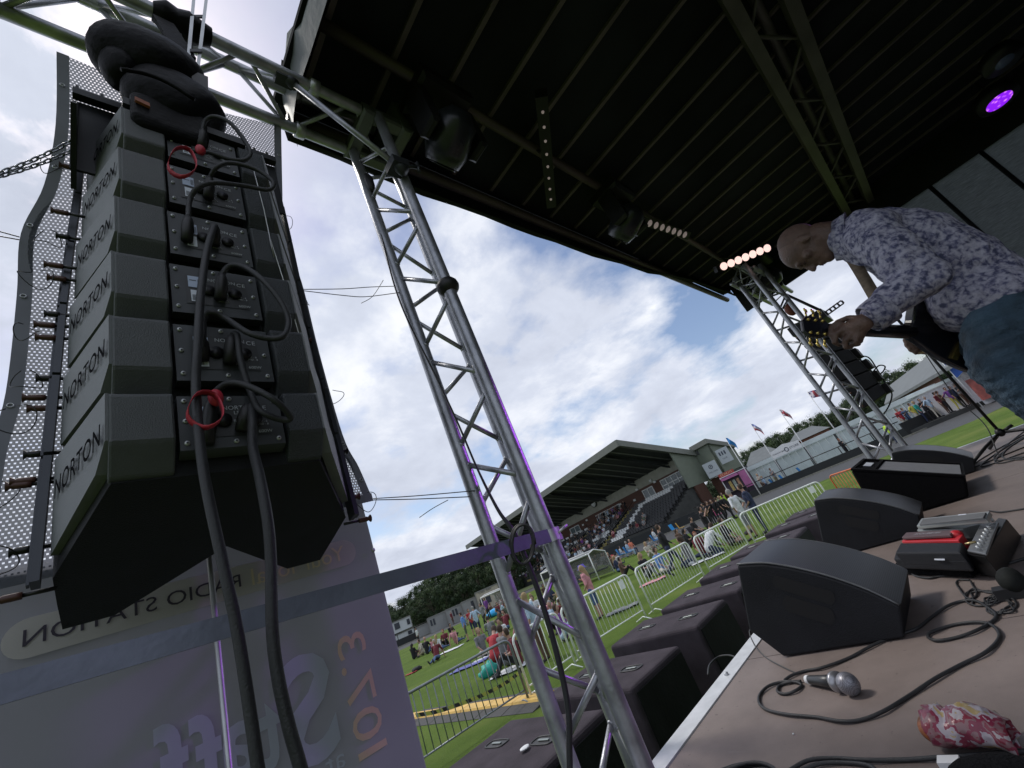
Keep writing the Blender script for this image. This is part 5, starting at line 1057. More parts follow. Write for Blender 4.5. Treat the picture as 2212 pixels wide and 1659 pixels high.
# ---- the guitarist, built in place
def gp(x, y, X): return at(1645.8+.25596*x, 411.45+.25596*y, X=X)
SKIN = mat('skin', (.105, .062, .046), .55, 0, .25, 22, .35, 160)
def shirt_mat():
    m = bpy.data.materials.new('blotched_shirt_print'); m.use_nodes = True; t = m.node_tree; b_ = t.nodes['Principled BSDF']; b_.inputs['Roughness'].default_value = .85
    tcn = t.nodes.new('ShaderNodeTexCoord'); n = t.nodes.new('ShaderNodeTexNoise'); n.inputs['Scale'].default_value = 55; n.inputs['Detail'].default_value = 6; n.inputs['Roughness'].default_value = .55; n.inputs['Distortion'].default_value = .25; t.links.new(tcn.outputs['Object'], n.inputs['Vector'])
    r = t.nodes.new('ShaderNodeValToRGB'); e = r.color_ramp.elements; e.new(.5); e.new(.6); e[0].position = .36; e[0].color = (.045, .05, .10, 1); e[1].position = .44; e[1].color = (.13, .13, .21, 1); e[2].position = .5; e[2].color = (.24, .235, .30, 1); e[3].position = .62; e[3].color = (.35, .345, .42, 1)
    t.links.new(n.outputs['Fac'], r.inputs[0]); t.links.new(r.outputs[0], b_.inputs['Base Color'])
    w = t.nodes.new('ShaderNodeTexNoise'); w.inputs['Scale'].default_value = 9; w.inputs['Detail'].default_value = 5; w.inputs['Distortion'].default_value = 1.5; t.links.new(tcn.outputs['Object'], w.inputs['Vector']); bp = t.nodes.new('ShaderNodeBump'); bp.inputs['Strength'].default_value = .7; bp.inputs['Distance'].default_value = .03; t.links.new(w.outputs['Fac'], bp.inputs['Height']); t.links.new(bp.outputs[0], b_.inputs['Normal']); return m
JEAN = mat('denim', (.026, .052, .078), .85, 0, .7, 8, .8, 90)
def gx(p, X): return gp(p[0], p[1], X)
gu = thing('person', (2.28, -.15, DECK), 'guitarist with a shaved head and patterned shirt bending over a black guitar, wearing blue jeans', 'person')
XC = 2.3; XL, XRt = 2.13, 2.47
hc = gp(360, 480, XC); ch = gp(560, 560, XC); nk = gp(640, 420, XC); sh0 = gp(760, 380, XC); ms_ = gp(1150, 430, XC); wa = gp(1720, 690, XC); pv = gp(2060, 930, XC)
Ls = gp(930, 360, XL); Le = gp(1385, 740, 2.05); Lw = gp(905, 1080, 1.98); Rs = gp(930, 380, XRt); Re = gp(1500, 800, 2.62); Rw = gp(1370, 1330, 2.42)
kL = gp(2060, 1480, 2.14)+Vector((0, 0, 0)); kR = gp(1990, 1500, 2.4)
fL = Vector((kL.x, kL.y-.1, DECK+.06)); fR = Vector((kR.x, kR.y-.05, DECK+.06))
B = MB()
# head: skull, face block, jaw, nose, brow, lips, ears
hu = (gp(480, 400, XC)-gp(300, 560, XC))  # not used for size
fwd = (gp(420, 640, XC)-gp(420, 430, XC)).normalized(); hup = (gp(200, 470, XC)-gp(560, 470, XC)).normalized(); hup = (hup-fwd*hup.dot(fwd)).normalized(); hx = Vector((1, 0, 0))
sk = gp(320, 475, XC); B.ball(sk, (.076, .098, .084), None, 24, 16, (hx, fwd, hup))
B.ball(sk+fwd*.028-hup*.055, (.06, .066, .085), None, 20, 14, (hx, fwd, hup))
ja = sk+fwd*.058-hup*.105; B.ball(ja, (.042, .034, .03), None, 16, 10, (hx, fwd, hup))
capsule(B, sk-fwd*.0-hup*.075-hx*.048, ja-hx*.02, .022, .018); capsule(B, sk-hup*.075+hx*.048, ja+hx*.02, .022, .018)
B.ball(sk+fwd*.088+hup*.0-hx*.024, (.024, .013, .010), None, 12, 8, (hx, fwd, hup)); B.ball(sk+fwd*.088+hup*.0+hx*.024, (.024, .013, .010), None, 12, 8, (hx, fwd, hup))
capsule(B, sk+fwd*.094-hup*.018, sk+fwd*.113-hup*.052, .008, .012); B.ball(sk+fwd*.104-hup*.054, (.017, .011, .009), None, 10, 8, (hx, fwd, hup))
B.ball(sk+fwd*.093-hup*.079, (.024, .010, .0065), None, 12, 8, (hx, fwd, hup)); B.ball(sk+fwd*.090-hup*.092, (.021, .010, .0065), None, 12, 8, (hx, fwd, hup))
for sg in (-1, 1):
    B.ball(sk+hx*.077*sg-hup*.03-fwd*.012, (.008, .018, .030), None, 12, 8, (hx, fwd, hup)); B.ball(sk+hx*.055*sg+fwd*.055-hup*.04, (.018, .02, .017), None, 10, 8, (hx, fwd, hup))
    B.ball(sk+fwd*.080-hup*.017+hx*.03*sg, (.012, .010, .009), None, 10, 8, (hx, fwd, hup))
capsule(B, sk-hup*.07-fwd*.03, sh0, .06, .066, 16)
for a, b, ra, rb in ((sh0, ms_, .07, .09), (ms_, wa, .09, .08), (wa, pv, .085, .05), (Ls, Rs, .06, .06), (Ls, Le, .05, .04), (Le, Lw, .038, .027), (Rs, Re, .05, .04), (Re, Rw, .038, .027), (pv+Vector((-.07, 0, 0)), kL, .05, .04), (pv+Vector((.07, 0, 0)), kR, .065, .045), (kL, fL, .05, .035), (kR, fR, .05, .035), (fL, fL+Vector((0, .17, -.02)), .035, .03), (fR, fR+Vector((0, .17, -.02)), .035, .03)): capsule(B, a, b, ra, rb, 16)
# left hand wrapped round the neck
X0 = 1.97
pm = gp(770, 1165, X0); capsule(B, Lw, gp(830, 1120, X0), .027, .03); capsule(B, gp(850, 1125, X0), pm, .032, .034); capsule(B, pm, gp(690, 1180, X0), .033, .026); capsule(B, gp(800, 1210, X0), gp(720, 1230, X0), .028, .024)
for ch_, r in (([(650, 1110, 0), (585, 1150, -.012), (575, 1215, -.03), (610, 1270, -.02)], .0098), ([(690, 1160, -.015), (625, 1215, -.03), (610, 1280, -.035), (650, 1305, -.01)], .0102), ([(760, 1200, -.02), (700, 1270, -.035), (705, 1322, -.03), (760, 1320, 0)], .0102), ([(820, 1200, -.015), (790, 1275, -.03), (800, 1300, -.02), (840, 1275, .005)], .0088), ([(830, 1080, .015), (730, 1075, .035), (640, 1110, .04), (590, 1160, .035)], .0115)):
    P_ = [gp(x, y, X0+dx) for x, y, dx in ch_]
    for k in range(3): capsule(B, P_[k], P_[k+1], r*(1.08-.08*k), r*(1-.1*k), 10)
# right hand over the strings
rh = gp(1300, 1300, 2.38); capsule(B, Rw, rh, .027, .03)
for ch_, r in (([(1260, 1270), (1215, 1250), (1205, 1270)], .0095), ([(1270, 1290), (1225, 1285), (1220, 1310)], .0098), ([(1290, 1320), (1250, 1330), (1255, 1350)], .0098), ([(1320, 1340), (1290, 1360), (1300, 1375)], .009), ([(1290, 1260), (1250, 1235), (1225, 1235)], .011)):
    P_ = [gp(x, y, 2.36) for x, y in ch_]; capsule(B, rh, P_[0], .014, r, 10)
    for k in range(2): capsule(B, P_[k], P_[k+1], r, r*.9, 10)
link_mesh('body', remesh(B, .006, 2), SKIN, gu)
# stubble / hair shade
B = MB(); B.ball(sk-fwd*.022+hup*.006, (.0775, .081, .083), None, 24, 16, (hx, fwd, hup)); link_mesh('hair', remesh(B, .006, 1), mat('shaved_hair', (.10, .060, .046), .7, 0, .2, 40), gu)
for sg in (-1, 1):
    mb = MB(); mb.tube([sk+fwd*.0935-hup*.012+hx*(.016*sg), sk+fwd*.0945-hup*.008+hx*(.028*sg), sk+fwd*.088-hup*.011+hx*(.042*sg)], .0035, 6); ob('eyebrow', mb, mat('eyebrow', (.05, .03, .022), .8, 0, 0), gu)
    mb = MB(); mb.tube([sk+fwd*.089-hup*.024+hx*(.018*sg), sk+fwd*.0895-hup*.026+hx*(.028*sg), sk+fwd*.083-hup*.025+hx*(.04*sg)], .0022, 6); ob('eyelid', mb, mat('eyebrow', (.05, .03, .022)), gu)
mb = MB(); mb.tube([sk+fwd*.0975-hup*.0855-hx*.018, sk+fwd*.1025-hup*.0855, sk+fwd*.0975-hup*.0855+hx*.018], .0014, 6); ob('mouth_line', mb, mat('lip_shadow', (.08, .03, .03), .8, 0, 0), gu)
# shirt
S = MB()
cuffL = gp(960, 1045, 1.99)
for a, b, ra, rb in ((gp(720, 400, XC), gp(900, 400, XC), .078, .11), (gp(900, 395, XC), gp(1250, 480, XC), .12, .145), (gp(1250, 480, XC), gp(1690, 690, XC), .145, .135), (gp(1690, 690, XC), gp(2010, 870, XC), .135, .115), (gp(1500, 700, XC), gp(1850, 900, XC), .10, .11), (gp(1250, 640, XC), gp(1600, 860, XC), .08, .085), (gp(1500, 800, XC), gp(1690, 1010, XC), .09, .085), (gp(1690, 930, 2.25), gp(2020, 900, 2.23), .10, .105), (gp(2010, 870, 2.25), gp(2160, 880, 2.26), .11, .085),
    (gp(1300, 470, 2.42), gp(1780, 700, 2.42), .11, .10), (Ls+Vector((.02, 0, 0)), Rs, .095, .09), (Ls, gp(1200, 600, 2.07), .085, .078), (gp(1200, 600, 2.07), Le, .078, .068), (Le, gp(1200, 850, 2.02), .07, .062), (gp(1200, 850, 2.02), cuffL, .062, .052), (Rs, Re, .08, .07), (Re, gp(1380, 1150, 2.5), .065, .055)): capsule(S, a, b, ra, rb, 18)
SH = shirt_mat(); me = remesh(S, .009, 3)
for v in me.vertices:
    c = v.co; nrm = v.normal; w = noise.noise(c*11+Vector((3, 1, 0)))*.010+noise.noise(Vector((c.x*14, c.y*30, c.z*16)))*.006+abs(noise.noise(c*22))*-.006; v.co = c+nrm*w
link_mesh('shirt', me, SH, gu)
mb = MB(); n = 26; P = [[], [], []]; cc = gp(655, 400, XC); cx_ = (gp(760, 380, XC)-gp(600, 420, XC)).normalized(); cy_ = (gp(650, 560, XC)-gp(650, 300, XC)).normalized(); cy_ = (cy_-cx_*cy_.dot(cx_)).normalized()
for k in range(n+1):
    a = 2*math.pi*k/n; e = hx*math.cos(a)*.079+cy_*math.sin(a)*.088
    P[0].append(cc+cx_*.028+e*1.12); P[1].append(cc-cx_*.018+e*.98+cy_*.01); P[2].append(cc+cx_*.02+e*.9)
mb.grid(P); o = ob('collar', mb, SH, gu); o.modifiers.new('s', 'SOLIDIFY').thickness = .003
u = (Le-cuffL).normalized(); mb = MB(); mb.tube([cuffL-u*.028, cuffL-u*.01, cuffL+u*.04], [.054, .0575, .060], 20, None, False); o = ob('cuff', mb, SH, gu); o.modifiers.new('s', 'SOLIDIFY').thickness = .004
# jeans
J = MB()
for a, b, ra, rb in ((gp(2130, 1040, 2.225), gp(2250, 1050, 2.225), .112, .12), (gp(2130, 1040, 2.36), gp(2250, 1050, 2.36), .112, .12), (gp(2180, 1010, XC), gp(2240, 1100, XC), .10, .12), (gp(1990, 1120, 2.2), gp(2080, 1250, 2.2), .09, .10), (gp(1930, 1230, 2.2), gp(2080, 1440, 2.16), .085, .09), (gp(1880, 1210, 2.4), gp(1990, 1450, 2.4), .08, .085), (gp(2080, 1420, 2.16), kL, .095, .085), (kL, fL+Vector((0, 0, .05)), .085, .07), (gp(1990, 1450, 2.4), kR, .085, .08), (kR, fR+Vector((0, 0, .05)), .08, .07), (gp(2270, 1080, XC), gp(2320, 1450, 2.3), .13, .11)): capsule(J, a, b, ra, rb, 18)
me = remesh(J, .009, 2)
for v in me.vertices: c = v.co; v.co = c+v.normal*(noise.noise(c*12)*.008+noise.noise(Vector((c.x*12, c.y*14, c.z*55)))*.009-abs(noise.noise(c*24))*.008)
link_mesh('jeans', me, JEAN, gu)
for q in (fL, fR):
    mb = MB(); mb.ball(q+Vector((0, .06, -.025)), (.045, .13, .035), None, 14, 8); ob('shoe', mb, BLKR, gu)
mb = MB(); mb.tube([gp(1250, 1340, 2.36), gp(1310, 1240, 2.33)], .001, 4)
w0, w1 = gp(1325, 1290, 2.4), gp(1375, 1340, 2.42); ww = (w1-w0).normalized(); mb = MB(); mb.tube([w0, w0+ww*.03], .034, 18, None, False); o = ob('wrist_band', mb, mat('gold_band', (.5, .42, .2), .35, .7), gu); o.modifiers.new('s', 'SOLIDIFY').thickness = .003
# strap and guitar
stp = MB(); sp_ = spline([gp(720, 520, XC), gp(800, 640, 2.26), gp(880, 770, 2.2), gp(950, 890, 2.16), gp(1020, 1000, 2.14)], 5); wv = (gp(960, 850, 2.2)-gp(910, 880, 2.2)).normalized()*.02
stp.grid([[p-wv, p+wv] for p in sp_], None, True); 
gt = thing('guitar', tuple(gp(1400, 1150, 2.3)), 'black electric guitar with gold tuners on a brown strap', 'guitar')
o = ob('strap', stp, mat('brown_strap', (.16, .12, .08), .7, 0, .3, 60), gt); o.modifiers.new('s', 'SOLIDIFY').thickness = .003
GBK = mat('guitar_gloss_black', (.010, .010, .014), .2, 0, .1); GOLDM = mat('gold_tuner', (.55, .42, .12), .25, .9, .1)
nA = gp(560, 1170, X0+.01); nB = gp(1260, 1195, 2.26); 
mb = MB(); d = (nB-nA); w_ = Vector((-.3, .1, 1)); w_ = (w_-d.normalized()*w_.dot(d.normalized())).normalized(); tn = d.normalized().cross(w_)
mb.tube([nA, nA+d*.5, nB], [.021, .024, .027], 14); o = ob('neck', mb, GBK, gt)
hA = nA; hB = gp(335, 1145, X0-.06); hd_ = (hB-hA); hn = hd_.normalized().cross(w_).normalized(); hw = hn.cross(hd_.normalized()).normalized()
pl_ = [(0, -.022), (.12, -.034), (.35, -.042), (.8, -.044), (1.0, -.02), (1.0, .02), (.8, .046), (.35, .042), (.12, .034), (0, .022)]
mb = MB(); mb.prism([hA+hd_*a+hw*b for a, b in pl_], -hn*.007, hn*.007); bevel(ob('headstock', mb, GBK, gt), .003)
for k in range(3):
    for sg in (-1, 1):
        b0 = hA+hd_*(.22+.27*k)+hw*(.042*sg); tn_ = ob('tuner', (lambda q: (q.tube([b0, b0+hw*.022*sg], .0035, 8), q.ball(b0+hw*.030*sg, (.010, .005, .011), None, 10, 8), q.tube([b0-hw*.014*sg-hn*.013, b0-hw*.014*sg+hn*.013], .006, 10), q)[-1])(MB()), GOLDM, gt)
gcx, gcy = gp(1400, 1150, 2.3), None
e1 = (gp(1640, 1365, 2.42)-nB).normalized(); e2 = (gp(1150, 960, 2.25)-gp(1330, 1330, 2.35)); e2 = (e2-e1*e2.dot(e1)).normalized()
out = [(-.02, -.025), (.04, -.028), (.10, -.04), (.19, -.05), (.30, -.05), (.39, -.03), (.40, .03), (.34, .11), (.24, .13), (.17, .115), (.10, .125), (.01, .155), (-.04, .12), (-.03, .06), (-.02, .03)]
nB2 = nB+d.normalized()*-.01
S2 = spline([nB2+e1*a+e2*b for a, b in out]+[nB2+e1*out[0][0]+e2*out[0][1]], 4)[:-1]; nz = e1.cross(e2).normalized()
mb = MB(); mb.prism(S2, -nz*.02, nz*.02); bevel(ob('guitar_body', mb, GBK, gt), .008, 3)
mb = MB(); q = nB2+e1*.2+e2*.0+nz*(-.022); mb.obox(q, e1*.012, e2*.035, nz*.006); mb.obox(q+e1*.07, e1*.012, e2*.035, nz*.006); mb.obox(nB2+e1*.2+nz*.022, e1*.012, e2*.035, nz*.006); ob('pickup', mb, GOLDM, gt)
# ================================================================ grandstand, buildings, shelter, flags, trees
CLAD = mat('grey_green_cladding', (.16, .185, .145), .7, 0, .08, 1.5); CLADD = mat('cladding_inner', (.30, .30, .25), .8, 0, .1, 1.5)
FASC = mat('stand_fascia', (.17, .18, .16), .6, 0, .1, 2); BRK = mat('brick_brown', (.085, .04, .028), .85, 0, .25, 8, .4, 40); REDB = mat('red_brick', (.17, .075, .05), .85, 0, .2, 6, .3, 30)
DRK = mat('dark_steelwork', (.045, .05, .052), .7, 0, .2, 2); WIN = mat('window_glass', (.10, .13, .14), .15, 0, .25, 1); WF = mat('white_window_frame', (.55, .57, .56), .5, 0, .05)
U = Vector((.225, .974, 0)).normalized(); V = Vector((.974, -.225, 0)).normalized(); OS = Vector((46.4, 27.8, 0))
def SP(s, v, z): return OS+U*s+V*v+Vector((0, 0, z))
gs = thing('grandstand', SP(25, 6, GZ), 'long covered grandstand with a sloping grey roof, brick back wall and rows of seats', 'grandstand')
Ls_ = 53.0
def rz(v): return 9.5-.332*v
def sbox(mb, s0, s1, v0, v1, z0, z1, m=None): mb.hexa([SP(s0, v0, z0), SP(s0, v1, z0), SP(s1, v1, z0), SP(s1, v0, z0), SP(s0, v0, z1), SP(s0, v1, z1), SP(s1, v1, z1), SP(s1, v0, z1)], m); return mb
mb = MB(); mb.hexa([SP(-.3, -.1, rz(-.1)-.02), SP(-.3, 12.5, rz(12.5)-.02), SP(Ls_, 12.5, rz(12.5)-.02), SP(Ls_, -.1, rz(-.1)-.02), SP(-.3, -.1, rz(-.1)+.22), SP(-.3, 12.5, rz(12.5)+.22), SP(Ls_, 12.5, rz(12.5)+.22), SP(Ls_, -.1, rz(-.1)+.22)]); roof = ob('roof', mb, DRK, gs)
mb = MB(); sbox(mb, -.4, Ls_, -.35, -.1, 8.95, 9.78); mb.hexa([SP(-.42, -.12, 9.0), SP(-.42, 12.5, rz(12.5)-.5), SP(-.3, 12.5, rz(12.5)-.5), SP(-.3, -.12, 9.0), SP(-.42, -.12, 9.8), SP(-.42, 12.5, rz(12.5)+.3), SP(-.3, 12.5, rz(12.5)+.3), SP(-.3, -.12, 9.8)]); ob('fascia', mb, FASC, roof)
for k in range(30):
    s = .5+k*1.8; mb = MB(); mb.hexa([SP(s, .1, rz(.1)-.16), SP(s, 12, rz(12)-.16), SP(s+.12, 12, rz(12)-.16), SP(s+.12, .1, rz(.1)-.16), SP(s, .1, rz(.1)-.03), SP(s, 12, rz(12)-.03), SP(s+.12, 12, rz(12)-.03), SP(s+.12, .1, rz(.1)-.03)])
    if s < Ls_: ob('purlin', mb, mat('purlin_grey', (.22, .23, .22), .7, 0, .1), roof)
for k in range(7):
    s = 3.5+7.4*k; mb = MB(); a = SP(s, 1.0, rz(1)-.25); b = SP(s, 10.9, 5.2); mb.obox((a+b)/2, (b-a)/2, U*.09, Vector((0, 0, .14))); 
    a2 = SP(s, 1.0, rz(1)-.25); b2 = SP(s, 10.9, rz(10.9)-.2); mb.obox((a2+b2)/2, (b2-a2)/2, U*.09, Vector((0, 0, .16))); ob('roof_frame', mb, DRK, gs)
mb = MB(); sbox(mb, 0, Ls_, 11.0, 11.3, 4.4, rz(11)-.05); ob('back_cladding', mb, CLADD, gs)
mb = MB(); sbox(mb, 0, Ls_, 10.95, 11.28, GZ, 4.398); ob('brick_wall', mb, BRK, gs)
mb = MB(); mb.hexa([SP(-.1, 8.05, 1.5), SP(-.1, 12.4, 1.5), SP(.1, 12.4, 1.5), SP(.1, 8.05, 1.5), SP(-.1, 8.05, rz(8.05)-.06), SP(-.1, 12.4, rz(12.4)-.06), SP(.1, 12.4, rz(12.4)-.06), SP(.1, 8.05, rz(8.05)-.06)]); ob('end_wall', mb, CLAD, gs)
mb = MB(); sbox(mb, -.15, .15, 9.0, 11, GZ, 1.495); ob('end_brick_wall', mb, BRK, gs)
# windows and doors on the back wall
for (s0, s1, z0, z1, k) in ((2.0, 6.2, 2.5, 4.1, 4), (8.0, 10.2, 1.6, 4.0, 2), (16.0, 22.5, 2.6, 3.9, 5), (28, 31, 1.9, 3.9, 2), (34, 37.5, 2.3, 3.8, 3), (43, 46, 2.2, 3.8, 3)):
    mb = MB(); sbox(mb, s0, s1, 10.9, 10.95, z0, z1); w = ob('window', mb, WIN, gs)
    mb = MB()
    for j in range(k+1): s = s0+(s1-s0)*j/k; sbox(mb, s-.07, s+.07, 10.84, 10.899, z0, z1)
    for z in (z0, (z0+z1)/2, z1): sbox(mb, s0-.07, s1+.07, 10.82, 10.838, z-.06, z+.06)
    ob('frame', mb, WF, w)
for s, z in ((.8, 4.1), (6.9, 4.2), (7.5, 4.6), (10.8, 4.4), (12.2, 3.2), (15.5, 3.6), (25, 3.8), (26.5, 3.4)):
    mb = MB(); sbox(mb, s, s+.45, 10.78, 10.9, z, z+.3); ob('wall_lamp', mb, WF, gs)
ck = thing('clock', SP(21.6, 10.8, 5.6), 'round white wall clock on the back of the grandstand', 'clock'); c = SP(21.6, 10.85, 5.9)
mb = MB(); mb.tube([c, c-V*.12], .72, 20); ob('rim', mb, DRK, ck); mb = MB(); mb.tube([c-V*.12, c-V*.14], .62, 20); ob('face', mb, WHT, ck)
mb = MB(); mb.obox(c-V*.16+Vector((0, 0, .18)), U*.03, V*.008, (0, 0, .22)); mb.obox(c-V*.17+U*.12+Vector((0, 0, .1)), U*.14, V*.008, (0, 0, .03)); ob('hand', mb, DRK, ck)
# terraces with seats
NR = 12; steps = MB()
for r in range(NR):
    v0 = 1.2+.78*r; z = -1.15+.31*r; sbox(steps, 0.2, Ls_, v0, v0+.79 if r < NR-1 else 10.94, GZ, z)
ob('terrace_steps', steps, mat('terrace_concrete', (.05, .052, .05), .9, 0, .3, 1.2), gs)
sx = [(12.0, 13.6), (22.3, 23.9), (33.5, 35.0), (44.5, 46.0)]
for a, b in sx:
    mb = MB()
    for r in range(NR): v0 = 1.2+.78*r; sbox(mb, a, b, v0-.35, v0+.45, -1.15+.31*r-.3, -1.15+.31*r+.012)
    ob('stair', mb, mat('yellow_stair_paint', (.22, .19, .06), .8, 0, .2, 2), gs)
    for s in (a-.1, b+.1):
        mb = MB(); mb.tube([SP(s, 1.0, -.3), SP(s, 9.8, 3.2)], .035, 6)
        for r in range(0, NR, 3): mb.tube([SP(s, 1.3+.78*r, -1.2+.31*r), SP(s, 1.3+.78*r, -.25+.31*r)], .03, 5)
        ob('handrail', mb, mat('rail_grey', (.2, .21, .21), .5, .4), gs)
seat_w = mat('white_seat', (.58, .6, .6), .5, 0, .08); seat_b = mat('black_seat', (.025, .027, .03), .5, 0, .15)
def letter(s, r):   # white seats spell broad shapes among black ones
    k = int(s*2) % 1000
    if s < 11: return (r in (10, 9) and 3.5 < s < 9.2) or (2 < r < 10 and abs(s-(9.6-.12*(10-r))) < .55) or (r in (0, 1, 2) and 8.2 < s < 10.6)
    if s < 22: return (r in (3, 4) and 13.8 < s < 17.5) or (r == 10 and 14 < s < 21 and k % 3 == 0) or (r in (0, 1) and 17.5 < s < 20)
    return (r in (1, 2, 3) and 24.5 < s < 31) or (r % 4 == 2 and k % 3) or (r in (5, 6) and s > 40)
occ = {}; big = []; restw = MB(); restb = MB()
def seat_geo(mb, s, r, m):
    v0 = 1.35+.78*r; z = -1.15+.31*r
    sbox(mb, s-.21, s+.21, v0+.02, v0+.38, z+.40, z+.45, m); sbox(mb, s-.21, s+.21, v0+.38, v0+.43, z+.42, z+.80, m); sbox(mb, s-.05, s+.05, v0+.15, v0+.3, z+.012, z+.399, m)
cells = []
for r in range(NR-1):
    s = .6
    while s < Ls_-.5:
        if not any(a-.3 < s < b+.3 for a, b in sx): cells.append((s, r))
        s += .52
cells.sort(key=lambda c: SP(c[0], 1.35+.78*c[1], 0).length)
protos = {}
for i, (s, r) in enumerate(cells):
    w = letter(s, r)
    if i < 100:
        mb = MB(); seat_geo(mb, s, r, seat_w if w else seat_b); o = ob('seat', mb, None, gs)
    else: seat_geo(restw if w else restb, s, r, None)
mb = MB(); n0 = len(restw.v); mb.add(restw.v, restw.f, seat_w); mb.add(restb.v, restb.f, seat_b); o = ob('seats', mb, None, gs); tag(o, kind='stuff')
mb = MB(); sbox(mb, .2, 12.0, .9, 1.05, GZ, -.85); sbox(mb, 13.6, 22.3, .9, 1.05, GZ, -.85); sbox(mb, 23.9, Ls_, .9, 1.05, GZ, -.85); ob('front_wall', mb, DARKB, gs)
# extension block with gable and signs
ex = thing('clubhouse', SP(-1.5, 14, GZ), 'grey green clad clubhouse block with two white notices beside the grandstand', 'building')
def wallq(name, a, b, za0, za1, zb0, zb1, m, t=.2):
    mb = MB(); a = Vector((a.x, a.y, 0)); b = Vector((b.x, b.y, 0)); n_ = Vector(((b-a).y, -(b-a).x, 0)).normalized()*t; n_ = -n_ if n_.dot(a) < 0 else n_
    mb.hexa([a+Vector((0, 0, za0)), b+Vector((0, 0, zb0)), b+n_+Vector((0, 0, zb0)), a+n_+Vector((0, 0, za0)), a+Vector((0, 0, za1)), b+Vector((0, 0, zb1)), b+n_+Vector((0, 0, zb1)), a+n_+Vector((0, 0, za1))]); return ob(name, mb, m, ex)
c0, c1, c2 = SP(0, 12.45, 0), SP(-2.65, 12.45, 0), SP(-2.65, 17.2, 0)
wallq('wall', c0, c1, 1.5, 5.9, 1.5, 5.9, CLAD); wallq('wall', c1, c2, 1.5, 5.9, 1.5, 5.9-.35*4.75, CLAD)
wallq('brick_wall', c0+V*.3, c1+V*.3, GZ, 1.49, GZ, 1.49, BRK); wallq('brick_wall', c1+V*.3, c2+V*.3, GZ, 1.4, GZ, 1.4, DRK)  # second piece is no brick: a dark sheet for the shade of a recess
mb = MB(); mb.hexa([c0-V*.35+Vector((0, 0, 5.65)), c1-V*.35-U*.3+Vector((0, 0, 5.65)), c2-U*.3+Vector((0, 0, 4.0)), c0+V*5+Vector((0, 0, 4.0)), c0-V*.35+Vector((0, 0, 6.3)), c1-V*.35-U*.3+Vector((0, 0, 6.3)), c2-U*.3+Vector((0, 0, 4.6)), c0+V*5+Vector((0, 0, 4.6))]); ob('roof', mb, FASC, ex)
mb = MB(); a = SP(-1.9, 12.3, 0); a.z = 0
for (z0, z1) in ((GZ, 1.45),):
    pass
p = c0.lerp(c1, .25)-V*.05; mb = MB(); mb.box(p.x-.1, p.x+.1, p.y-.1, p.y+.1, 4.9, 5.5); ob('vent', mb, DRK, ex)
def notice(px, py, d, w, h, lines, label, crest=True):
    c = at(px, py, d=d); n_ = Vector((-c.x, -c.y, 0)).normalized(); 
    t_ = thing('notice', c, label, 'sign'); ax = Vector((0, 0, 1)).cross(n_).normalized(); 
    mb = MB(); mb.obox(c, ax*w/2, n_*.03, (0, 0, h/2)); ob('board', mb, mat('notice_white', (.45, .49, .52), .5, 0, .05), t_)
    mb = MB()
    if crest: mb.tube([c+n_*.045+Vector((math.cos(k*.4)*0, 0, 0))+ax*math.cos(2*math.pi*k/14)*.22+Vector((0, 0, h*.17+.24*math.sin(2*math.pi*k/14))) for k in range(14)], .04, 5, None, False, True); mb.obox(c+n_*.045+Vector((0, 0, h*.17)), ax*.12, n_*.005, (0, 0, .03)); mb.obox(c+n_*.045+Vector((0, 0, h*.17)), ax*.03, n_*.005, (0, 0, .12))
    else:
        for k in (-1, 0, 1): mb.obox(c+n_*.045+ax*(.33*k)+Vector((0, 0, h*.18)), ax*.09, n_*.005, (0, 0, .24))
    for i, l in enumerate(lines): put_text(mb, l, c+n_*.045-Vector((0, 0, h*(.18+.16*i))), ax, (0, 0, 1), .24)
    ob('lettering', mb, mat('notice_ink', (.05, .06, .09), .6, 0, 0), t_)
notice(1538, 1013.5, 61.8, 1.7, 1.9, ['WELCOME'], 'white notice with a round crest on the clubhouse wall, the lower of two')
notice(1563, 984, 62.5, 1.7, 1.9, ['CLUB'], 'white notice with three figures on the clubhouse wall, the upper of two', False)
# pink food stall
fs = thing('food_stall', pol(69.5, 50.5, GZ), 'pink catering stall with a red roof sign and counter under the clubhouse', 'food stall')
f0, f1 = pol(68.0, 51), pol(71.0, 51); fx = (f1-f0).normalized(); fn = Vector((fx.y, -fx.x, 0)); fn = -fn if fn.dot(f0) > 0 else fn; Wd = (f1-f0).length
PINK = mat('pink_panel', (.42, .13, .30), .5, 0, .2, 2)
def fb_(mb, u0, u1, d0, d1, z0, z1, m=None): return mb.hexa([f0+fx*(Wd*u0)+fn*d0+Vector((0, 0, z0)), f0+fx*(Wd*u1)+fn*d0+Vector((0, 0, z0)), f0+fx*(Wd*u1)+fn*d1+Vector((0, 0, z0)), f0+fx*(Wd*u0)+fn*d1+Vector((0, 0, z0))]+[f0+fx*(Wd*u0)+fn*d0+Vector((0, 0, z1)), f0+fx*(Wd*u1)+fn*d0+Vector((0, 0, z1)), f0+fx*(Wd*u1)+fn*d1+Vector((0, 0, z1)), f0+fx*(Wd*u0)+fn*d1+Vector((0, 0, z1))], m)
ob('body', fb_(MB(), 0, 1, -2, -.01, GZ+.2, .9), mat('dark_interior', (.04, .03, .045), .8), fs); ob('side_panel', fb_(MB(), .68, 1.0, 0, .06, -.9, .8), PINK, fs); ob('awning', fb_(MB(), 0, .66, 0, .5, .55, .8), PINK, fs)
ob('roof_sign', fb_(MB(), 0, .6, .0, .12, .95, 1.3), mat('red_sign', (.35, .05, .04), .5), fs); ob('roof_edge', fb_(MB(), -.02, 1.02, -.05, .1, .86, .93), WHT, fs); ob('counter', fb_(MB(), .05, .66, .02, .4, -.75, -.68), WHT, fs); ob('post', fb_(MB(), 0, .03, .0, .1, GZ, .85), WHT, fs)
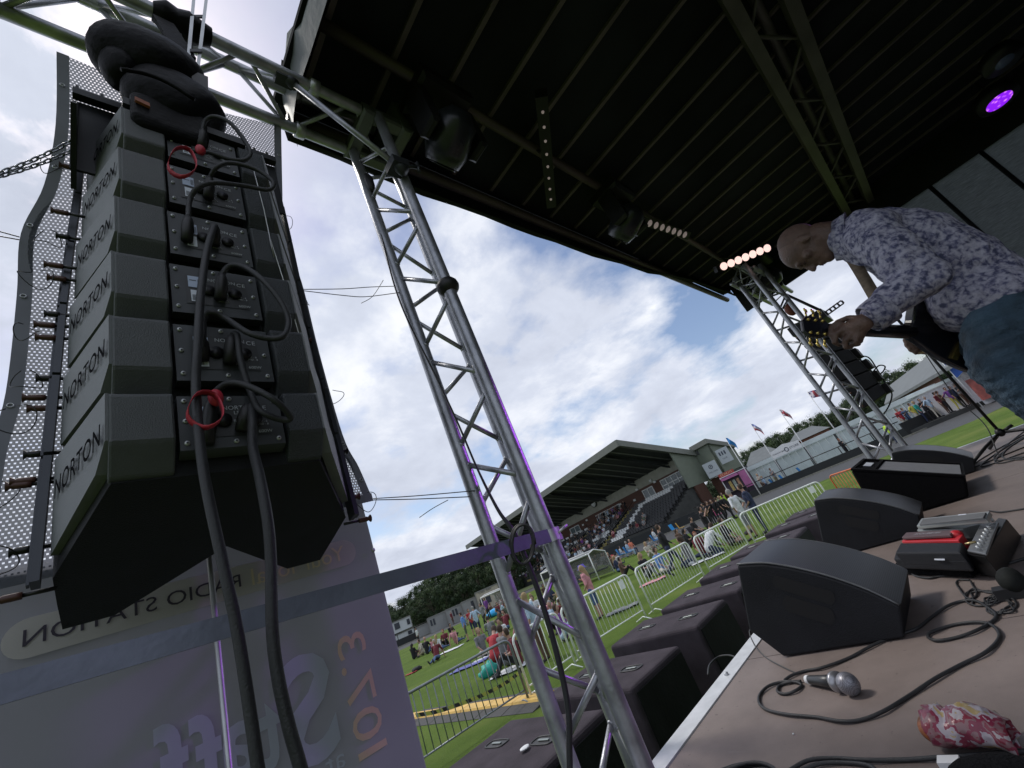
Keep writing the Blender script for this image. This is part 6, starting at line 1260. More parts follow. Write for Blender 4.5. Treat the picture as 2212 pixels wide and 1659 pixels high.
mb = MB(); put_text(mb, 'DONUTS', f0+fx*(Wd*.3)+fn*.13+Vector((0, 0, 1.12)), fx, (0, 0, 1), .3); 
ob('lettering', mb, mat('sign_cream', (.6, .45, .25), .6), fs)
for u, c in ((.2, (.4, .3, .1)), (.35, (.3, .35, .3)), (.5, (.35, .2, .12))):
    ob('stock', fb_(MB(), u, u+.1, .0, .05, -.68, .3), mat('stock_%d' % int(u*100), c, .7, 0, .5, 6), fs)
# white metal terrace shelter
CORR = mat('pale_corrugated_metal', (.58, .65, .66), .5, .1, .07, 1.2)
X0s = 51.0
sh = thing('terrace_shelter', (X0s, 9, GZ), 'long white corrugated metal shelter behind the black boards, with dark raking posts', 'shelter')
ya, yb = pol(71.2, 1).y/pol(71.2, 1).x*X0s, .2
mb = MB(); n = 190; P = [[], []]
for k in range(n+1): y = ya+(yb-ya)*k/n; dx_ = .05*(1 if (k % 8) < 1 else 0); P[0].append(Vector((X0s-dx_, y, GZ))); P[1].append(Vector((X0s-dx_, y, .45)))
mb.grid(P, None, False); mb.box(X0s+.05, X0s+.15, yb, ya, GZ, .5); ob('back_wall', mb, CORR, sh)
mb = MB(); mb.box(X0s-.25, X0s-.1, yb, ya, .45, .88); ob('roof', mb, CORR, sh)
for az_ in (74.1, 77.35, 80.4, 83.2): p = pol(az_, 1); y = p.y/p.x*(X0s-1.6); mb = MB(); mb.box(X0s-1.62, X0s-1.46, y-.09, y+.09, GZ, .42); ob('post', mb, DRK, sh)
mb = MB(); q = thing('long_sign', (49.3, 12, .8), 'long white sign board with a crest on the front edge of the white shelter', 'sign')
ys, ye = pol(74.1, 1), pol(77.2, 1); ys = ys.y/ys.x*49.3; ye = ye.y/ye.x*49.3; mb = MB(); mb.box(49.28, 49.36, ye, ys, .55, 1.25); mb.prism([(0, ys-.3, 1.25), (0, (ys+ye)/2, 1.5), (0, ye+.3, 1.25)], (49.28, 0, 0), (49.36, 0, 0)); ob('board', mb, WHT, q)
mb = MB(); put_text(mb, 'STADIUM BAR', Vector((49.26, ys*.74+ye*.26, .88)), (0, -1, 0), (0, 0, 1), .2); put_text(mb, 'STORE', Vector((49.26, ys*.2+ye*.8, .88)), (0, -1, 0), (0, 0, 1), .3)
mb.tube([(49.26, (ys+ye)/2-.1+.17*math.cos(k*.52), .9+.2*math.sin(k*.52)) for k in range(12)], .03, 5, None, False, True); ob('lettering', mb, mat('notice_ink', (.05, .06, .09)), q)
# second shelter wall behind the people on the right
s2 = thing('terrace_wall', (52, -4, GZ), 'white wall with a pale top rail behind the row of spectators on the right', 'wall')
w0, w1 = pol(85.2, 52), pol(93.5, 49); d = (w1-w0); n_ = Vector((d.y, -d.x, 0)).normalized()
mb = MB(); mb.hexa([Vector((w0.x, w0.y, GZ)), Vector((w1.x, w1.y, GZ)), Vector((w1.x+.2, w1.y, GZ)), Vector((w0.x+.2, w0.y, GZ)), Vector((w0.x, w0.y, .72)), Vector((w1.x, w1.y, .72)), Vector((w1.x+.2, w1.y, .72)), Vector((w0.x+.2, w0.y, .72))]); ob('wall', mb, mat('off_white_wall', (.62, .62, .65), .7, 0, .08), s2)
mb = MB(); mb.hexa([Vector((w0.x-.3, w0.y, .55)), Vector((w1.x-.3, w1.y, .55)), Vector((w1.x-.1, w1.y, .55)), Vector((w0.x-.1, w0.y, .55)), Vector((w0.x-.3, w0.y, .8)), Vector((w1.x-.3, w1.y, .8)), Vector((w1.x-.1, w1.y, .8)), Vector((w0.x-.1, w0.y, .8))]); ob('top_rail', mb, CORR, s2)
bd = thing('clubhouse', pol(88, 60, GZ), 'low building with a plain grey pitched roof over red brick on the right', 'building')
e0, e1_ = pol(85.6, 72, 1.45), pol(91.6, 44, 1.45); r0, r1 = pol(86.9, 84, 3.7), pol(92.3, 56, 3.7)
mb = MB(); mb.add([e0, e1_, r1, r0, e0-Vector((0, 0, .25)), e1_-Vector((0, 0, .25)), r1-Vector((0, 0, .25)), r0-Vector((0, 0, .25))], [(0, 1, 2, 3), (7, 6, 5, 4), (0, 4, 5, 1), (1, 5, 6, 2), (2, 6, 7, 3), (3, 7, 4, 0)]); ob('roof', mb, mat('grey_slate_roof', (.14, .155, .16), .8, 0, .12, .8), bd)
mb = MB(); b0, b1 = pol(86, 72.5), pol(90.3, 50); b0.z = b1.z = 0; mb.hexa([b0+Vector((0, 0, GZ)), b1+Vector((0, 0, GZ)), b1+Vector((3, 0, GZ)), b0+Vector((3, 0, GZ)), b0+Vector((0, 0, 1.3)), b1+Vector((0, 0, 1.3)), b1+Vector((3, 0, 1.3)), b0+Vector((3, 0, 1.3))]); ob('wall', mb, REDB, bd)
def house(az0, az1, d, ze, zr, label, wall):
    t_ = thing('house', pol((az0+az1)/2, d, GZ), label, 'house'); a, b = pol(az0, d), pol(az1, d); u = (b-a).normalized(); n_ = Vector((-u.y, u.x, 0)); n_ = n_ if n_.dot(a) > 0 else -n_; D = 9
    mb = MB(); mb.hexa([p+Vector((0, 0, GZ)) for p in (a, b, b+n_*D, a+n_*D)]+[p+Vector((0, 0, ze)) for p in (a, b, b+n_*D, a+n_*D)]); ob('wall', mb, wall, t_)
    L = (b-a).length; h0, h1 = a+u*L*.28+n_*D/2, b-u*L*.28+n_*D/2
    a_, b_, c_2, d_ = [p+Vector((0, 0, ze)) for p in (a-u*.4-n_*.4, b+u*.4-n_*.4, b+u*.4+n_*(D+.4), a-u*.4+n_*(D+.4))]; h0 = h0+Vector((0, 0, zr)); h1 = h1+Vector((0, 0, zr))
    mb = MB(); mb.add([a_, b_, c_2, d_, h0, h1], [(0, 1, 5, 4), (1, 2, 5), (2, 3, 4, 5), (3, 0, 4), (3, 2, 1, 0)]); ob('roof', mb, mat('grey_slate_roof', (.14, .155, .16)), t_)
house(71.3, 75.2, 95, 1.6, 3.9, 'red brick house with a grey roof behind the left part of the white shelter', REDB)
house(76.2, 80.3, 105, 2.3, 4.1, 'house with a broad grey roof behind the middle of the white shelter', REDB)
# feather flag and red and white food van on the right
ff = thing('feather_flag', pol(91.3, 47, GZ), 'tall blue feather flag with pink lettering on the right', 'flag')
a, b = pol(91.25, 46, .6), pol(91.25, 46, 3.6); mb = MB(); mb.tube([(a.x, a.y, GZ), (b.x, b.y, 3.8)], .03, 6); ob('pole', mb, WHT, ff)
mb = MB(); mb.prism([(0, -.02, .5), (0, -.95, .9), (0, -.98, 3.2), (0, -.6, 3.6), (0, -.02, 3.75)], (a.x-.01, a.y, 0), (a.x+.01, a.y, 0)); ob('sail', mb, mat('flag_blue', (.03, .10, .42), .6, 0, .1, 2), ff)
mb = MB(); put_text(mb, 'Slush', Vector((a.x-.03, a.y-.5, 2.1)), (0, 0, 1), (0, 1, 0), .8); ob('lettering', mb, mat('flag_pink', (.6, .2, .4), .6), ff)
fv = thing('food_van', pol(92.2, 46.5, GZ), 'red and white food van at the far right behind the spectators', 'food van')
mb = MB(); q0, q1 = pol(91.6, 47.6), pol(95.5, 45.5); 
def vb(z0, z1, m, nm, off=0.0):
    mb = MB(); mb.hexa([Vector((q0.x-off, q0.y, z0)), Vector((q1.x-off, q1.y, z0)), Vector((q1.x+2, q1.y, z0)), Vector((q0.x+2, q0.y, z0)), Vector((q0.x-off, q0.y, z1)), Vector((q1.x-off, q1.y, z1)), Vector((q1.x+2, q1.y, z1)), Vector((q0.x+2, q0.y, z1))]); return ob(nm, mb, m, fv)
vb(GZ+.4, .1, mat('van_red', (.28, .07, .06), .5, 0, .5, 1.5), 'body'); vb(.1, .75, mat('van_serving_hatch', (.35, .34, .35), .5, 0, .6, 2.5), 'hatch', -.02); vb(.75, 1.15, mat('van_red', (.28, .07, .06)), 'roof_sign', .1)
# flag poles
def flagpole(px, py, tx, ty, d, label, kind):
    top = at(tx, ty, d=d); t_ = thing('flagpole', (top.x, top.y, GZ), label, 'flagpole', 'flagpoles behind the boards'); h = top.z
    mb = MB(); mb.tube([(top.x, top.y, GZ), (top.x, top.y, h)], [.055, .03], 8); ob('pole', mb, WHT, t_)
    u = Vector((-.15, -1, 0)).normalized(); L, H = 1.05, .72
    P = []
    for i in range(9):
        a = i/8; dr = a*a*(1.0 if kind != 'union' else .35); P.append([Vector((top.x, top.y, h-.08-H*b/6-dr*.8))+u*(L*a*(.55 if kind != 'union' else .9))+Vector((.12*math.sin(a*7+b*.6), 0, 0)) for b in range(7)])
    mb = MB(); C = {'blue': [('fl_blue', (.03, .22, .55))]*3, 'red': [('fl_blueW', (.25, .3, .6)), ('fl_white', (.6, .55, .6)), ('fl_red', (.38, .06, .08))], 'cross': [('fl_white', (.6, .55, .6)), ('fl_red', (.38, .06, .08)), ('fl_white', (.6, .55, .6))], 'union': None}[kind]
    vs = [p for r in P for p in r]; o_ = 0
    mb.v = vs
    for i in range(8):
        for j in range(6):
            if kind == 'union':
                x, y = (i+.5)/8*2-1, (j+.5)/6*2-1
                c = ('fl_red', (.38, .06, .08)) if min(abs(x), abs(y)) < .13 else (('fl_white', (.6, .55, .6)) if abs(abs(x)-abs(y)) < .22 or min(abs(x), abs(y)) < .35 else ('fl_navy', (.03, .04, .25)))
            elif kind == 'cross':
                c = ('fl_red', (.38, .06, .08)) if (i in (3, 4) or j in (2, 3)) else ('fl_white', (.6, .55, .6))
            else: c = C[min(2, j//2)]
            k = mb.mi(mat(c[0], c[1], .7, 0, .05)); a0 = i*7+j; mb.f.append([a0, a0+1, a0+8, a0+7]); mb.m.append(k); mb.sm.append(True)
    ob('flag', mb, None, t_)
flagpole(0, 0, 1566, 945, 49.5, 'flagpole with a drooping light blue flag in front of the clubhouse', 'blue')
flagpole(0, 0, 1621, 915, 49.5, 'flagpole with a drooping red white and blue flag, second from the clubhouse', 'red')
flagpole(0, 0, 1682, 884, 49.5, 'flagpole with a white flag with a red cross, third from the clubhouse', 'cross')
flagpole(0, 0, 1743, 846, 49.5, 'flagpole flying a union flag beside the far tower', 'union')
# cabins on the left
def z6(x, y): return ((1500+x*.18083)*.5486, (2200+y*.18083)*.5486)
def cabin(az0, az1, d, z0, z1, label, m, wins=(), depth=2.6, name='portable_cabin', grp=None):
    t_ = thing(name, pol((az0+az1)/2, d, z0), label, 'cabin', grp); a, b = pol(az0, d), pol(az1, d); u = (b-a).normalized(); n_ = Vector((-u.y, u.x, 0)); n_ = n_ if n_.dot(a) > 0 else -n_; L = (b-a).length
    mb = MB(); mb.hexa([p+Vector((0, 0, z0)) for p in (a, b, b+n_*depth, a+n_*depth)]+[p+Vector((0, 0, z1)) for p in (a, b, b+n_*depth, a+n_*depth)]); ob('shell', mb, m, t_)
    mb = MB()
    for e in (0, 1): mb.obox(a+u*(L*e)-n_*.02+Vector((0, 0, (z0+z1)/2)), u*.05, n_*.05, (0, 0, (z1-z0)/2))
    mb.obox(a+u*L/2-n_*.02+Vector((0, 0, z1)), u*L/2, n_*.06, (0, 0, .06)); ob('frame', mb, mat('cabin_trim', (.2, .2, .19), .6), t_)
    for (f0_, f1_, g0, g1) in wins:
        mb = MB(); mb.obox(a+u*L*(f0_+f1_)/2-n_*.03+Vector((0, 0, z0+(z1-z0)*(g0+g1)/2)), u*L*(f1_-f0_)/2, n_*.02, (0, 0, (z1-z0)*(g1-g0)/2)); ob('window', mb, mat('dark_window', (.03, .035, .05), .2), t_)
    return t_
CW = mat('white_cabin', (.48, .51, .52), .6, 0, .06, 1); CG = mat('grey_cabin', (.27, .28, .275), .7, 0, .08, 1)
cabin(24.3, 27.7, 68, -.45, .93, 'white cabin stacked on top of another at the far left', CW, ((.05, .25, .1, .75), (.45, .62, .3, .85), (.86, .96, .3, .8)))
cabin(24.3, 27.75, 68, GZ, -.62, 'white cabin with fencing, lower one of the stack at the far left', CW, ((.8, .93, .6, .9),))
cabin(27.9, 29.35, 64, GZ, -.75, 'low pale grey cabin next to the white stack', CG); cabin(29.4, 31.5, 62, GZ, -.30, 'grey cabin with a pair of dark windows, left of the middle', CG, ((.12, .22, .45, .85), (.28, .38, .45, .85)))
cabin(31.55, 33.5, 61, GZ, -.25, 'grey cabin with a pair of dark windows behind the man in maroon', CG, ((.4, .5, .45, .85), (.58, .7, .45, .85))); cabin(33.55, 35.3, 60, GZ, -.16, 'plain grey cabin left of the cream stall', CG, ((.62, .82, .35, .85),))
st2 = cabin(35.4, 38.3, 58, GZ, .22, 'cream catering stall with dark red windows under the trees', mat('cream_panel', (.42, .38, .30), .6), ((.1, .3, .3, .62), (.36, .56, .3, .62)))
a = pol(36.6, 57.9, .02); mb = MB(); put_text(mb, 'CAFE  BAR', a+Vector((0, -.06, 0)), (math.cos(R_(36.6)), -math.sin(R_(36.6)), 0), (0, 0, 1), .34); ob('lettering', mb, mat('notice_ink', (.05, .06, .09)), st2)
# team dugouts
def dugout(p, q, h, label, d_=1.6):
    t_ = thing('dugout', (p+q)/2, label, 'dugout', 'team dugouts beside the stand'); u = (q-p).normalized(); n_ = Vector((-u.y, u.x, 0)); n_ = n_ if n_.dot(p) > 0 else -n_; L = (q-p).length
    for e in (0, 1):
        b = p+u*(L*e); mb = MB(); pts = [b, b+Vector((0, 0, h*.93)), b+n_*.6+Vector((0, 0, h)), b+n_*d_+Vector((0, 0, h*.8)), b+n_*d_]; mb.tube(pts, .045, 6); ob('frame', mb, WHT, t_)
    mb = MB(); mb.tube([p+Vector((0, 0, h*.93)), q+Vector((0, 0, h*.93))], .05, 6); mb.tube([p+n_*.6+Vector((0, 0, h)), q+n_*.6+Vector((0, 0, h))], .04, 6); ob('rail', mb, WHT, t_)
    mb = MB(); z = Vector((0, 0, 1)); P = [[b+z*h*.93, b+n_*.6+z*h, b+n_*d_+z*h*.8, b+n_*d_+z*.1] for b in (p+u*L*k/4 for k in range(5))]; mb.grid(P, None, False); o = ob('shell', mb, mat('clear_plastic_shell', (.2, .21, .2), .3, 0, .1, 2, alpha=.5), t_); o.modifiers.new('s', 'SOLIDIFY').thickness = .02
    mb = MB(); mb.obox((p+q)/2+n_*(d_*.75)+z*.45, u*L/2*.95, n_*.2, z*.04); ob('bench', mb, DRK, t_); return t_
dugout(pol(43.6, 33, GZ), pol(49.9, 29.5, GZ), 1.75, 'white framed clear dugout in front of the grandstand, nearer one'); dugout(pol(35.9, 47, GZ), pol(38.4, 44, GZ), 1.75, 'white framed dugout far left beside the cream stall')
# trees: four grown crowns, copied
LEAF = [mat('leaf_dark', (.022, .042, .016), .8, 0, .4, .6), mat('leaf_mid', (.032, .062, .017), .8, 0, .4, .6), mat('leaf_light', (.055, .09, .022), .8, 0, .4, .6)]; BARK = mat('bark', (.07, .055, .04), .9, 0, .3, 4)
def tree_proto(seed, n=6500, w=1.0):
    rr = random.Random(seed); t_ = thing('tree', (0, 0, 0), 'tree', 'tree')
    mb = MB(); mb.tube([(0, 0, 0), (.01, .0, .25), (.0, .01, .5), (0, 0, .8)], [.035, .026, .018, .006], 8)
    for k in range(9):
        a = rr.uniform(0, 6.28); z = .2+.06*k; mb.tube([(0, 0, z), (.12*math.cos(a), .12*math.sin(a), z+.1), (.24*math.cos(a), .24*math.sin(a), z+.16)], [.012, .008, .003], 5)
    ob('trunk', mb, BARK, t_)
    mb = MB(); clumps = []
    for k in range(44):
        a = rr.uniform(0, 6.28); z = rr.uniform(.04, .95); rad = .34*w*math.sin(math.pi*min(1, (z+.05)/1.12))**.7*rr.uniform(.35, 1); clumps.append((Vector((rad*math.cos(a), rad*math.sin(a), z)), rr.uniform(.08, .16), rr.choice([0, 0, 1, 1, 2])))
    for i in range(n):
        c, r, mi_ = clumps[rr.randrange(len(clumps))]; v = Vector((rr.gauss(0, 1), rr.gauss(0, 1), rr.gauss(0, .8))); v = v.normalized()*r*rr.uniform(.55, 1.25); p = c+v; s = rr.uniform(.007, .017)
        nrm = (v.normalized()+Vector((rr.uniform(-.6, .6), rr.uniform(-.6, .6), rr.uniform(-.2, .8)))).normalized(); t1 = nrm.orthogonal().normalized(); t2 = nrm.cross(t1)
        mb.add([p+t1*s, p+t2*s*.8, p-t1*s, p-t2*s*.8], [(0, 1, 2, 3)], LEAF[min(2, max(0, mi_+rr.choice([0, 0, 0, 1, -1])))])
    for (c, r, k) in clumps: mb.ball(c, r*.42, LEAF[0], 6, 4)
    ob('crown', mb, None, t_); return t_
TP = [tree_proto(11), tree_proto(12, w=1.15), tree_proto(13, w=.85), tree_proto(14, w=1.0)]; used = [False]*4
def plant(az_, d, ztop, label, grp, i, wf=.62):
    k = i % 4
    if not used[k]: t_ = TP[k]; used[k] = True
    else: t_ = copy_tree(TP[k])
    t_.location = pol(az_, d, GZ); h = ztop-GZ; t_.scale = (h*wf*1.25, h*wf*1.25, h); t_.rotation_euler = (0, 0, i*1.3); t_['label'] = label; t_['group'] = grp; return t_
tr = random.Random(21); i = 0
Ltop = [(22, .05), (24, .047), (26, .048), (28, .058), (30, .07), (31, .076), (33, .078), (35, .072), (37, .068), (39, .066), (42, .06)]
def interp(T, a):
    for (a0, r0), (a1, r1) in zip(T[:-1], T[1:]):
        if a <= a1: return r0+(r1-r0)*max(0, (a-a0))/(a1-a0)
    return T[-1][1]
def nth(k): return ('first second third fourth fifth sixth seventh eighth ninth tenth eleventh twelfth thirteenth fourteenth fifteenth sixteenth seventeenth eighteenth nineteenth twentieth'.split()+['twenty '+w for w in 'first second third fourth fifth sixth seventh eighth ninth'.split()])[k]
ROWN = {84: 'front', 96: 'middle', 110: 'back', 118: 'front', 140: 'middle', 165: 'back'}
for d in (84, 96, 110):
    cnt = 0
    a = 22+tr.random()
    while a < 43:
        r = interp(Ltop, a); zt = (r+(.018 if d == 84 else 0)*-1)*d*tr.uniform(.86, 1.02); plant(a, d, zt, '%s tree from the left in the %s row of the wood behind the cabins' % (nth(cnt), ROWN[d]), 'trees of the wooded slope on the left', i, .75); cnt += 1; i += 1; a += tr.uniform(1.6, 2.4)*(84/d)
Rtop = [(70, .044), (71.4, .047), (73.3, .0523), (74.8, .0561), (77.5, .054), (79, .052), (80.3, .0577), (82, .058), (84, .062), (86.8, .065), (90.2, .0612), (93, .062)]
for d in (118, 140, 165):
    cnt = 0
    a = 70.3+tr.random()*.5
    while a < 94:
        r = interp(Rtop, a)-(.014 if d == 118 else .005 if d == 140 else 0); plant(a, d, r*d*tr.uniform(.88, 1.03), '%s tree from the left in the %s row of the ridge behind the shelter' % (nth(cnt), ROWN[d]), 'trees of the ridge on the right', i, .7); cnt += 1; i += 1; a += tr.uniform(1.2, 1.9)*(118/d)
for k in range(12):
    plant(45+k*2.2, 130, 130*.028, '%s of the distant trees behind the grandstand from the left' % nth(k), 'distant trees behind the grandstand', i, .9); i += 1
mb = MB(); P = []
for k in range(60):
    a = 20+k*76/59; r = (interp(Ltop, a)*.72 if a < 43 else .02 if a < 69 else interp(Rtop, a)*.66); P.append([pol(a, 112 if a < 60 else 168, GZ), pol(a, 118 if a < 60 else 174, (r*.8)*(118 if a < 60 else 174)), pol(a, 135 if a < 60 else 195, r*(118 if a < 60 else 174)), pol(a, 600, GZ)])
mb.grid(P); ob('hill', mb, mat('wooded_hill_ground', (.02, .035, .012), .95, 0, .5, .08), kind='structure')
# ================================================================ people on the pitch, in the stand and behind the boards
def SKEL(pose):
    J = dict(pel=(0, 0, .92), che=(0, 0, 1.28), nec=(0, .0, 1.46), hea=(0, .02, 1.60), sL=(-.18, 0, 1.41), sR=(.18, 0, 1.41), eL=(-.23, -.02, 1.13), eR=(.23, -.02, 1.13), wL=(-.23, .06, .88), wR=(.23, .06, .88), hL=(-.09, 0, .90), hR=(.09, 0, .90), kL=(-.10, .02, .48), kR=(.10, .02, .48), aL=(-.11, 0, .07), aR=(.11, 0, .07), tL=(-.12, .15, .03), tR=(.12, .15, .03))
    if pose == 'stand_drink': J.update(eR=(.24, .02, 1.14), wR=(.12, .22, 1.30), eL=(-.25, -.03, 1.14), wL=(-.16, .12, 1.02))
    if pose == 'stand_hip': J.update(eL=(-.34, -.08, 1.17), wL=(-.16, .02, .98), eR=(.34, -.08, 1.17), wR=(.16, .02, .98), aL=(-.2, 0, .07), aR=(.18, .05, .07), tL=(-.25, .13, .03), tR=(.22, .18, .03))
    if pose == 'stand_phone': J.update(eL=(-.24, .12, 1.26), wL=(-.06, .26, 1.50), eR=(.24, .12, 1.26), wR=(.06, .26, 1.50))
    if pose == 'walk': J.update(kL=(-.09, .22, .5), aL=(-.1, .3, .09), tL=(-.1, .45, .08), kR=(.1, -.04, .48), aR=(.1, -.34, .12), tR=(.1, -.22, .03), eL=(-.23, -.14, 1.15), wL=(-.22, -.06, .92), eR=(.23, .1, 1.15), wR=(.22, .26, .98))
    if pose == 'hug': J.update(eL=(-.3, .1, 1.3), wL=(-.5, .22, 1.34), eR=(.25, .02, 1.16), wR=(.2, .2, 1.0), hea=(-.03, .04, 1.60))
    if pose.startswith('sit') or pose in ('lean', 'kneel', 'cross'):
        z = .14
        J.update(pel=(0, 0, z), che=(0, .02, z+.38), nec=(0, .03, z+.55), hea=(0, .06, z+.69), sL=(-.18, .02, z+.5), sR=(.18, .02, z+.5), hL=(-.1, .03, z), hR=(.1, .03, z), kL=(-.14, .38, .42), kR=(.14, .38, .42), aL=(-.12, .62, .06), aR=(.12, .62, .06), tL=(-.13, .76, .05), tR=(.13, .76, .05), eL=(-.25, .14, z+.27), eR=(.25, .14, z+.27), wL=(-.1, .36, .40), wR=(.1, .36, .40))
    if pose == 'lean': J.update(che=(0, -.14, .48), nec=(0, -.18, .64), hea=(0, -.14, .79), sL=(-.18, -.17, .6), sR=(.18, -.17, .6), eL=(-.26, -.28, .36), eR=(.26, -.28, .36), wL=(-.25, -.38, .07), wR=(.25, -.38, .07), kL=(-.1, .45, .22), kR=(.1, .42, .12), aL=(-.08, .84, .07), aR=(.1, .86, .07), tL=(-.1, .9, .2), tR=(.14, .92, .2))
    if pose == 'cross': J.update(kL=(-.36, .26, .14), kR=(.36, .26, .14), aL=(.1, .36, .07), aR=(-.1, .40, .07), tL=(.22, .36, .05), tR=(-.22, .38, .05), wL=(-.16, .3, .22), wR=(.16, .3, .22))
    if pose == 'kneel': J.update(pel=(0, -.05, .28), che=(0, .18, .56), nec=(0, .3, .70), hea=(0, .4, .80), sL=(-.17, .26, .66), sR=(.17, .26, .66), hL=(-.1, -.05, .26), hR=(.1, -.05, .26), kL=(-.12, .3, .07), kR=(.12, .3, .07), aL=(-.12, -.16, .06), aR=(.12, -.16, .06), tL=(-.12, -.3, .03), tR=(.12, -.3, .03), eL=(-.22, .42, .42), eR=(.22, .42, .42), wL=(-.14, .56, .2), wR=(.14, .56, .2))
    if pose == 'chair': J.update(pel=(0, 0, .5), che=(0, -.02, .88), nec=(0, -.02, 1.05), hea=(0, .01, 1.2), sL=(-.18, -.02, 1.0), sR=(.18, -.02, 1.0), hL=(-.1, .02, .48), hR=(.1, .02, .48), kL=(-.12, .42, .47), kR=(.12, .42, .47), aL=(-.12, .42, .07), aR=(.12, .42, .07), tL=(-.13, .56, .03), tR=(.13, .56, .03), eL=(-.25, .05, .74), eR=(.25, .05, .74), wL=(-.12, .3, .6), wR=(.12, .3, .6))
    return {k: Vector(v) for k, v in J.items()}
_pp = {}
def person_mesh(pose, legs='long', sleeve='short', longhair=False, skirt=False):
    key = (pose, legs, sleeve, longhair)
    if key in _pp: return _pp[key]
    J = SKEL(pose); caps = []
    def c(a, b, ra, rb, slot): caps.append((J[a] if isinstance(a, str) else a, J[b] if isinstance(b, str) else b, ra, rb, slot))
    up = (J['che']-J['pel']).normalized(); hu = (J['hea']-J['nec']).normalized()
    c('pel', 'che', .135, .15, 1); c(J['che'], J['che']+up*.08, .15, .12, 1); c('sL', 'sR', .07, .07, 1)
    for s in ('L', 'R'):
        c('s'+s, 'e'+s, .055, .042, 1); c('e'+s, 'w'+s, .038, .027, 1 if sleeve == 'long' else 0); c('w'+s, J['w'+s]+(J['w'+s]-J['e'+s]).normalized()*.09, .032, .026, 0)
        c('h'+s, 'k'+s, .09, .062, 2); c('k'+s, 'a'+s, .058, .038, 2 if legs == 'long' else 0); c('a'+s, 't'+s, .042, .036, 3)
    c('nec', 'hea', .055, .06, 0); hc_ = J['hea']+hu*.03; c(hc_-Vector((0, .0, 0)), hc_+hu*.05+Vector((0, -.01, 0)), .083, .088, 4); c(hc_+Vector((0, .035, -.02)), hc_+Vector((0, .04, .03)), .068, .066, 0)
    c(hc_+Vector((0, .10, -.0)), hc_+Vector((0, .105, -.015)), .014, .015, 0)
    if longhair: c(hc_+Vector((0, -.05, .02)), J['nec']+Vector((0, -.09, -.1)), .08, .07, 4)
    B = MB()
    for a, b, ra, rb, sl in caps: capsule(B, a, b, ra, rb, 10)
    me = remesh(B, .022, 1)
    for k in range(5): me.materials.append(None)
    for p in me.polygons:
        q = p.center; best = 9; bs = 0
        for a, b, ra, rb, sl in caps:
            ab = b-a; t = max(0, min(1, (q-a).dot(ab)/max(1e-9, ab.dot(ab)))); d = (q-a-ab*t).length-(ra+(rb-ra)*t)
            if sl == 4 and q.y-a.y > .055 and (q-a).dot(hu) < .06: d += .03
            if d < best: best = d; bs = sl
        p.material_index = bs
    # short sleeves end half way down the upper arm; shorts end above the knee
    _pp[key] = me; return me
PC = {}
def pm_(c):
    k = tuple(round(x, 3) for x in c)
    if k not in PC: PC[k] = mat('cloth_%d' % len(PC), c, .85, 0, .15, 12, .3, 25)
    return PC[k]
SK = [mat('skin_light', (.40, .24, .18), .6, 0, .08), mat('skin_tan', (.28, .16, .11), .6, 0, .08)]; HR = {'brown': mat('hair_brown', (.05, .03, .02), .8), 'blonde': mat('hair_blonde', (.32, .23, .12), .8), 'black': mat('hair_black', (.012, .01, .01), .8), 'grey': mat('hair_grey', (.28, .27, .26), .8), 'bald': SK[0], 'red': mat('hair_red', (.16, .05, .02), .8)}
col = dict(white=(.6, .62, .64), black=(.012, .012, .015), navy=(.02, .03, .07), blue=(.12, .25, .55), pale=(.38, .50, .62), red=(.35, .03, .04), maroon=(.14, .02, .03), pink=(.55, .25, .28), grey=(.2, .21, .22), denim=(.06, .11, .22), khaki=(.22, .20, .12), olive=(.08, .10, .07), purple=(.16, .05, .25), orange=(.65, .2, .12), yellow=(.5, .45, .08), hivis=(.5, .75, .05), teal=(.02, .3, .26), check=(.16, .16, .17), cream=(.45, .42, .36), brown=(.10, .06, .04))
def person(loc, face, pose, h, top, bottom, label, hair='brown', legs='long', sleeve='short', lh=False, grp=None, skin=0):
    me = person_mesh(pose, legs, sleeve, lh); o = bpy.data.objects.new('person', me); COL.objects.link(o); o.location = loc; o.rotation_euler = (0, 0, R_(face)); s = h/1.72; o.scale = (s, s, s)
    ms_l = [SK[skin], pm_(col[top]), pm_(col[bottom]), pm_((.03, .03, .035)), HR[hair]]
    for k, mm in enumerate(ms_l): o.material_slots[k].link = 'OBJECT'; o.material_slots[k].material = mm
    return tag(o, label, 'person', grp)
def Z1(x, y): return ((2100+x*.27125)*.5486, (1850+y*.27125)*.5486)
def Z2(x, y): return ((1520+x*.27125)*.5486, (2250+y*.27125)*.5486)
def Z3(x, y): return ((2650+x*.18083)*.5486, (1750+y*.18083)*.5486)
def Z4(x, y): return ((2900+x*.24108)*.5486, (1600+y*.24108)*.5486)
def Z5(x, y): return ((2550+x*.24864)*.5486, (1950+y*.24864)*.5486)
def MM(x, y): return (1810.4+x*.1984, 685.8+y*.1984)
def g_(q): return at(q[0], q[1], z=GZ+.002)
def S(q, pose, top, bottom, label, face=150, h=None, head=None, **k):
    p = g_(q)
    if head: d = math.hypot(p.x, p.y); h = at(head[0], head[1], d=d).z-GZ; h = max(1.45, min(1.9, h))
    return person(p, face, pose, h or 1.72, top, bottom, label, **k)
S(Z2(1205, 1010), 'stand', 'blue', 'olive', 'man in a light blue polo shirt and olive shorts standing leftmost of the standing group', 60, head=Z2(1110, 590), legs='short', hair='brown')
S(Z2(1300, 930), 'stand_drink', 'red', 'navy', 'person in a dark red top standing between the two men in blue shirts', 170, head=Z2(1210, 540), legs='short')
S(Z2(1385, 945), 'stand_hip', 'pale', 'navy', 'grey haired man in a pale blue shirt and navy shorts seen from behind', -20, head=Z2(1300, 490), legs='short', hair='grey')
S(Z2(1470, 810), 'walk', 'grey', 'black', 'woman in a grey top and black leggings standing right of the standing group', 100, head=Z2(1370, 490))
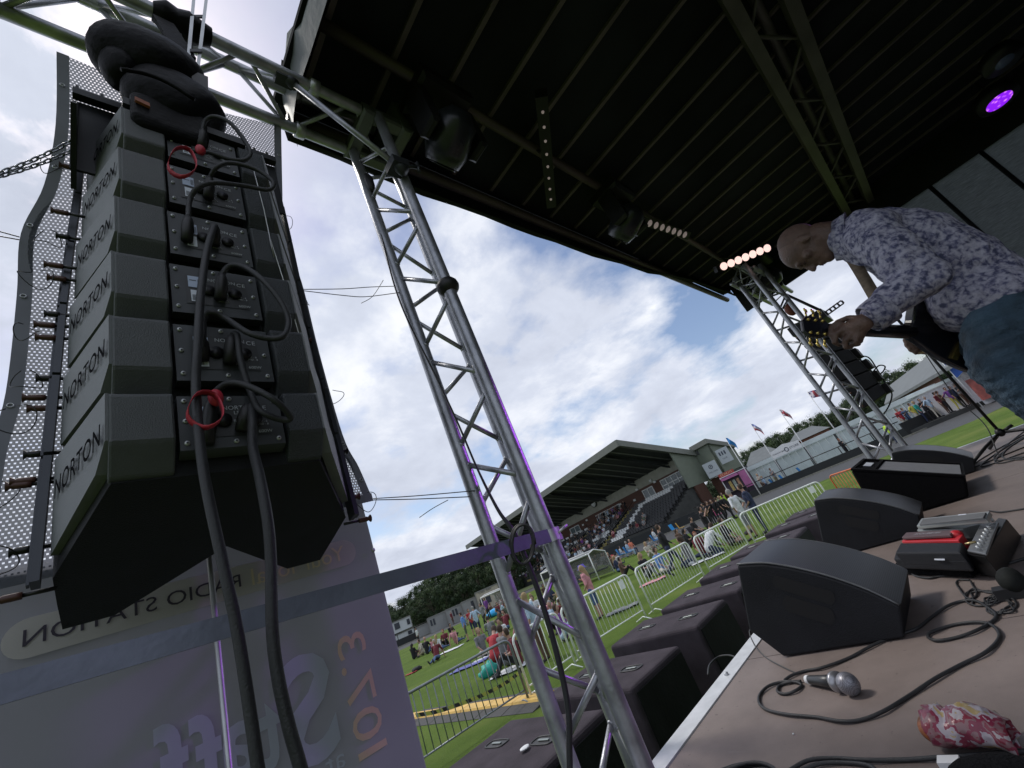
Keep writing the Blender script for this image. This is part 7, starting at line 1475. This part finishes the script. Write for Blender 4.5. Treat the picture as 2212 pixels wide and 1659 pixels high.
S(Z2(1520, 690), 'stand', 'purple', 'black', 'small distant person in purple beside the blue inflatable seat', 100, h=1.6); S(Z2(1660, 640), 'sit', 'maroon', 'navy', 'seated person in maroon near the blue inflatable seat', 160); S(Z2(1700, 600), 'sit', 'pink', 'grey', 'grey haired person in pink sitting behind the blue inflatable seat', 200, hair='grey')
S(Z2(1780, 700), 'cross', 'olive', 'brown', 'person in olive sitting in the crowd behind the near tower', 190); S(Z2(1700, 790), 'sit', 'brown', 'khaki', 'person in brown sitting among the crowd left of the near tower', 60)
S(Z2(490, 1050), 'stand', 'white', 'black', 'small child in a white shirt standing on the path at the far left', 90, head=Z2(465, 925)); S(Z2(985, 770), 'stand', 'maroon', 'brown', 'man in maroon leaning on the railing in front of the grey cabins', 200, head=Z2(955, 640), hair='grey')
S(Z2(415, 1275), 'sit', 'black', 'black', 'dark haired woman in black sitting leftmost on the grass', -70, lh=True, hair='black', sleeve='long', h=1.6); S(Z2(545, 1215), 'cross', 'cream', 'khaki', 'person in cream and khaki sitting beside the woman in black', 80); S(Z2(610, 1200), 'sit', 'black', 'denim', 'bald man in a black shirt sitting on the grass', -60, hair='bald')
S(Z2(690, 1160), 'cross', 'pink', 'denim', 'blonde child in pink sitting between the bald man and the woman in white', 200, hair='blonde', h=1.35, lh=True); S(Z2(800, 1160), 'lean', 'white', 'denim', 'blonde woman in a white top and blue jeans stretched out on a white blanket', -62, hair='blonde', lh=True); S(Z2(890, 1080), 'sit', 'maroon', 'black', 'woman with curly red hair in a dark top sitting on the grass', 130, hair='red')
S(Z2(1035, 1050), 'lean', 'pink', 'denim', 'man in a pink shirt and jeans leaning back on the grass', -62, hair='brown'); S(Z2(755, 1290), 'lean', 'maroon', 'denim', 'man in a maroon shirt and jeans reclining nearest the camera on the left', 130, hair='grey')
S(Z2(970, 960), 'cross', 'black', 'black', 'person in a dark hat sitting behind the man in the pink shirt', 180, hair='black'); S(Z2(1560, 970), 'sit', 'grey', 'navy', 'man in a grey shirt sitting with his back to the standing group', -40, sleeve='long')
S(Z2(1440, 1230), 'cross', 'check', 'cream', 'woman in a black and white patterned dress sitting upright on the grass', 170, hair='blonde'); S(Z2(1640, 1380), 'kneel', 'red', 'red', 'person wrapped in a red and white flag with a union flag hat', -60, sleeve='long', h=1.9); S(Z2(1790, 1370), 'sit', 'check', 'black', 'man in a checked shirt and black trousers sitting with his hands raised', -100, h=1.85); S(Z2(1950, 1380), 'sit', 'maroon', 'black', 'person in dark clothes sitting beside the man in the checked shirt', 60, hair='brown'); S(Z2(1740, 1080), 'cross', 'white', 'navy', 'person in a white cardigan and dark cap sitting behind the flag wrapped person', 150, hair='black')
S((1185, 1428), 'stand', 'pale', 'brown', 'blonde woman in a sleeveless pale blue top seen through the near tower', 20, head=(1149, 1275), hair='blonde'); S((1140, 1392), 'cross', 'pink', 'pink', 'person in pink beside the woman in the pale blue top', 0, h=1.9, hair='black')
S((1222, 1385), 'sit', 'purple', 'pale', 'person in lilac sitting on the grass right of the woman in pale blue', 200, hair='brown'); S((1165, 1330), 'sit', 'white', 'grey', 'seated person in white in the dense crowd behind the near tower', 120)
S((1302, 1335), 'stand_drink', 'pink', 'denim', 'blonde girl in a union flag bucket hat, pink top and denim shorts', 20, head=(1258, 1222), hair='blonde', legs='short', lh=True)
for i, (x, y, t, b, hr, po, ps) in enumerate(((1120, 1395, 'black', 'grey', 'brown', 'sit', 'leftmost of the five people sitting by the dugout'), (1140, 1370, 'pink', 'black', 'blonde', 'sit', 'second of the people sitting by the dugout, in pink'), (1180, 1440, 'brown', 'black', 'brown', 'cross', 'third of the people sitting by the dugout, in brown'), (1270, 1395, 'white', 'navy', 'black', 'lean', 'person stretched out on a white towel right of the dugout'), (920, 1440, 'grey', 'khaki', 'grey', 'sit', 'grey haired person sitting left of the group by the dugout'))):
    S(Z1(x, y), po, t, b, ps, [170, 150, 200, -70, 120][i], hair=hr)
for i, (x, y, t) in enumerate(((840, 1370, 'black'), (945, 1340, 'black'), (1050, 1350, 'grey'), (1080, 1330, 'maroon'))): S(Z1(x, y+35), 'sit', t, 'black', ['person in a black hooded top printed with white, sitting under the dugout', 'second person in black sitting under the dugout', 'person in grey at the right end of the dugout', 'person in maroon just outside the right end of the dugout'][i], 150, h=1.9, hair='black', sleeve='long')
S(Z1(1320, 1290), 'chair', 'white', 'pale', 'child in white sitting on a folding chair near the board wall', 200, h=1.35); S(Z1(1430, 1260), 'chair', 'pale', 'pale', 'grey haired person in pale blue sitting in a folding chair near the board wall', 200, h=1.6, hair='grey'); S(Z1(1480, 1225), 'chair', 'orange', 'navy', 'bald person in a bright orange top sitting in a folding chair', 160, h=1.6, hair='bald')
S(Z5(60, 990), 'sit', 'cream', 'cream', 'blonde woman in cream sitting behind the man in the blue printed shirt', 160, hair='blonde', lh=True); S(Z5(110, 900), 'sit', 'grey', 'grey', 'person in grey leaning on the blonde woman in cream', 170)
S(Z5(270, 1235), 'cross', 'blue', 'cream', 'man in a bright blue printed shirt sitting behind the barrier', 175, hair='brown', h=1.8); S(Z5(30, 1310), 'sit', 'black', 'grey', 'blonde woman in sunglasses and a black vest sitting behind the barrier', 170, hair='blonde', h=1.8, lh=True)
S(Z5(510, 1230), 'walk', 'black', 'navy', 'man in sunglasses and a long black jacket walking past with white trainers', -150, head=Z5(215, 450), hair='brown', sleeve='long'); S(Z5(180, 780), 'chair', 'white', 'pale', 'woman in a white shirt and pale jeans sitting behind the man in the black jacket', 200, hair='brown')
S(Z5(560, 800), 'sit', 'brown', 'black', 'woman in a dark brown top sitting behind the barrier', 170, lh=True, h=1.75); S(Z5(740, 1085), 'cross', 'check', 'navy', 'woman in a white checked shirt sitting with her back turned', 10, lh=True, sleeve='long', h=1.9); S(Z5(690, 830), 'sit', 'black', 'black', 'dark haired woman in black sitting behind the woman in the checked shirt', 190, lh=True, hair='black')
S(Z5(1060, 960), 'kneel', 'white', 'navy', 'person in a loose white shirt kneeling forward behind the barrier', -120, sleeve='long', h=2.0); S(Z5(1130, 800), 'stand_phone', 'black', 'black', 'man in a cap and black shirt with a phone raised to his face', 190, head=Z5(810, 190), hair='black'); S(Z5(870, 740), 'chair', 'black', 'black', 'man with curly black hair sitting in front of the man with the phone', 180, hair='black')
S(Z5(1340, 800), 'cross', 'black', 'black', 'person in black with bare legs sitting behind the barrier joint', 185, h=1.9, legs='short'); S(Z5(930, 960), 'cross', 'maroon', 'navy', 'woman in a maroon patterned top sitting beside the kneeling person', 120, lh=True, hair='red')
S((1634, 1163), 'stand_hip', 'white', 'grey', 'man in a white tee shirt and grey shorts with an arm round his friend', -15, head=(1572, 1046), hair='grey', legs='short'); S((1660, 1150), 'stand_drink', 'navy', 'navy', 'man in a navy tee shirt embracing the man in white', 15, head=(1600, 1040), hair='brown')
for i, (x, y, t, hr) in enumerate(((480, 425, 'white', 'brown'), (575, 420, 'white', 'blonde'), (650, 385, 'navy', 'bald'))): S(Z5(x, y), ['stand_phone', 'stand_drink', 'stand'][i], t, 'denim', ['left person in a white tee shirt by the black boards', 'blonde person in a white tee shirt by the black boards', 'man in a dark suit jacket beside the two in white tee shirts'][i], 180, h=1.72, hair=hr, sleeve='long' if i == 2 else 'short')
for i, (x, y) in enumerate(((770, 1360), (870, 1310), (960, 1270), (1040, 1240), (740, 1480), (1090, 1180))):
    p = at(*Z3(x, y), d=33); p.z = GZ; person(p, [150, 100, 220, 170, 60, 190][i], ['stand_drink', 'stand_hip', 'stand', 'walk', 'stand_drink', 'stand'][i], 1.66, 'black', 'black', ['first', 'second', 'third', 'fourth', 'fifth', 'sixth'][i]+' from the left of the players in black with yellow trim by the boards', hair=['brown', 'black', 'brown', 'blonde', 'black', 'brown'][i], sleeve='short'); mb = MB()
p_ = at(*Z3(1060, 1110), d=46); p_.z = GZ; person(p_, 150, 'stand', 1.7, 'hivis', 'black', 'steward in a bright yellow green jacket by the pink stall', hair='brown', sleeve='long')
# behind the boards on the right
for i, (x, y, t, b, hr) in enumerate(((610, 985, 'red', 'cream', 'brown'), (690, 1000, 'denim', 'denim', 'brown'), (745, 925, 'yellow', 'cream', 'brown'), (800, 915, 'teal', 'navy', 'blonde'), (865, 885, 'black', 'black', 'brown'), (905, 845, 'pale', 'cream', 'grey'), (1000, 790, 'maroon', 'brown', 'black'), (1055, 805, 'brown', 'black', 'brown'), (1150, 770, 'purple', 'yellow', 'brown'), (1205, 765, 'navy', 'black', 'black'), (1245, 730, 'grey', 'brown', 'grey'))):
    p = at(*MM(x, y), d=49.6); hz_ = p.z+.08; p.z = GZ+.35
    person(p, 120+17*(i % 4), ['stand', 'stand_drink', 'stand_hip'][i % 3], max(1.5, min(1.95, hz_-p.z)), t, b, 'spectator in %s leaning at the railing on the right, %s from the left' % (t.replace('pale', 'pale blue').replace('denim', 'denim blue'), ['first', 'second', 'third', 'fourth', 'fifth', 'sixth', 'seventh', 'eighth', 'ninth', 'tenth', 'eleventh'][i]), hair=hr, grp='spectators at the right railing')
tb = MB(); tb.hexa([Vector((47.9, 4, GZ+.012)), Vector((52, 4, GZ+.012)), Vector((58, -9, GZ+.012)), Vector((52, -9, GZ+.012)), Vector((47.9, 4, GZ+.35)), Vector((52, 4, GZ+.35)), Vector((58, -9, GZ+.35)), Vector((52, -9, GZ+.35))]); ob('terrace_step', tb, mat('terrace_concrete', (.05, .052, .05)), kind='structure')
p = at(*MM(470, 1120), d=44); p.z = GZ; person(p, 60, 'walk', 1.75, 'hivis', 'navy', 'steward in a high visibility jacket walking on the path behind the far tower', hair='brown', sleeve='long')
for i, (x, y, t, hr, po) in enumerate(((330, 1120, 'cream', 'blonde', 'stand_drink'), (430, 1190, 'pale', 'blonde', 'stand'), (540, 1030, 'grey', 'black', 'stand_drink'), (1660, 540, 'black', 'red', 'stand_drink'))):
    p = at(*Z4(x, y), d=[50.2, 50.1, 49.8, 49.2][i]); hz_ = p.z+.1; p.z = GZ+.1
    person(p, 150, po, max(1.5, min(1.85, hz_-p.z)), t, ['brown', 'navy', 'khaki', 'black'][i], ['blonde person in cream behind the boards by the pink stall', 'child in a pale blue shirt behind the boards', 'dark haired person in grey drinking behind the boards', 'man in a black jacket leaning over the boards by the white shelter'][i], hair=hr, sleeve='long' if i == 3 else 'short')
cr_ = random.Random(41)
for k, (x, y) in enumerate(((1150, 1345), (1158, 1322), (1172, 1312), (1190, 1325), (1205, 1340), (1196, 1302), (1180, 1292), (1212, 1362), (1236, 1350), (1228, 1322), (1060, 1308), (1072, 1302), (1084, 1312), (1096, 1300), (1070, 1325), (1092, 1330), (1110, 1318), (1052, 1330), (1243, 1262), (1256, 1256), (1268, 1262), (1340, 1236), (1352, 1246), (1008, 1352), (1100, 1362), (1122, 1352))):
    t_ = ['maroon', 'white', 'grey', 'black', 'pink', 'navy', 'brown', 'pale'][k % 8]
    S((x+cr_.uniform(-3, 3), y), ['sit', 'cross', 'sit', 'kneel', 'lean'][k % 5], t_, ['denim', 'black', 'khaki'][k % 3], '%s person of the dense seated crowd by the near tower, in a %s top' % (nth(k), t_), cr_.uniform(90, 260), hair=['brown', 'blonde', 'black', 'grey'][k % 4], lh=k % 3 == 0, grp='seated crowd behind the near tower')
# folding chairs
def fchair(p, rz, c, label, grp='folding camping chairs'):
    t_ = thing('camping_chair', (0, 0, 0), label, 'folding chair', grp); m = mat('chair_'+c[0], c[1], .7, 0, .1)
    mb = MB(); mb.box(-.25, .25, -.2, .22, .38, .41); ob('seat', mb, m, t_); mb = MB(); mb.obox((0, -.28, .66), (.25, 0, 0), (0, .015, .004), (0, -.06, .26)); ob('backrest', mb, m, t_)
    for sx_ in (-.25, .25): mb = MB(); mb.tube([(sx_, -.24, 0), (sx_, .22, .40)], .013, 5); mb.tube([(sx_, .24, 0), (sx_, -.22, .40), (sx_, -.36, .94)], .013, 5); ob('side_frame', mb, DRK, t_)
    t_.location = p; t_.rotation_euler = (0, 0, R_(rz)); return t_
CB = ('blue', (.02, .2, .5)); 
fchair(g_(Z5(465, 600)), 170, ('bright_blue', (.02, .28, .6)), 'empty bright blue camping chair behind the man in the black jacket'); fchair(g_(Z5(580, 580)), 200, ('yellow', (.55, .33, .04)), 'empty yellow camping chair next to the bright blue one'); fchair(at(*Z5(1170, 380), z=GZ), 180, ('pink', (.7, .12, .3)), 'bright pink camping chair near the players in black')
for i, (x, y, lab) in enumerate(((620, 1230, 'leftmost'), (770, 1140, 'middle'), (1050, 1000, 'rightmost'))):
    p = at(*Z4(x, y), d=49.7); p.z = GZ+.15; fchair(p, 175, CB, lab+' of the dark blue camping chairs behind the boards in front of the white shelter')
fchair(g_(Z1(1320, 1292)), 200, CB, 'camping chair under the child in white'); fchair(g_(Z1(1430, 1262)), 200, CB, 'camping chair under the grey haired person in pale blue'); fchair(g_(Z1(1480, 1227)), 160, CB, 'camping chair under the person in orange'); fchair(g_(Z5(180, 782)), 200, CB, 'camping chair under the woman in white and pale jeans'); fchair(g_(Z5(870, 742)), 180, ('bl', (.03, .03, .04)), 'camping chair under the man with curly black hair')
# things on the grass
def blob(q, r, m, label, name, cat, seed, amp=.25, nu=16, nv=10, lift=.5):
    p = g_(q); p.z = GZ+r[2]*lift; return ob(name, lump(p, r, None, seed, amp, nu, nv), m, None, label, cat)
def cloth(q, w, d, rz, m, label, name='blanket'):
    p = g_(q); a = Vector((math.cos(R_(rz)), math.sin(R_(rz)), 0)); w *= .7; d *= .7; b = Vector((-a.y, a.x, 0)); P = [[p+a*(w*(i/8-.5))+b*(d*(j/6-.5))+Vector((0, 0, .02+.05*abs(noise.noise(Vector((i*.8, j*.9, w)))))) for j in range(7)] for i in range(9)]
    mb = MB(); mb.grid(P); o = ob(name, mb, m, None, label, name.replace('_', ' ')); o.modifiers.new('s', 'SOLIDIFY').thickness = .01; return o
blob(Z2(1530, 1500), (.33, .18, .2), mat('teal_bag', (.02, .34, .28), .5), 'bright teal holdall bag on the grass in front of the flag wrapped person', 'holdall', 'bag', 31, .5); blob(Z2(1605, 640), (.9, .5, .3), mat('blue_inflatable', (.03, .4, .8), .3), 'bright blue inflatable seat among the crowd', 'inflatable_seat', 'inflatable', 32, .15, lift=.9)
cloth(Z2(1220, 1380), 2.0, .9, -60, mat('blue_blanket', (.12, .13, .35), .9, 0, .5, 8), 'crumpled blue and white blanket behind the leftmost barrier'); cloth(Z2(1400, 1285), 1.0, .6, -60, pm_(col['white']), 'white towel joining the blue blanket on the grass', 'towel'); cloth(Z2(365, 1490), .8, .45, -60, pm_(col['red']), 'red and white cloth on the grass at the far left', 'cloth'); blob(Z2(455, 1440), (.28, .2, .12), pm_(col['black']), 'black bag on the grass at the far left', 'bag', 'bag', 33)
cloth(Z2(940, 1150), 1.9, 1.2, -60, pm_(col['white']), 'white blanket under the blonde woman in jeans'); cloth(Z2(1800, 1450), 1.5, .8, -60, pm_(col['white']), 'white blanket under the man in the checked shirt'); cloth((1345, 1318), 1.5, .7, -60, pm_(col['grey']), 'small grey folded pushchair cover lying right of the girl in the bucket hat', 'cover')
cloth(Z5(90, 1380), 1.5, .7, -60, pm_(col['pink']), 'pale pink blanket behind the joint of two white barriers'); cloth(Z5(960, 1015), 1.8, .9, -60, pm_(col['white']), 'white blanket under the kneeling person'); blob(Z5(690, 1110), (.16, .14, .13), pm_(col['white']), 'scrunched white plastic bag by the woman in the checked shirt', 'plastic_bag', 'bag', 34)
blob(Z1(1150, 1310), (.7, .4, .3), pm_(col['red']), 'red folded tent beside the dugout', 'folded_tent', 'tent', 35, .3); blob(Z5(1620, 600), (.3, .2, .1), pm_(col['black']), 'black bag at the feet of the embracing couple', 'bag', 'bag', 36); cloth((1412, 1215), 1.1, .4, -50, pm_(col['white']), 'white towel right of the group by the dugout', 'towel')
for (q, i) in ((Z2(1640, 1500), 0), (Z2(1790, 1480), 1), (Z2(1810, 1470), 2)):
    p = g_(q); mb = MB(); mb.tube([p, p+Vector((0, 0, .13))], [.035, .045], 10); ob('plastic_cup', mb, mat('cup_amber', (.4, .25, .12), .3) if i == 0 else WHT, None, ['amber drink in a plastic cup beside the teal bag', 'left white plastic cup on the white blanket', 'right white plastic cup on the white blanket'][i], 'cup')
hats = ((1258, 1222, 15.5, 'union flag bucket hat on the blonde girl'), )
p = at(1256, 1226, d=15.5); mb = MB(); mb.tube([p-Vector((0, 0, .03)), p-Vector((0, 0, .02)), p+Vector((0, 0, .09))], [.19, .13, .1], 14); ob('bucket_hat', mb, mat('hat_blue', (.08, .06, .4), .7, 0, .5, 14), None, hats[0][3], 'hat')
p = g_(Z2(1640, 1380)); p = at(*Z2(1690, 910), d=math.hypot(p.x, p.y)); mb = MB(); mb.tube([p-Vector((0, 0, .06)), p-Vector((0, 0, .04)), p+Vector((0, 0, .09))], [.19, .13, .1], 14); ob('bucket_hat', mb, mat('hat_blue', (.08, .06, .4)), None, 'union flag bucket hat on the flag wrapped person', 'hat')
# spectators in the stand
sr = random.Random(77); cols_ = ['black', 'grey', 'navy', 'maroon', 'pink', 'white', 'black', 'brown', 'pale', 'olive', 'black', 'purple']
for k in range(150):
    r = sr.randrange(0, NR-1); s = sr.choice([sr.uniform(13.9, 22), sr.uniform(13.9, 22), sr.uniform(24.2, 33), sr.uniform(35.3, 44), sr.uniform(46.5, 52), sr.uniform(1, 11.5) if r < 4 else sr.uniform(14, 22)])
    t = cols_[k % 12]; person(SP(s, 1.5+.78*r, -1.15+.31*r), 103, 'chair', sr.uniform(1.55, 1.75), t, sr.choice(['black', 'denim', 'navy']), 'spectator in a %s top sitting in the black and white seats of the grandstand' % t, hair=sr.choice(['brown', 'black', 'blonde', 'grey']), grp='spectators seated in the grandstand')
for k in range(14):
    person(SP(13.9+sr.uniform(0, 8), 10.2, -1.15+.31*11), 103+sr.uniform(-40, 40), 'stand_drink', 1.7, cols_[k % 12], 'black', 'spectator in a %s top standing on the top step of the grandstand' % cols_[k % 12], grp='spectators standing at the top of the grandstand', hair='brown')
